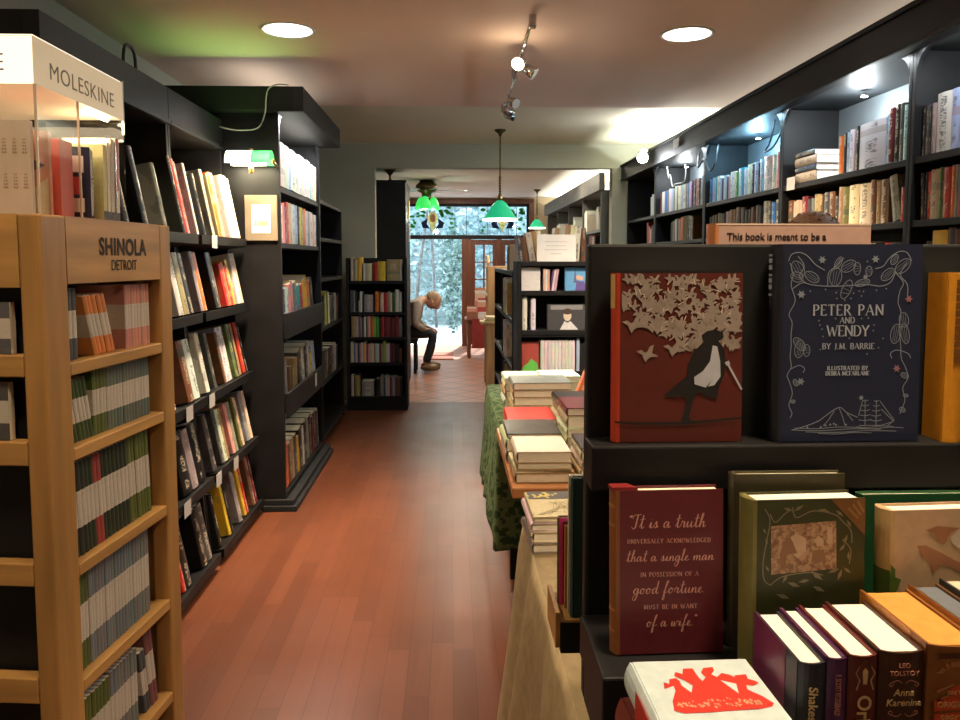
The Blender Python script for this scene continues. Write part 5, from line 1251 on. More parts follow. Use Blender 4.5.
q = MB(); poly(q, OX([(300, 290), (340, 265), (385, 290), (388, 350), (350, 385), (320, 360)]), -0.0008); poly(q, OX([(425, 300), (445, 280), (470, 300), (470, 330), (440, 330)]), -0.0008); poly(q, OX([(485, 240), (510, 240), (512, 320), (488, 320)]), -0.0008); q.build('engraving_light', flat((0.52, 0.36, 0.24)), ob)
q = MB(); poly(q, OX([(285, 300), (310, 280), (325, 310), (345, 360), (300, 365), (290, 420), (270, 440), (262, 360)]), -0.00085); poly(q, OX([(420, 350), (470, 345), (485, 400), (430, 415), (415, 390)]), -0.00085); q.build('engraving_shade', flat((0.25, 0.13, 0.07)), ob)
q = MB(); poly(q, OX([(500, 104), (666, 104), (668, 285)])); q.build('corner_print', flat((0.19, 0.085, 0.02)), ob)
vn = MB()
for L in ([(190, 145), (215, 200), (200, 300), (185, 400), (190, 480), (220, 510)], [(215, 170), (240, 210), (280, 175), (310, 150)], [(320, 140), (340, 190), (420, 160), (520, 180), (560, 215), (600, 260), (605, 320)], [(220, 510), (280, 470), (400, 455), (470, 470)], [(560, 300), (600, 350), (595, 420)]): ribbon(vn, smooth(OX(L), 6), 0.0014)
for px, py, l, a in ((300, 150, 26, 20), (350, 145, 28, -30), (470, 160, 30, 15), (545, 175, 26, 40), (590, 225, 22, 60), (575, 300, 26, 110), (560, 340, 24, 130), (590, 380, 22, 90), (585, 450, 24, 40), (550, 470, 30, 110), (450, 535, 34, 25), (380, 495, 30, -10), (330, 510, 34, 20), (290, 480, 26, -60), (280, 565, 36, 20), (200, 300, 18, 80), (190, 250, 16, 60), (205, 430, 18, 60), (440, 470, 40, 40), (520, 450, 30, -20)):
    l *= 1.9; dx, dy = math.cos(R(a)) * l, math.sin(R(a)) * l
    nx, ny = -math.sin(R(a)) * l * 0.16, math.cos(R(a)) * l * 0.16
    poly(vn, OX([(px - dx / 2, py - dy / 2), (px + nx, py + ny), (px + dx / 2, py + dy / 2), (px - nx, py - ny)]), -0.0008)
vn.build('leaf_print', flat((0.20, 0.18, 0.11), 0.3), ob)
q = MB()
for i in range(3): ribbon(q, OX([(585 + i * 22, 150 - i * 16), (632 + i * 14, 200 - i * 14)]), 0.003, None, -0.0009)
q.build('corner_lettering', flat((0.30, 0.16, 0.06)), ob)
# --- green and cream books to the side
gb2 = fbook(0.548, 0.986, 0.99, 0.19, 0.02, 0.196, (0.012, 0.085, 0.028), 'green cloth book showing behind the cream one with the branch', 0, 3.0)
cb_ = fbook(0.551, 0.925, 0.99, 0.185, 0.034, 0.194, (0.52, 0.36, 0.22), 'cream book with a branch, small figure and green foliage on the jacket', R(3), 2.5, spine=(0.50, 0.36, 0.16), pages='pages_white')
hx = lambda px: (px - 160) / 440 * 0.112; hz = lambda py: 0.194 - (py - 140) / 560 * 0.184 * 0.98
HX = lambda L: [(hx(a), hz(b_)) for a, b_ in L]
q = MB(); poly(q, HX([(295, 280), (340, 280), (420, 310), (500, 345), (600, 380), (600, 430), (580, 450), (540, 400), (480, 370), (420, 355), (380, 390), (365, 350), (320, 320)])); poly(q, HX([(340, 220), (400, 205), (520, 215), (470, 235), (440, 275), (400, 265), (385, 235)]), -0.0007)
q.build('branch_print', flat((0.36, 0.16, 0.08)), cb_)
q = MB(); poly(q, HX([(470, 250), (520, 220), (600, 200), (600, 330), (560, 300), (520, 300), (480, 275)]), -0.0009); q.build('figure_print', flat((0.55, 0.47, 0.38)), cb_)
q = MB(); poly(q, HX([(525, 185), (550, 172), (575, 190), (570, 215), (540, 220)]), -0.001); poly(q, HX([(535, 285), (550, 270), (552, 300), (530, 300)]), -0.001); q.build('dark_print', flat((0.03, 0.02, 0.02)), cb_)
q = MB(); poly(q, HX([(155, 380), (180, 400), (215, 412), (195, 450), (178, 480), (192, 530), (215, 570), (250, 575), (275, 620), (260, 680), (150, 690)]), -0.0007); poly(q, [(-0.0002, hz(640)), (0.006, hz(640)), (0.006, hz(370)), (-0.0002, hz(350))], -0.0008); q.build('foliage_print', flat((0.08, 0.15, 0.02)), cb_)
spine_arc(cb_, 0.034, 0.04, 0.118, flat((0.07, 0.13, 0.015)), 'foliage_spine', 0.0, 1.0)

# --- standing spines on the front step
ZS = 0.8805
def spine_book(x0, x1, top, colr, label, y=0.772, d=0.118, board=None, pages='pages_white', rz=0.0):
    t = x1 - x0 - 0.0012
    o = make_book('book', d, t, top - ZS, colr, label, art=False, plain=True, pages=pages)
    o.data.materials[0] = flat(colr, 0.42)
    if board:
        MB().box(0.03, d + 0.0004, -0.0006, -0.0001, 0.0, top - ZS).box(0.03, d + 0.0004, t + 0.0001, t + 0.0006, 0.0, top - ZS).build('cover_paper', flat(board, 0.4), o)
    o.location = (x1 - 0.0006, y, ZS); o.rotation_euler = (0, 0, R(90) + rz)
    return o, t
def spine_text(o, t, s, size, m, zc, vertical=True, serif=False, sx=1.0, bold=0.0, shear=0.0):
    """letters on the local x=-bulge face; local -y is to the viewer's right"""
    off = -min(0.007, t * 0.18) - 0.0006
    if vertical: return text_mesh('spine_lettering', s, size, m, o, plane((off, t / 2 + size * 0.34, zc), (0, 0, -1), (0, -1, 0)), bold=bold, sx=sx, shear=shear, align='LEFT')
    return text_mesh('spine_lettering', s, size, m, o, plane((off, t / 2, zc), (0, -1, 0), (0, 0, 1)), bold=bold, sx=sx, shear=shear)
gold = flat((0.60, 0.42, 0.20), 0.35); rose = flat((0.55, 0.24, 0.16), 0.4)
o, t = spine_book(0.3620, 0.3922, 1.079, (0.020, 0.020, 0.030), 'dark quarter bound volume with plum boards and slanted gold spine lettering', board=(0.16, 0.028, 0.085)); spine_text(o, t, 'Shakespeare', 0.0138, gold, 0.174, bold=0.0001, shear=0.1)
o, t = spine_book(0.3927, 0.4150, 1.083, (0.070, 0.016, 0.075), 'slim purple book between the dark quarter bound volume and the maroon one', board=(0.10, 0.016, 0.06)); spine_text(o, t, 'F. SCOTT FITZGERALD', 0.0085, rose, 0.186, sx=0.52); spine_text(o, t, 'THE', 0.016, gold, 0.134, sx=0.9)
o, t = spine_book(0.4155, 0.4475, 1.086, (0.11, 0.016, 0.014), 'maroon book with crest frame on its spine, beside the dark brown one', board=(0.14, 0.02, 0.016)); spine_text(o, t, 'Orlando', 0.021, gold, 0.164, bold=0.0003)
cr_ = MB()
yc = t / 2; off = -min(0.007, t * 0.18) - 0.0006
ring = [(yc + a, 0.184 + b_) for a, b_ in ((-0.009, -0.014), (-0.006, -0.004), (-0.010, 0.004), (-0.006, 0.012), (0, 0.017), (0.006, 0.012), (0.010, 0.004), (0.006, -0.004), (0.009, -0.014))]
for i in range(len(ring) - 1):
    (a0_, b0_), (a1_, b1_) = ring[i], ring[i + 1]
    cr_.add([(off, a0_, b0_ - 0.0008), (off, a1_, b1_ - 0.0008), (off, a1_, b1_ + 0.0008), (off, a0_, b0_ + 0.0008)], [(0, 1, 2, 3)])
    cr_.add([(off, a0_ - 0.0008, b0_), (off, a1_ - 0.0008, b1_), (off, a1_ + 0.0008, b1_), (off, a0_ + 0.0008, b0_)], [(0, 1, 2, 3)])
cr_.add([(off, yc - 0.002, 0.176), (off, yc + 0.002, 0.176), (off, yc + 0.003, 0.190), (off, yc, 0.194), (off, yc - 0.003, 0.190)], [(0, 1, 2, 3, 4)])
cr_.build('crest_print', gold, o)
o, t = spine_book(0.4480, 0.4970, 1.090, (0.055, 0.020, 0.012), 'thick dark brown book with gilt title, scrolls and white page tops', board=(0.12, 0.018, 0.013))
spine_text(o, t, 'LEO', 0.0070, rose, 0.194, False); spine_text(o, t, 'TOLSTOY', 0.0072, rose, 0.1855, False)
spine_text(o, t, 'Anna', 0.0105, gold, 0.1635, False, shear=0.2); spine_text(o, t, 'Karenina', 0.0105, gold, 0.1525, False, shear=0.2)
off = -min(0.007, t * 0.18) - 0.0005
for zc, sg_ in ((0.177, 1), (0.144, -1)):
    for s_ in (-1, 1):
        fl = MB()
        pts = [(t / 2 + s_ * a, zc + sg_ * b_) for a, b_ in ((0.002, 0), (0.006, 0.003), (0.011, 0.002), (0.016, -0.001), (0.013, -0.003), (0.011, 0.0))]
        pts = smooth(pts, 4)
        for i in range(len(pts) - 1):
            (a0_, b0_), (a1_, b1_) = pts[i], pts[i + 1]
            fl.add([(off, a0_, b0_ - 0.0005), (off, a1_, b1_ - 0.0005), (off, a1_, b1_ + 0.0005), (off, a0_, b0_ + 0.0005)], [(0, 1, 2, 3)])
        fl.build('scroll_print', rose, o)
o, t = spine_book(0.4975, 0.5575, 1.098, (0.24, 0.085, 0.022), 'thick orange brown book with gilt orange top and red banner on its spine', d=0.135, y=0.768, board=(0.42, 0.17, 0.03), pages='pages')
[c for c in o.children if c.name.startswith('page_block')][0].data.materials[0] = flat((0.72, 0.33, 0.07), 0.5)
off = -min(0.007, t * 0.18) - 0.0005
bn = MB()
for z_ in (0.148, 0.132): bn.add([(off, t / 2 + 0.024, z_), (off, t / 2 - 0.024, z_ + 0.003), (off, t / 2 - 0.024, z_ + 0.016), (off, t / 2 + 0.024, z_ + 0.013)], [(0, 1, 2, 3)])
bn.add([(off, t / 2 - 0.010, 0.164), (off, t / 2 + 0.010, 0.162), (off, t / 2 + 0.008, 0.172), (off, t / 2, 0.176), (off, t / 2 - 0.008, 0.173)], [(0, 1, 2, 3, 4)])
bn.build('banner_print', flat((0.55, 0.07, 0.02), 0.4), o)
gl2 = flat((0.62, 0.32, 0.12), 0.35)
for s_, z_, sz in (('ON THE', 0.166, 0.006), ('ORIGIN OF', 0.1525, 0.0085), ('SPECIES', 0.1365, 0.0105)):
    m_ = text_mesh('spine_lettering', s_, sz, gl2, o, plane((off - 0.0004, t / 2, z_), (0, -1, 0), (0, 0, 1)), bold=0.0001)
dk = MB(); dk.add([(off, t / 2 + 0.022, 0.205), (off, t / 2 - 0.022, 0.205), (off, t / 2 - 0.022, 0.211), (off, t / 2 + 0.022, 0.211)], [(0, 1, 2, 3)]); dk.build('spine_band', flat((0.08, 0.02, 0.01)), o)
sc_p = MB()
for k in range(9):
    a = R(20 + k * 17.5)
    sc_p.add([(off, t / 2 - 0.022 * math.cos(a) - 0.0035, 0.186 + 0.010 * math.sin(a)), (off, t / 2 - 0.022 * math.cos(a) + 0.0035, 0.186 + 0.010 * math.sin(a)), (off, t / 2 - 0.019 * math.cos(a) + 0.003, 0.186 + 0.016 * math.sin(a)), (off, t / 2 - 0.019 * math.cos(a) - 0.003, 0.186 + 0.016 * math.sin(a))], [(0, 1, 2, 3)])
for zz in (0.158, 0.168): sc_p.add([(off, t / 2 + 0.022, zz), (off, t / 2 + 0.004, zz + 0.008), (off, t / 2 + 0.004, zz + 0.010), (off, t / 2 + 0.022, zz + 0.003)], [(0, 1, 2, 3)])
sc_p.build('scroll_print', flat((0.42, 0.16, 0.06), 0.4), o)
o, t = spine_book(0.5580, 0.5950, 1.104, (0.10, 0.05, 0.02), 'book with slate grey top edge beside the orange brown volume', d=0.135, y=0.768, board=(0.30, 0.11, 0.03)); [c for c in o.children if c.name.startswith('page_block')][0].data.materials[0] = flat((0.15, 0.17, 0.20), 0.5)
o, t = spine_book(0.5955, 0.6500, 1.111, (0.03, 0.03, 0.03), 'book with bright yellow top edge at the end of the front row', d=0.135, y=0.768, board=(0.03, 0.03, 0.03)); [c for c in o.children if c.name.startswith('page_block')][0].data.materials[0] = flat((0.75, 0.46, 0.02), 0.5)
# --- stack with the white book on top
for i, (z_, t_, c_, lab) in enumerate(((0.8805, 0.05, (0.10, 0.02, 0.02), 'dark red book at the bottom of the stack under the white book'), (0.9312, 0.0505, (0.20, 0.03, 0.02), 'red brown book lying right under the white book'))):
    lie(0.138, t_, 0.19, c_, (0.206 + i * 0.003, 0.682 + i * 0.005, z_), R(3), lab, art=False, plain=True)
wb = lie(0.139, 0.042, 0.205, (0.56, 0.68, 0.70), (0.213, 0.672, 0.983), R(1), 'white book with red silhouette of women in wide skirts, lying flat', art=False, plain=True, pages='pages_white')
# its cover faces local -y: x across, z up the cover
WX = lambda L: [((a - 85) / 560 * 0.139, 0.205 - (b_ - 100) / 340 * 0.205 * 0.93) for a, b_ in L]
def unproj(L):
    """traced on the foreshortened cover; rows further down spread outwards"""
    out = []
    for a, b_ in L:
        v = (b_ - 100) / 300.0                       # 0 at the far edge, 1 at the near edge of what shows
        x0 = 85 + v * 130; x1 = 625 + v * 265
        out.append(((a - x0) / (x1 - x0) * 0.137 + 0.001, 0.200 - v * 0.118))
    return out
q = MB()
poly(q, unproj([(290, 345), (285, 300), (300, 250), (290, 225), (245, 240), (240, 205), (268, 215), (268, 190), (300, 185), (318, 200), (330, 225), (380, 262), (385, 225), (345, 200), (290, 172), (295, 152), (330, 165), (330, 135), (375, 135), (392, 160), (415, 190), (432, 205), (445, 185), (420, 160), (425, 135), (470, 130), (482, 150), (470, 170), (500, 185), (520, 165), (560, 175), (590, 190), (585, 180), (640, 175), (655, 200), (690, 210), (712, 222), (690, 235), (650, 232), (660, 255), (740, 290), (800, 325), (790, 340), (720, 350), (600, 352), (450, 358), (340, 358)]), -0.0006)
q.build('silhouette_print', flat((0.62, 0.035, 0.02)), wb)
q = MB(); poly(q, unproj([(520, 205), (600, 225), (618, 275)]), -0.0009); q.build('white_gap_print', flat((0.56, 0.68, 0.70)), wb)
q = MB(); rr = random.Random(5)
for i in range(70):
    x_ = rr.uniform(310, 740); yy = 322 + rr.uniform(-32, 14) * (1 - abs(x_ - 520) / 330)
    (u, v) = unproj([(x_, yy)])[0]; s_ = rr.uniform(0.0010, 0.0022)
    poly(q, [(u - s_, v), (u, v - s_ * 1.4), (u + s_, v), (u, v + s_ * 1.4)], -0.0008)
q.build('flower_print', flat((0.80, 0.38, 0.24)), wb)
MB().prism([(-0.0079, 0.004), (-0.0079, 0.038), (-0.0074, 0.038), (-0.0074, 0.004)], 'z', 0.04, 0.15).build('spine_print', flat((0.50, 0.03, 0.02)), wb)
# --- the book whose headline shows above the stand
mb_ = fbook(0.395, 1.148, 1.1855, 0.241, 0.034, 0.368, (0.56, 0.37, 0.31), 'pinkish book reading This book is meant to be a, behind the stand top', R(2), 1.0, spine=(0.62, 0.24, 0.09), rough=0.4)
text_mesh('title_lettering', 'This book is meant to be a', 0.0152, flat((0.03, 0.02, 0.02)), mb_, plane((0.094, -0.0005, 0.3435), (1, 0, 0), (0, 0, 1)), bold=0.0002, sx=0.93, ext=0.0002)
bx(0.0, 0.241, -0.0004, 0.0, 0.3655, 0.3675).build('pale_edge', flat((0.80, 0.62, 0.48)), mb_)
# --- books at the end ledge
pk = fbook(0.1725, 1.2175, 0.9405, 0.11, 0.014, 0.143, (0.10, 0.045, 0.03), 'brown book with pink frame and ring pattern on the end ledge', 0, 1.0)
q = MB(); q.box(0.0, 0.006, -0.0008, -0.0002, 0, 0.143).box(0.006, 0.11, -0.0008, -0.0002, 0.137, 0.143); q.build('pink_frame', flat((0.62, 0.05, 0.22)), pk)
q = MB()
for k in range(5):
    for j in range(3):
        cx_, cz_ = 0.016 + j * 0.022, 0.016 + k * 0.026
        q.prism(ell(cx_, cz_, 0.008, 0.009, 12), 'y', -0.0008, -0.0003)
q.build('ring_print', [flat((0.62, 0.46, 0.32))], pk)
q = MB()
for k in range(5):
    for j in range(3): q.prism(ell(0.016 + j * 0.022, 0.016 + k * 0.026, 0.0035, 0.004, 10), 'y', -0.0012, -0.0009)
q.build('ring_centre', flat((0.12, 0.03, 0.03)), pk)
fbook(0.180, 1.2030, 0.9405, 0.10, 0.010, 0.135, (0.45, 0.20, 0.05), 'thin orange brown book between the pink framed and dark green ones', 0, 0.5)
dgb = fbook(0.187, 1.170, 0.9405, 0.14, 0.016, 0.222, (0.012, 0.045, 0.040), 'tall dark teal book on the end ledge of the display stand', 0, 0.5, pages='pages_white')
fbook(0.183, 1.1895, 0.9405, 0.13, 0.009, 0.221, (0.62, 0.56, 0.45), 'tall pale book right behind the dark teal one', 0, 0.3)
# ================================================================== TABLES
def drape(mb, path, ztop, drops, flare, folds, amp, rows=14, seed=1):
    """cloth hanging from a polyline edge (x, y) with outward normals; drops: hem height per vertex (lerped)"""
    q = random.Random(seed)
    P = [Vector((p[0], p[1])) for p in path]
    seg = [0]
    for i in range(1, len(P)): seg.append(seg[-1] + (P[i] - P[i - 1]).length)
    n = max(24, int(seg[-1] / 0.018)); cols = []
    ph = [q.uniform(0, 6.28) for _ in range(3)]
    for c in range(n + 1):
        s_ = seg[-1] * c / n
        i = max(k for k in range(len(seg)) if seg[k] <= s_ + 1e-9); i = min(i, len(P) - 2)
        f = (s_ - seg[i]) / max(1e-9, seg[i + 1] - seg[i])
        p = P[i].lerp(P[i + 1], f); zb = drops[i] + (drops[i + 1] - drops[i]) * f
        def nrm(k): d = (P[k + 1] - P[k]).normalized(); return Vector((-d.y, d.x))
        nn = nrm(i)
        dist0 = s_ - seg[i]; dist1 = seg[i + 1] - s_
        if i > 0 and dist0 < 0.12: nn = (nrm(i - 1) * (0.12 - dist0) / 0.24 + nn * (1 - (0.12 - dist0) / 0.24)).normalized()
        if i < len(P) - 2 and dist1 < 0.12: nn = (nrm(i + 1) * (0.12 - dist1) / 0.24 + nn * (1 - (0.12 - dist1) / 0.24)).normalized()
        wv = math.sin(folds * s_ + ph[0]) * 0.6 + math.sin(folds * 1.73 * s_ + ph[1]) * 0.3 + math.sin(folds * 0.41 * s_ + ph[2]) * 0.4
        cols.append((p, nn, zb, wv))
    b0 = len(mb.v); vs = []
    for r in range(rows + 1):
        v = r / rows
        for (p, nn, zb, wv) in cols:
            o = 0.012 * min(1, v * 8) + flare * v ** 1.3 + amp * wv * v ** 0.9 + amp * 0.6 * v
            z = ztop - (ztop - zb) * v
            vs.append((p.x + nn.x * o, p.y + nn.y * o, z))
    m_ = n + 1
    mb.add(vs, [(r * m_ + c, r * m_ + c + 1, (r + 1) * m_ + c + 1, (r + 1) * m_ + c) for r in range(rows) for c in range(n)])
def table(name, x0, x1, y0, y1, ztop, m, label, th=0.03, leg=0.05, inset=0.06, lm=None):
    o = empty(name, ((x0 + x1) / 2, (y0 + y1) / 2, 0), label=label, cat='table')
    hx_, hy_ = (x1 - x0) / 2, (y1 - y0) / 2
    bx(-hx_, hx_, -hy_, hy_, ztop - th, ztop).build('tabletop', m, o, bev=0.004)
    for sx_ in (-1, 1):
        for sy_ in (-1, 1):
            cx_, cy_ = sx_ * (hx_ - inset), sy_ * (hy_ - inset)
            bx(cx_ - leg / 2, cx_ + leg / 2, cy_ - leg / 2, cy_ + leg / 2, 0, ztop - th - 0.0005).build('leg', lm or m, o, bev=0.004)
    MB().box(-hx_ + 0.08, hx_ - 0.08, -hy_ + 0.05, -hy_ + 0.07, ztop - th - 0.08, ztop - th - 0.001).box(-hx_ + 0.08, hx_ - 0.08, hy_ - 0.07, hy_ - 0.05, ztop - th - 0.08, ztop - th - 0.001).build('apron', lm or m, o)
    return o
# khaki cloth table under the display stand
table('trestle_table', 0.225, 1.25, 0.50, 2.16, 0.745, M['black'], 'trestle table hidden under the khaki tablecloth')
tc_ = MB().box(0.205, 1.27, 0.48, 2.18, 0.7465, 0.7500)
drape(tc_, [(1.27, 0.478), (0.204, 0.478), (0.204, 2.181), (1.27, 2.181)][::-1] if False else [(0.204, 0.478), (0.204, 2.182), (1.27, 2.182)], 0.749, [0.01, 0.015, 0.02], 0.05, 19.0, 0.040, rows=18, seed=4)
tc_ = tc_.build('tablecloth', M['khaki'], smooth=True)
sol = tc_.modifiers.new('solidify', 'SOLIDIFY'); sol.thickness = 0.002
tag(tc_, 'khaki tablecloth hanging in folds to the floor under the display stand', 'tablecloth')
# plain wooden table behind
table('wooden_table', 0.197, 0.86, 2.50, 3.42, 0.75, M['table_wood'], 'worn wooden table loaded with piled books', th=0.035, leg=0.06, inset=0.16, lm=M['black'])
# green cloth table
table('trestle_table', 0.235, 1.25, 3.50, 4.62, 0.745, M['black'], 'trestle table hidden under the green patterned tablecloth')
gc = MB().box(0.215, 1.27, 3.48, 4.64, 0.7465, 0.7500)
drape(gc, [(1.27, 3.478), (0.214, 3.478), (0.214, 3.66), (0.214, 4.642)], 0.749, [0.42, 0.17, 0.30, 0.24], 0.022, 24.0, 0.014, rows=16, seed=9)
gcl = gc.build('tablecloth', M['green_cloth'], smooth=True)
gcl.modifiers.new('solidify', 'SOLIDIFY').thickness = 0.002
tag(gcl, 'green patterned batik tablecloth draped over the far table', 'tablecloth')
def pile(x, y, z, specs, where, rz0=0.0, spread=3.0, art=True, pages='pages'):
    """books lying on one another; specs: (colour code, w, h, t, extra rz) from the bottom"""
    for i, (c, w_, h_, t_, dr) in enumerate(specs):
        nm, rgb = PAL[c]
        rgb = [v * rnd.uniform(0.85, 1.15) for v in rgb]
        nth = 'bottom' if i == 0 else ('topmost' if i == len(specs) - 1 else ordn(i + 1))
        lie(w_, t_, h_, rgb, (x + rnd.uniform(-0.004, 0.004), y + rnd.uniform(-0.004, 0.004), z), R(rz0 + dr), '%s book, %s%s in the %s' % (nm, nth, '' if i in (0, len(specs) - 1) else ' from below', where), art=art, pages=pages)
        z += t_ + 0.0008
    return z
# rotate so that fore-edges or tails face the viewer
ZT = 0.7505
pile(0.205, 1.93, ZT, [('g', 0.15, 0.21, 0.026, 2), ('i', 0.15, 0.21, 0.028, -1), ('w', 0.155, 0.215, 0.022, 1)], 'pile at the corner of the khaki table')
o = lie(0.155, 0.014, 0.215, (0.62, 0.54, 0.33), (0.208, 1.935, ZT + 0.0790), R(1), 'cream patterned book on top of the pile at the khaki table corner', art=False, plain=True)
q = MB(); rr = random.Random(2)
for i in range(12): ribbon(q, smooth([(rr.uniform(0.01, 0.14), rr.uniform(0.01, 0.13)) for _ in range(3)], 4), 0.0016)
q.build('line_print', flat((0.32, 0.27, 0.12)), o)
q = MB().box(0.004, 0.152, -0.0010, -0.0006, 0.145, 0.214); q.build('dark_print', flat((0.10, 0.095, 0.085)), o)
q = MB()
for i in range(26): q.prism(ell(0.045 + rr.gauss(0, 0.018), 0.175 + rr.gauss(0, 0.012), 0.005, 0.006, 7), 'y', -0.0016 - i * 0.00001, -0.0011)
q.build('flower_print', flat((0.62, 0.50, 0.16)), o)
# wooden table
A_ = pile(0.215, 2.55, ZT, [('t', 0.20, 0.24, 0.034, 0), ('i', 0.19, 0.235, 0.012, 2), ('t', 0.185, 0.23, 0.024, -1), ('w', 0.18, 0.23, 0.036, 0)], 'front pile on the wooden table', art=False)
B_ = pile(0.200, 2.815, ZT, [('c', 0.20, 0.26, 0.045, 0), ('i', 0.20, 0.26, 0.045, 1), ('d', 0.20, 0.26, 0.018, 0)], 'corner pile on the wooden table', art=True)
pile(0.225, 3.115, ZT, [('c', 0.20, 0.27, 0.05, 0), ('r', 0.20, 0.27, 0.05, -1)], 'rear pile on the wooden table', art=False)
pile(0.431, 2.53, ZT, [('i', 0.18, 0.24, 0.024, 0), ('c', 0.17, 0.22, 0.026, 0), ('i', 0.165, 0.22, 0.028, 1), ('c', 0.165, 0.22, 0.032, -1), ('d', 0.165, 0.22, 0.012, 0)], 'second front pile on the wooden table')
pile(0.425, 2.815, ZT, [('c', 0.18, 0.24, 0.05, 0), ('i', 0.18, 0.24, 0.045, 0), ('w', 0.18, 0.24, 0.03, 1), ('c', 0.18, 0.24, 0.045, 0), ('m', 0.18, 0.24, 0.03, 0)], 'second pile behind it on the wooden table')
o_ = pile(0.446, 3.10, ZT, [('t', 0.2, 0.27, 0.06, 0), ('c', 0.2, 0.27, 0.05, 1), ('u', 0.2, 0.27, 0.03, 0), ('k', 0.2, 0.27, 0.03, 1)], 'tall rear pile on the wooden table')
pile(0.625, 2.55, ZT, [('c', 0.18, 0.24, 0.05, 0), ('k', 0.18, 0.24, 0.04, 0), ('w', 0.18, 0.24, 0.05, 0)], 'third front pile on the wooden table')
# green cloth table
C_ = pile(0.285, 3.56, ZT + 0.0025, [('t', 0.27, 0.24, 0.036, 0), ('t', 0.27, 0.24, 0.034, 1), ('c', 0.265, 0.24, 0.036, -1), ('t', 0.27, 0.24, 0.034, 0), ('s', 0.27, 0.24, 0.034, 1)], 'near pile on the green cloth table', art=True)
pile(0.270, 3.89, ZT + 0.006, [('w', 0.18, 0.24, 0.04, 0), ('t', 0.18, 0.24, 0.04, 2), ('c', 0.18, 0.24, 0.035, 0), ('w', 0.18, 0.24, 0.03, 1)], 'aisle-edge pile on the green cloth table')
pile(0.478, 4.05, ZT + 0.0025, [('g', 0.2, 0.25, 0.05, 0), ('c', 0.2, 0.25, 0.05, 0), ('w', 0.2, 0.25, 0.03, 2)], 'rear pile on the green cloth table')
ob_ = make_book('book', 0.17, 0.03, 0.25, (0.52, 0.10, 0.03), 'orange red patterned book leaning by the near pile on the green cloth table', art=True)
ob_.location = (0.60, 3.62, ZT + 0.06); ob_.rotation_euler = Euler((R(-20), R(28), R(4)), 'XYZ')
q = MB()
for i in range(4):
    for j in range(5): q.box(0.015 + i * 0.038, 0.042 + i * 0.038, -0.0008, -0.0002, 0.02 + j * 0.046, 0.045 + j * 0.046)
q.build('block_print', flat((0.50, 0.30, 0.15)), ob_)
ob_.location = (0.575, 3.62, ZT + 0.085)

# ================================================================== CENTRAL SHELVES BEYOND THE TABLES
GD = empty('island_shelf', (0.42, 5.0, 0), label='black island shelf facing the entrance behind the green cloth table', cat='bookcase')
for x_ in (0, 0.68): bx(x_, x_ + 0.028, 0, 0.30, 0, 1.49).build('side_panel', M['black'], GD, bev=0.002)
bx(0.0, 0.708, 0.301, 0.315, 0, 1.49).build('back_panel', M['black'], GD)
for z in (1.30, 1.045, 0.775, 0.42, 0.1): bx(0.0285, 0.6795, 0.0, 0.30, z - 0.03, z).build('shelf', M['black'], GD, bev=0.002)
bx(0.0285, 0.6795, 0.005, 0.02, 1.0, 1.014).build('shelf_lip', M['black'], GD)
bx(0.0285, 0.6795, 0.0, 0.30, 1.46, 1.489).build('top_panel', M['black'], GD, bev=0.002)
def grow(z, specs, nm, x0=0.452, y=5.02, hmax=None):
    return row(specs, (x0, y, z + 0.0005), (1, 0), (0, -1), nm + ' shelf, black island shelf', 'the aisle', w=0.16, small=True, limit=0.62, hmax=0.148 if z > 1.2 else 0.215)
grow(1.30, '_ 14, h 1.4 17, w 1.2 17, p 1.4 16, x 1.2 18 -8, w 1.2 17 -8, h 1.6 18 -8', 'top')
fbook(0.452, 5.02, 1.30, 0.12, 0.02, 0.15, (0.62, 0.60, 0.58), 'white book with a small red mark on the top shelf of the island', 0, 4)
fbook(0.735, 5.02, 1.30, 0.15, 0.02, 0.15, (0.10, 0.30, 0.55), 'blue book with a tower and a couple on its cover', 0, 4)
bk = bpy.data.objects[[o.name for o in col.objects if o.get('label', '').startswith('blue book with a tower')][0]]
q = MB(); poly(q, [(0.055, 0.05), (0.075, 0.05), (0.068, 0.13), (0.065, 0.145), (0.062, 0.13)]); q.build('tower_print', flat((0.08, 0.10, 0.22)), bk)
q = MB(); q.prism(ell(0.085, 0.085, 0.014, 0.016), 'y', -0.001, -0.0006); q.prism(ell(0.105, 0.08, 0.013, 0.015), 'y', -0.001, -0.0007); q.build('face_print', flat((0.55, 0.33, 0.24)), bk)
q = MB(); poly(q, [(0.065, 0.0), (0.075, 0.065), (0.095, 0.06), (0.125, 0.06), (0.14, 0.0)], -0.0008); q.build('figure_print', flat((0.10, 0.07, 0.25)), bk)
grow(1.045, '_ 0.5, w 3 22, _ 2.5, w 3 21.5', 'second')
pb2 = fbook(0.622, 5.02, 1.045, 0.25, 0.02, 0.165, (0.045, 0.045, 0.05), 'dark photo book with a pale face on the second shelf of the island', 0, 4)
q = MB(); q.box(0.02, 0.23, -0.0012, -0.0006, 0.13, 0.16); q.build('grey_print', flat((0.20, 0.20, 0.21)), pb2)
q = MB(); q.prism(ell(0.13, 0.09, 0.026, 0.034), 'y', -0.0014, -0.0008); q.build('face_print', flat((0.55, 0.46, 0.38)), pb2)
q = MB(); q.prism(ell(0.13, 0.118, 0.03, 0.02), 'y', -0.0018, -0.0015); q.build('hair_print', flat((0.05, 0.03, 0.02)), pb2)
q = MB(); poly(q, [(0.08, 0.0), (0.11, 0.055), (0.13, 0.045), (0.15, 0.055), (0.20, 0.0)], -0.002); q.build('collar_print', flat((0.55, 0.55, 0.56)), pb2)
rgb_ = fbook(0.455, 5.02, 0.775, 0.11, 0.02, 0.19, (0.30, 0.05, 0.04), 'dark red book with a green patch on the third shelf of the island', 0, 4)
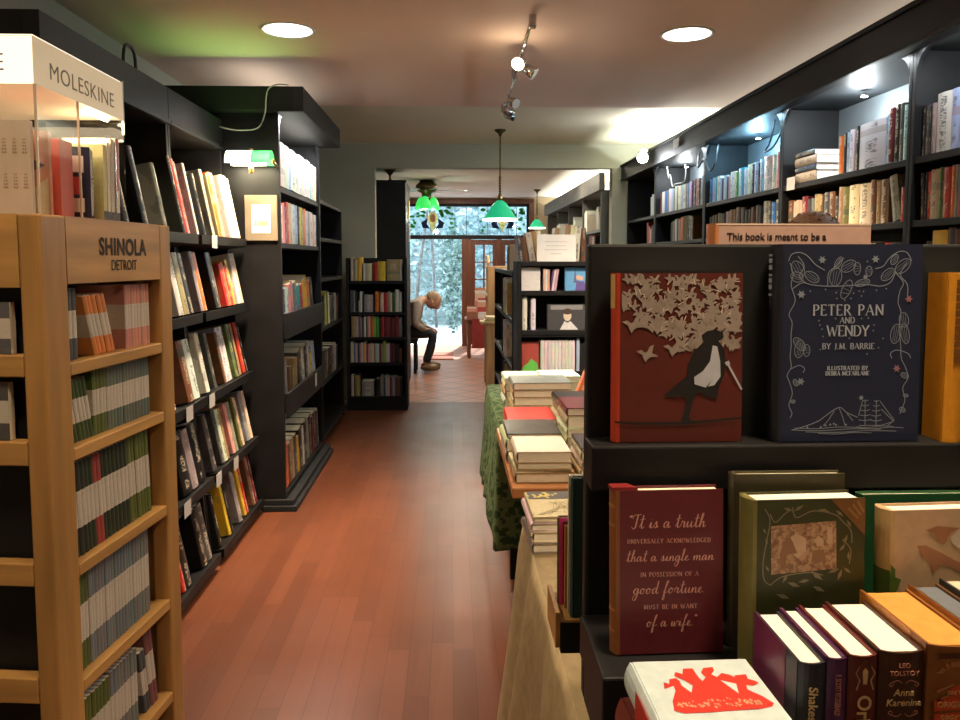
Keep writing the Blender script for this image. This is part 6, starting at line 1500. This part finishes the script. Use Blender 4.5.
q = MB(); poly(q, [(0.0, 0.0), (0.11, 0.0), (0.10, 0.05), (0.06, 0.08), (0.04, 0.05), (0.01, 0.03)]); q.build('green_print', flat((0.10, 0.42, 0.06)), rgb_)
grow(0.775, '_ 12.5, ' + ', '.join(['w 2.2 20'] * 10) + ', _ 1, l 2 21, k 3 18, d 3 19, u 3 18, k 3 18', 'third')
# on its top
cs = bx(0, 0.255, 0, 0.012, 0, 0.175).build('notice_sign', M['paper'])
cs.location = (0.553, 5.05, 1.4905); cs.rotation_euler = (R(-4), 0, 0)
tag(cs, 'large white printed notice standing on the black island shelf', 'sign')
q = MB()
for i, (a, b_) in enumerate(((0.05, 0.20), (0.06, 0.19), (0.05, 0.2), (0.09, 0.16))): q.box(a, b_, -0.0008, -0.0003, 0.125 - i * 0.026, 0.131 - i * 0.026)
q.build('faint_lettering', flat((0.60, 0.58, 0.56)), cs)
row('d 3 17 8, u 3 16 8, c 4 19 10, t 3 20 12, i 3 20 12, w 3 18 12', (0.425, 5.14, 1.4905), (1, 0), (0, -1), 'top of the black island shelf', 'the aisle', small=True)
row('t 3 22 -6, c 4 24 -6, t 3 24 -6, i 3 24 -4, w 4 23 -4, u 3 22', (0.66, 5.14, 1.4905), (1, 0), (0, -1), 'row behind the white notice', 'the aisle', small=True)
# the long side shelf that faces the aisle behind it
LS = empty('aisle_shelf', (0.415, 5.33, 0), label='long low black shelf facing the aisle behind the island shelf', cat='bookcase')
for y_ in (0.0, 1.1, 2.2): bx(0, 0.25, y_, y_ + 0.026, 0, 1.42).build('side_panel', M['black'], LS, bev=0.002)
bx(0.251, 0.265, 0, 2.226, 0, 1.42).build('back_panel', M['black'], LS)
for z in (1.42, 1.08, 0.74, 0.42, 0.1):
    for y_ in (0.0, 1.1): bx(0.0, 0.25, y_ + 0.0265, y_ + 1.0995, z - 0.03, z).build('shelf', M['black'], LS, bev=0.002)
for z, nm, sp in ((1.08, 'second', 'w 6 27, l 5 26, y 5 25, w 7 28, c 5 25, x 4 26, w 6 27, t 5 24'), (0.74, 'third', 'w 7 27, l 5 25, w 6 26, h 5 24, w 5 26, c 6 25'), (0.42, 'fourth', 'd 4 25, s 4 24, x 4 25, d 5 26, t 4 24')):
    row(sp, (0.425, 6.41, z + 0.0005), (0, -1), (-1, 0), nm + ' shelf, long low shelf', 'the doorway', small=True, limit=1.05)
row('w 4 20, d 5 16, u 6 18, g 4 15, c 5 20', (0.45, 6.3, 1.4205), (0, -1), (-1, 0), 'top of the long low shelf', 'the doorway', small=True, limit=0.9)

# ================================================================== REAR ROOM
M['grey_case'] = mat('warm_grey_paint', (0.10, 0.098, 0.09), 0.5, var=0.15, scale=4)  # light falling on the rear bookcase is put into this grey
RB = empty('rear_bookcase', (1.62, 11.0, 0), label='long built-in bookcase along the rear room wall under a heavy crown', cat='bookcase')
bx(0.30, 0.32, -2.4, 2.4, 0, 2.44).build('back_panel', M['grey_case'], RB)
for y_ in (-2.4, -1.2, 0.0, 1.2, 2.374): bx(0.03, 0.2995, y_, y_ + 0.026, 0, 2.25).build('side_panel', M['grey_case'], RB)
for z in (1.84, 1.55, 1.25, 0.9, 0.5, 0.1):
    for y_ in (-2.4, -1.2, 0.0, 1.2): bx(0.03, 0.2995, y_ + 0.0265, y_ + 1.173, z - 0.03, z).build('shelf', M['grey_case'], RB)
bx(-0.03, 0.03, -2.6, 2.4, 2.251, 2.44).build('crown', M['grey_case'], RB, bev=0.004)
bx(0.03, 0.2995, -2.4, 2.4, 2.251, 2.27).build('top_panel', M['grey_case'], RB)
for y_, n_ in ((8.93, 0), (9.72, 1), (10.62, 2), (12.1, 3)):
    row(('w 4 24, w 5 26 8, i 4 23 8, w 4 19 8', 'w 5 24, w 6 26 10, i 4 22 10', 'w 5 24, w 4 20 8, w 4 18', 'w 5 22, i 5 20')[n_], (1.66, y_, 1.8405), (0, -1), (-1, 0), ('upper shelf, rear bookcase, bay by partition', 'upper shelf, rear bookcase, second bay', 'upper shelf, rear bookcase, third bay', 'upper shelf, rear bookcase, last bay')[n_], 'the garden', small=True)
row('k 4 22, u 4 22, m 5 24, d 4 22, r 3 23, u 4 24, g 4 22, c 4 22, m 5 23, k 4 22', (1.66, 9.4, 1.5505), (0, -1), (-1, 0), 'second shelf, rear bookcase, bay by partition', 'the garden', small=True, limit=0.75)
area((1.85, 11.0, 2.35), (R(180), 0, 0), 0.1, 4.4, 55, (1.0, 0.94, 0.78))
o = MB().tube([(1.80, 8.8, 2.30), (1.80, 13.2, 2.30)], 0.014, 8).build('tube_lamp', M['tube'], smooth=True)
bx(1.78, 1.82, 8.77, 8.8, 2.271, 2.32).build('lamp_end', M['paper'], o)
tag(o, 'tube lamp on top of the rear room bookcase', 'lamp', 'tube lamps on the bookcase tops')
# tall dark cabinet at the left of the rear room
DC = empty('tall_cabinet', (-0.93, 9.0, 0), label='tall dark cabinet standing behind the small bookcase in the rear room', cat='cabinet')
for x_ in (-0.40, 0.375): bx(x_, x_ + 0.025, 0, 0.9, 0, 2.38).build('side_panel', M['black_lit'], DC, bev=0.003)
bx(-0.3745, 0.3745, 0, 0.02, 0, 2.38).build('end_panel', M['black_lit'], DC)
bx(-0.3745, 0.3745, 0.88, 0.9, 0, 2.38).build('end_panel', M['black_lit'], DC)
bx(-0.41, 0.41, -0.01, 0.91, 2.381, 2.41).build('top_panel', M['black_lit'], DC, bev=0.003)
for z, y_, c_ in ((2.0, 0.5, (0.5, 0.35, 0.08)), (1.72, 0.55, (0.45, 0.42, 0.4))): bx(0.401, 0.412, y_, y_ + 0.2, z, z + 0.22).build('door_print', flat(c_), DC)
# poster rack behind the seated man
PR = empty('poster_rack', (-0.72, 10.75, 0), label='rack of posters with pink arch and orange panel behind the seated man', cat='rack')
bx(-0.25, 0.12, 0.0, 0.05, 0, 1.75).build('rack_board', M['black_lit'], PR)
bx(-0.10, 0.11, -0.012, -0.002, 1.42, 1.68).build('poster', flat((0.55, 0.22, 0.20)), PR)
bx(-0.06, 0.07, -0.016, -0.0125, 1.44, 1.60).build('poster_print', flat((0.55, 0.50, 0.46)), PR)
bx(-0.06, 0.15, -0.03, -0.002, 1.02, 1.38).build('poster', flat((0.62, 0.27, 0.06)), PR)
bx(-0.12, 0.12, -0.012, -0.002, 1.69, 1.80).build('poster', flat((0.45, 0.50, 0.62)), PR)
# chair and seated man
ch = empty('chair', (-0.68, 10.4, 0), label='dark wooden chair the bent man sits on', cat='chair')
bx(-0.22, 0.22, -0.22, 0.22, 0.40, 0.435).build('seat', M['black'], ch, bev=0.006)
for sx_ in (-1, 1):
    for sy_ in (-1, 1): bx(sx_ * 0.19 - 0.02, sx_ * 0.19 + 0.02, sy_ * 0.19 - 0.02, sy_ * 0.19 + 0.02, 0, 0.3995).build('leg', M['black'], ch, bev=0.003)
bx(-0.235, -0.205, -0.22, 0.22, 0.4355, 0.92).build('backrest', M['black'], ch, bev=0.006)

def skin(name, verts, edges, radii, m, parent=None, root=0, sub=2):
    me = bpy.data.meshes.new(name); me.from_pydata(verts, edges, []); me.materials.append(m)
    o = bpy.data.objects.new(name, me); col.objects.link(o)
    if parent: o.parent = parent
    o.modifiers.new('skin', 'SKIN').use_smooth_shade = True
    for i, v in enumerate(me.skin_vertices[0].data):
        r_ = radii[i]; v.radius = r_ if isinstance(r_, tuple) else (r_, r_); v.use_root = (i == root)
    s_ = o.modifiers.new('subsurf', 'SUBSURF'); s_.levels = sub; s_.render_levels = sub
    return o
skinm = mat('skin', (0.55, 0.28, 0.19), 0.5, var=0.08)
shirtm = mat('grey_brown_knit', (0.30, 0.24, 0.21), 0.9, var=0.2, scale=60)
jeanm = mat('dark_trousers', (0.016, 0.017, 0.022), 0.85, var=0.3)
hairm = mat('grey_sandy_hair', (0.30, 0.19, 0.11), 0.7, var=0.3, scale=60)
hair2 = mat('brown_hair', (0.13, 0.065, 0.03), 0.6, var=0.5, scale=90, stretch=(3, 3, 1))
shoem = mat('tan_shoe', (0.20, 0.12, 0.06), 0.5)
def ellipsoid(mb, c, r, seg=14, rg=10, mtx=None, zmin=-1.0):
    vs = []; 
    for i in range(rg + 1):
        a = -math.pi / 2 + math.pi * i / rg
        a = max(a, math.asin(zmin)) if zmin > -1 else a
        for k in range(seg):
            t = 2 * math.pi * k / seg
            p = Vector((math.cos(a) * math.cos(t) * r[0], math.cos(a) * math.sin(t) * r[1], math.sin(a) * r[2]))
            if mtx: p = mtx @ p
            vs.append(p + Vector(c))
    mb.add(vs, [(i * seg + k, i * seg + (k + 1) % seg, (i + 1) * seg + (k + 1) % seg, (i + 1) * seg + k) for i in range(rg) for k in range(seg)])
def hand(verts, edges, radii, wrist, d, up, side, size=1.0, curl=0.5):
    """palm and five fingers appended to a skin skeleton; d: pointing direction, up: back of the hand, side: towards the thumb"""
    d, up, side = Vector(d).normalized(), Vector(up).normalized(), Vector(side).normalized()
    w0 = len(verts) - 1 if wrist is None else wrist
    p = Vector(verts[w0])
    k0 = len(verts); verts.append(tuple(p + d * 0.045 * size)); radii.append((0.026 * size, 0.016 * size)); edges.append((w0, k0))
    for i, (off, ln) in enumerate(((0.028, 0.062), (0.010, 0.07), (-0.010, 0.065), (-0.027, 0.052))):
        a = p + d * 0.085 * size + side * off * size; k = len(verts)
        verts.append(tuple(a)); radii.append(0.0095 * size); edges.append((k0, k))
        b_ = a + (d * math.cos(curl * 0.6) - up * math.sin(curl * 0.6)) * ln * 0.55 * size
        verts.append(tuple(b_)); radii.append(0.0085 * size); edges.append((k, k + 1))
        c_ = b_ + (d * math.cos(curl * 1.4) - up * math.sin(curl * 1.4)) * ln * 0.5 * size
        verts.append(tuple(c_)); radii.append(0.0072 * size); edges.append((k + 1, k + 2))
    k = len(verts); a = p + d * 0.03 * size + side * 0.032 * size
    verts.append(tuple(a)); radii.append(0.011 * size); edges.append((k0, k))
    b_ = a + (d * 0.75 + side * 0.6).normalized() * 0.04 * size
    verts.append(tuple(b_)); radii.append(0.0095 * size); edges.append((k, k + 1))
    verts.append(tuple(b_ + (d * 0.95 + side * 0.1).normalized() * 0.03 * size)); radii.append(0.008 * size); edges.append((k + 1, k + 2))

# --- seated man, bent forward, facing +x
MX, MY = -0.70, 10.4
pm = empty('person', (MX, MY, 0.03), label='grey haired person in knit top and dark trousers, seated and bent far forward', cat='person')
V = [(0, 0, 0.53), (0.06, 0, 0.66), (0.15, 0, 0.80), (0.25, 0, 0.91), (0.31, 0, 0.935), (0.36, 0, 0.945), (0.40, 0, 0.945)]
E_ = [(0, 1), (1, 2), (2, 3), (3, 4), (4, 5), (5, 6)]
Rr = [(0.15, 0.12), (0.155, 0.115), (0.165, 0.12), (0.15, 0.10), (0.075, 0.065), (0.055, 0.055), (0.06, 0.06)]
for s_ in (-1, 1):
    b0 = len(V)
    V += [(0.25, s_ * 0.18, 0.88), (0.24, s_ * 0.23, 0.75), (0.22, s_ * 0.25, 0.63), (0.30, s_ * 0.20, 0.575), (0.37, s_ * 0.15, 0.545)]
    Rr += [0.06, 0.05, 0.043, 0.037, 0.03]
    E_ += [(3, b0), (b0, b0 + 1), (b0 + 1, b0 + 2), (b0 + 2, b0 + 3), (b0 + 3, b0 + 4)]
    hand(V, E_, Rr, b0 + 4, (0.85, -s_ * 0.35, -0.1), (0, 0, 1), (0.3, -s_ * 0.9, 0), 1.0, 0.7)
    b1 = len(V)
    V += [(0.05, s_ * 0.10, 0.50), (0.26, s_ * 0.125, 0.495), (0.45, s_ * 0.14, 0.48), (0.41, s_ * 0.14, 0.28), (0.34, s_ * 0.14, 0.09), (0.36, s_ * 0.14, 0.045), (0.46, s_ * 0.145, 0.035)]
    Rr += [0.085, 0.075, 0.058, 0.05, 0.038, 0.038, 0.03]
    E_ += [(0, b1)] + [(b1 + i, b1 + i + 1) for i in range(6)]
skin('body', V, E_, Rr, skinm, pm)
# knit top and trousers
V2 = [(0.0, 0, 0.545), (0.06, 0, 0.66), (0.15, 0, 0.80), (0.25, 0, 0.91), (0.30, 0, 0.93)]
R2 = [(0.168, 0.135), (0.17, 0.13), (0.18, 0.135), (0.165, 0.115), (0.085, 0.075)]
E2 = [(0, 1), (1, 2), (2, 3), (3, 4)]
for s_ in (-1, 1):
    b0 = len(V2); V2 += [(0.25, s_ * 0.18, 0.88), (0.24, s_ * 0.23, 0.75), (0.22, s_ * 0.25, 0.63), (0.30, s_ * 0.20, 0.577), (0.345, s_ * 0.165, 0.555)]
    R2 += [0.074, 0.064, 0.056, 0.048, 0.042]; E2 += [(3, b0)] + [(b0 + i, b0 + i + 1) for i in range(4)]
skin('knit_top', V2, E2, R2, shirtm, pm)
V3 = [(0.0, 0, 0.52)]; R3 = [(0.165, 0.10)]; E3 = []
for s_ in (-1, 1):
    b1 = len(V3); V3 += [(0.05, s_ * 0.10, 0.515), (0.26, s_ * 0.125, 0.51), (0.45, s_ * 0.14, 0.495), (0.41, s_ * 0.14, 0.28), (0.345, s_ * 0.14, 0.10)]
    R3 += [0.098, 0.088, 0.07, 0.064, 0.06]; E3 += [(0, b1)] + [(b1 + i, b1 + i + 1) for i in range(4)]
skin('trousers', V3, E3, R3, jeanm, pm)
for s_ in (-1, 1):
    sh = MB(); ellipsoid(sh, (0.41, s_ * 0.143, 0.042), (0.135, 0.05, 0.052), zmin=-0.8); sh.build('shoe', shoem, pm, smooth=True)
hdm = Matrix.Rotation(R(35), 3, 'Y')
hh = MB(); ellipsoid(hh, (0.45, 0, 0.925), (0.10, 0.078, 0.115), 18, 14, hdm)
ellipsoid(hh, (0.535, 0, 0.875), (0.022, 0.013, 0.024), 10, 8); 
for s_ in (-1, 1): ellipsoid(hh, (0.435, s_ * 0.08, 0.92), (0.018, 0.010, 0.03), 10, 8)
ellipsoid(hh, (0.50, 0, 0.835), (0.035, 0.03, 0.028), 10, 8)
hh.build('head', skinm, pm, smooth=True)
hh = MB(); ellipsoid(hh, (0.438, 0, 0.945), (0.106, 0.085, 0.112), 18, 14, hdm, zmin=-0.05); hh.build('hair', hairm, pm, smooth=True)
for s_ in (-1, 1):
    e_ = MB(); ellipsoid(e_, (0.525, s_ * 0.03, 0.905), (0.010, 0.012, 0.008), 10, 8); e_.build('eye', flat((0.6, 0.58, 0.55), 0.2), pm, smooth=True)
bx(0.52, 0.53, -0.022, 0.022, 0.842, 0.847).build('mouth', flat((0.30, 0.10, 0.08)), pm)

# --- standing person behind the display, only the top of the hair in view
p2 = empty('person', (1.15, 2.44, 0), label='brown haired person behind the front display, facing the wall bookcases', cat='person')
p2.scale = (0.987, 0.987, 0.987)
V = [(0, 0, 0.94), (0, 0, 1.10), (0, 0, 1.28), (0, 0, 1.40), (0.0, 0, 1.46), (0.0, 0, 1.50)]; Rr = [(0.13, 0.10), (0.12, 0.095), (0.15, 0.10), (0.11, 0.08), (0.05, 0.05), (0.05, 0.05)]
E_ = [(i, i + 1) for i in range(5)]
for s_ in (-1, 1):
    b0 = len(V); V += [(0, s_ * 0.17, 1.36), (0.02, s_ * 0.21, 1.12), (0.10, s_ * 0.20, 0.92), (0.14, s_ * 0.19, 0.86)]; Rr += [0.055, 0.045, 0.036, 0.028]
    E_ += [(3, b0), (b0, b0 + 1), (b0 + 1, b0 + 2), (b0 + 2, b0 + 3)]
    hand(V, E_, Rr, b0 + 3, (0.5, 0, -0.85), (0, s_, 0), (0.85, 0, 0.5), 0.95, 0.5)
    b1 = len(V); V += [(0, s_ * 0.09, 0.88), (0.01, s_ * 0.10, 0.50), (0, s_ * 0.10, 0.10), (0.02, s_ * 0.10, 0.05), (0.12, s_ * 0.11, 0.035)]; Rr += [0.085, 0.058, 0.038, 0.038, 0.03]
    E_ += [(0, b1)] + [(b1 + i, b1 + i + 1) for i in range(4)]
skin('body', V, E_, Rr, skinm, p2)
V2 = [(0, 0, 0.92), (0, 0, 1.10), (0, 0, 1.28), (0, 0, 1.40), (0, 0, 1.44)]; R2 = [(0.15, 0.12), (0.138, 0.112), (0.166, 0.118), (0.125, 0.095), (0.065, 0.065)]; E2 = [(i, i + 1) for i in range(4)]
for s_ in (-1, 1):
    b0 = len(V2); V2 += [(0, s_ * 0.17, 1.36), (0.02, s_ * 0.21, 1.12), (0.095, s_ * 0.20, 0.93)]; R2 += [0.07, 0.06, 0.05]; E2 += [(3, b0), (b0, b0 + 1), (b0 + 1, b0 + 2)]
skin('sweater', V2, E2, R2, mat('navy_knit', (0.03, 0.04, 0.08), 0.9), p2)
V3 = [(0.0, 0, 0.92)]; R3 = [(0.145, 0.115)]; E3 = []
for s_ in (-1, 1):
    b1 = len(V3); V3 += [(0, s_ * 0.09, 0.86), (0.01, s_ * 0.10, 0.50), (0, s_ * 0.10, 0.09)]; R3 += [0.098, 0.072, 0.056]; E3 += [(0, b1), (b1, b1 + 1), (b1 + 1, b1 + 2)]
skin('trousers', V3, E3, R3, jeanm, p2)
for s_ in (-1, 1):
    sh = MB(); ellipsoid(sh, (0.05, s_ * 0.103, 0.045), (0.13, 0.048, 0.05), zmin=-0.8); sh.build('shoe', M['black'], p2, smooth=True)
hh = MB(); ellipsoid(hh, (0.015, 0, 1.545), (0.098, 0.078, 0.115), 18, 14); ellipsoid(hh, (0.115, 0, 1.53), (0.02, 0.012, 0.022), 10, 8)
for s_ in (-1, 1): ellipsoid(hh, (0.01, s_ * 0.08, 1.54), (0.018, 0.01, 0.03), 10, 8)
hh.build('head', skinm, p2, smooth=True)
hh = MB(); ellipsoid(hh, (-0.004, 0, 1.560), (0.108, 0.092, 0.115), 20, 16, None, zmin=-0.2)
for k in range(40):
    t = rnd.uniform(0, 6.28); a = rnd.uniform(0.1, 1.4)
    c_ = Vector((-0.004 + 0.106 * math.cos(a) * math.cos(t), 0.09 * math.cos(a) * math.sin(t), 1.560 + 0.113 * math.sin(a)))
    d_ = Vector((math.cos(t) * 0.5, math.sin(t) * 0.5, 0.3)).normalized()
    hh.tube([tuple(c_), tuple(c_ + d_ * 0.006 + Vector((rnd.uniform(-.004, .004), rnd.uniform(-.004, .004), 0))), tuple(c_ + d_ * 0.004 + Vector((rnd.uniform(-.012, .012), rnd.uniform(-.012, .012), -0.006)))], [0.003, 0.0025, 0.001], 5)
hh.build('hair', hair2, p2, smooth=True)
for s_ in (-1, 1):
    e_ = MB(); ellipsoid(e_, (0.105, s_ * 0.032, 1.555), (0.008, 0.012, 0.007), 10, 8); e_.build('eye', flat((0.6, 0.58, 0.55), 0.2), p2, smooth=True)
bx(0.104, 0.112, -0.022, 0.022, 1.487, 1.492).build('mouth', flat((0.30, 0.10, 0.08)), p2)

# red cloth table with boxed cards, carved cabinet, small counter
table('side_table', 0.20, 0.95, 11.75, 12.35, 0.60, M['door_wood'], 'dark side table with a red cloth near the garden door', leg=0.05)
rc = MB().box(0.24, 0.93, 11.76, 12.34, 0.6005, 0.604)
rc.box(0.30, 0.93, 11.735, 11.742, 0.16, 0.604)
tag(rc.build('tablecloth', M['red_cloth']), 'dark red cloth over the side table near the garden door', 'tablecloth')
bxm = [flat((0.55, 0.08, 0.06)), flat((0.62, 0.52, 0.48)), flat((0.55, 0.20, 0.14))]
def cards_box(x, y, z, w_, h_, c1, c2, label):
    o = bx(0, w_, 0, 0.12, 0, h_ * 0.55).build('card_box', flat(c1)); o.location = (x, y, z)
    for k in range(3): bx(0.004, w_ - 0.004, 0.02 + k * 0.03, 0.024 + k * 0.03, 0.004 + h_ * 0.0, h_ * (0.8 + 0.1 * k)).build('greeting_card', flat([c2, (0.62, 0.58, 0.55), c1][k]), o)
    return tag(o, label, 'card box')
cards_box(0.225, 11.79, 0.6045, 0.15, 0.20, (0.25, 0.10, 0.06), (0.62, 0.25, 0.20), 'brown box of red and white cards on the side table')
cards_box(0.40, 11.80, 0.6045, 0.16, 0.10, (0.62, 0.58, 0.56), (0.6, 0.5, 0.5), 'low white box of cards on the side table')
cards_box(0.40, 12.05, 0.6045, 0.18, 0.30, (0.42, 0.05, 0.05), (0.55, 0.3, 0.2), 'tall red box of cards at the back of the side table')
cards_box(0.36, 12.2, 0.6045, 0.17, 0.46, (0.52, 0.20, 0.12), (0.60, 0.40, 0.30), 'highest orange pink card box on the side table')
cc = empty('carved_cabinet', (0.455, 9.9, 0), label='pale carved wooden cabinet with scrolled crest behind the long shelf', cat='cabinet')
for y_ in (0, 0.47): bx(0, 0.30, y_, y_ + 0.03, 0, 1.42).build('side_panel', M['tan_wood'], cc, bev=0.003)
for z in (0.3, 0.7, 1.05, 1.42): bx(-0.01, 0.30, 0.031, 0.469, z - 0.03, z).build('shelf', M['tan_wood'], cc, bev=0.003)
bx(0.301, 0.32, 0, 0.5, 0, 1.42).build('back_panel', M['tan_wood'], cc)
cp = [(0.0, 1.425), (0.5, 1.425), (0.5, 1.47)] + [(0.25 + 0.2 * math.cos(R(t_)), 1.47 + 0.10 * math.sin(R(t_))) for t_ in range(20, 161, 20)] + [(0.0, 1.47)]
MB().prism(cp, 'x', 0.0, 0.03).build('crest', M['tan_wood'], cc)
ct = empty('paper_stand', (0.335, 9.1, 0), label='low tan wooden stand with papers beside the long shelf', cat='stand')
bx(0, 0.30, 0, 0.4, 0.74, 0.77).build('top_board', M['tan_wood'], ct, bev=0.003)
for y_ in (0.02, 0.34): bx(0.06, 0.26, y_, y_ + 0.04, 0, 0.7395).build('leg', M['tan_wood'], ct, bev=0.003)
for i in range(3):
    o = bx(-0.10, 0.10, -0.13, 0.13, 0, 0.018).build('paper_stack', flat([(0.55, 0.45, 0.22), (0.6, 0.5, 0.3), (0.62, 0.55, 0.38)][i])); o.location = (0.485 + i * 0.01, 9.3, 0.7705 + i * 0.0185); o.rotation_euler = (0, 0, R(3 * i - 2))
    tag(o, ['yellowish paper stack at the bottom on the tan stand', 'paper stack in the middle of three on the tan stand', 'pale paper stack on top of the tan stand'][i], 'paper')
# door mat and small thing on the tiles
dm = bx(-0.36, 0.02, 11.6, 12.5, 0.0005, 0.012).build('door_mat', mat('brick_red_mat', (0.30, 0.11, 0.07), 0.95, var=0.3, scale=40))
tag(dm, 'brick red door mat on the tiles inside the garden door', 'mat')

# ================================================================== LIGHT FROM OUTSIDE AND REAR FILL LIGHTS
sl = bpy.data.lights.new('sun', 'SUN'); sl.energy = 15.0; sl.angle = R(3); sl.color = (1.0, 0.95, 0.92)
so = bpy.data.objects.new('sun', sl); col.objects.link(so); so.rotation_euler = Vector((-0.12, -0.62, -0.78)).to_track_quat('-Z', 'Y').to_euler()
wd = bpy.data.worlds.new('world'); sc.world = wd; wd.use_nodes = True
bgn = wd.node_tree.nodes['Background']
bgn.inputs['Color'].default_value = (0.72, 0.88, 1.0, 1); bgn.inputs['Strength'].default_value = 4.2
for x, y, e_ in ((0.2, 9.4, 20), (0.3, 10.9, 26), (0.1, 12.4, 20), (1.2, 9.5, 16)):  # fill lights without fixtures, added to brighten the rear room
    l = bpy.data.lights.new('rear_lamp', 'AREA'); l.shape = 'DISK'; l.size = 0.25; l.energy = e_; l.color = (1, 0.86, 0.66)
    lo = bpy.data.objects.new('rear_lamp', l); col.objects.link(lo); lo.location = (x, y, 2.54)

gob = MB().lathe([(0.001, 0.0), (0.05, 0.0), (0.045, 0.012), (0.012, 0.03), (0.012, 0.07), (0.045, 0.11), (0.075, 0.15), (0.068, 0.13), (0.02, 0.09), (0.001, 0.085)], seg=20).build('goblet', M['dark_brass'], smooth=True)
gob.location = (-0.72, 9.2, 2.4105); tag(gob, 'small dark goblet standing on top of the tall rear cabinet', 'goblet')

# ================================================================== the books that show largest stay single; the small remainder is one mass
def gather_books(keep):
    bpy.context.view_layer.update()
    dg = bpy.context.evaluated_depsgraph_get()
    mw = cam.matrix_world; inv = mw.inverted(); org = mw.translation
    def px(p):
        q = inv @ p
        if q.z > -0.01: return None
        return (PX + FPX * q.x / -q.z, PY - FPX * q.y / -q.z)
    scored = []
    for o in [o for o in col.objects if o.parent is None and o.name.split('.')[0] == 'book']:
        M4 = o.matrix_world; bb = [Vector(c) for c in o.bound_box]
        lo = Vector((min(c[i] for c in bb) for i in range(3))); hi = Vector((max(c[i] for c in bb) for i in range(3)))
        own = {o.name} | {c.name for c in o.children_recursive}
        seen = tot = 0; xs = []; ys = []
        for u in (0.0, 0.5, 1.0):
            for v in (0.02, 0.3, 0.6, 0.98):
                for w_ in (0.0, 0.5, 1.0):
                    if u == 0.5 and w_ == 0.5 and 0.1 < v < 0.9: continue
                    p = M4 @ Vector((lo.x + (hi.x - lo.x) * u, lo.y + (hi.y - lo.y) * w_, lo.z + (hi.z - lo.z) * v))
                    q = px(p); tot += 1
                    if q is None: continue
                    xs.append(min(960, max(0, q[0]))); ys.append(min(720, max(0, q[1])))
                    if not (0 <= q[0] <= 960 and 0 <= q[1] <= 720): continue
                    d = (p - org); L = d.length; d.normalize()
                    hit, loc, nrm, idx, ho, m_ = sc.ray_cast(dg, org, d, distance=L + 0.02)
                    if not hit or ho.name.split('.')[0] in ('side_pane', 'front_pane') or ho.name in own or (loc - org).length > L - 0.006: seen += 1
        area_ = (max(xs) - min(xs)) * (max(ys) - min(ys)) if xs else 0
        scored.append((area_ * seen / max(tot, 1), o))
    scored.sort(key=lambda t_: -t_[0])
    rest = [o for a_, o in scored[keep:]]
    print('BOOKS', len(scored), 'kept', keep, 'cut area', scored[keep][0] if len(scored) > keep else None, 'zero', sum(1 for a_, o in scored if a_ == 0))
    if not rest: return
    mb_all = MB(); tones = []
    for o in rest:
        for q in [o] + list(o.children_recursive):
            M4 = q.matrix_world; me = q.data
            if q.name.split('.')[0] == 'page_block': base = [(0.78, 0.70, 0.55)]
            elif q is o: base = [tuple(o.color[:3]), (0.78, 0.70, 0.55)]
            else: continue
            for p_ in me.polygons: tones.append((len(p_.vertices), base[min(p_.material_index, len(base) - 1)]))
            mb_all.add([M4 @ v.co for v in me.vertices], [tuple(p_.vertices) for p_ in me.polygons])
    me = bpy.data.meshes.new('book_mass'); me.from_pydata(mb_all.v, [], mb_all.f)
    at = me.color_attributes.new('tone', 'FLOAT_COLOR', 'CORNER')
    k = 0
    for n_, c_ in tones:
        for _ in range(n_): at.data[k].color = (*c_, 1); k += 1
    m, nt, b = nodes('small_book_covers')
    an = N(nt, 'ShaderNodeAttribute'); an.attribute_name = 'tone'
    nz = N(nt, 'ShaderNodeTexNoise', i_Scale=18.0); mx = N(nt, 'ShaderNodeMix', data_type='RGBA', blend_type='MULTIPLY'); mx.inputs['Factor'].default_value = 0.35
    tcn = N(nt, 'ShaderNodeTexCoord'); nt.links.new(tcn.outputs['Object'], nz.inputs['Vector'])
    nt.links.new(an.outputs['Color'], mx.inputs['A']); nt.links.new(nz.outputs['Color'], mx.inputs['B']); nt.links.new(mx.outputs['Result'], b.inputs['Base Color'])
    me.materials.append(m)
    o2 = bpy.data.objects.new('book_mass', me); col.objects.link(o2)
    tag(o2, 'smaller half hidden books filling out the rows of the shelves', 'books', None, 'stuff')
    for o in rest:
        for q in list(o.children_recursive) + [o]: bpy.data.objects.remove(q, do_unlink=True)
gather_books(298)
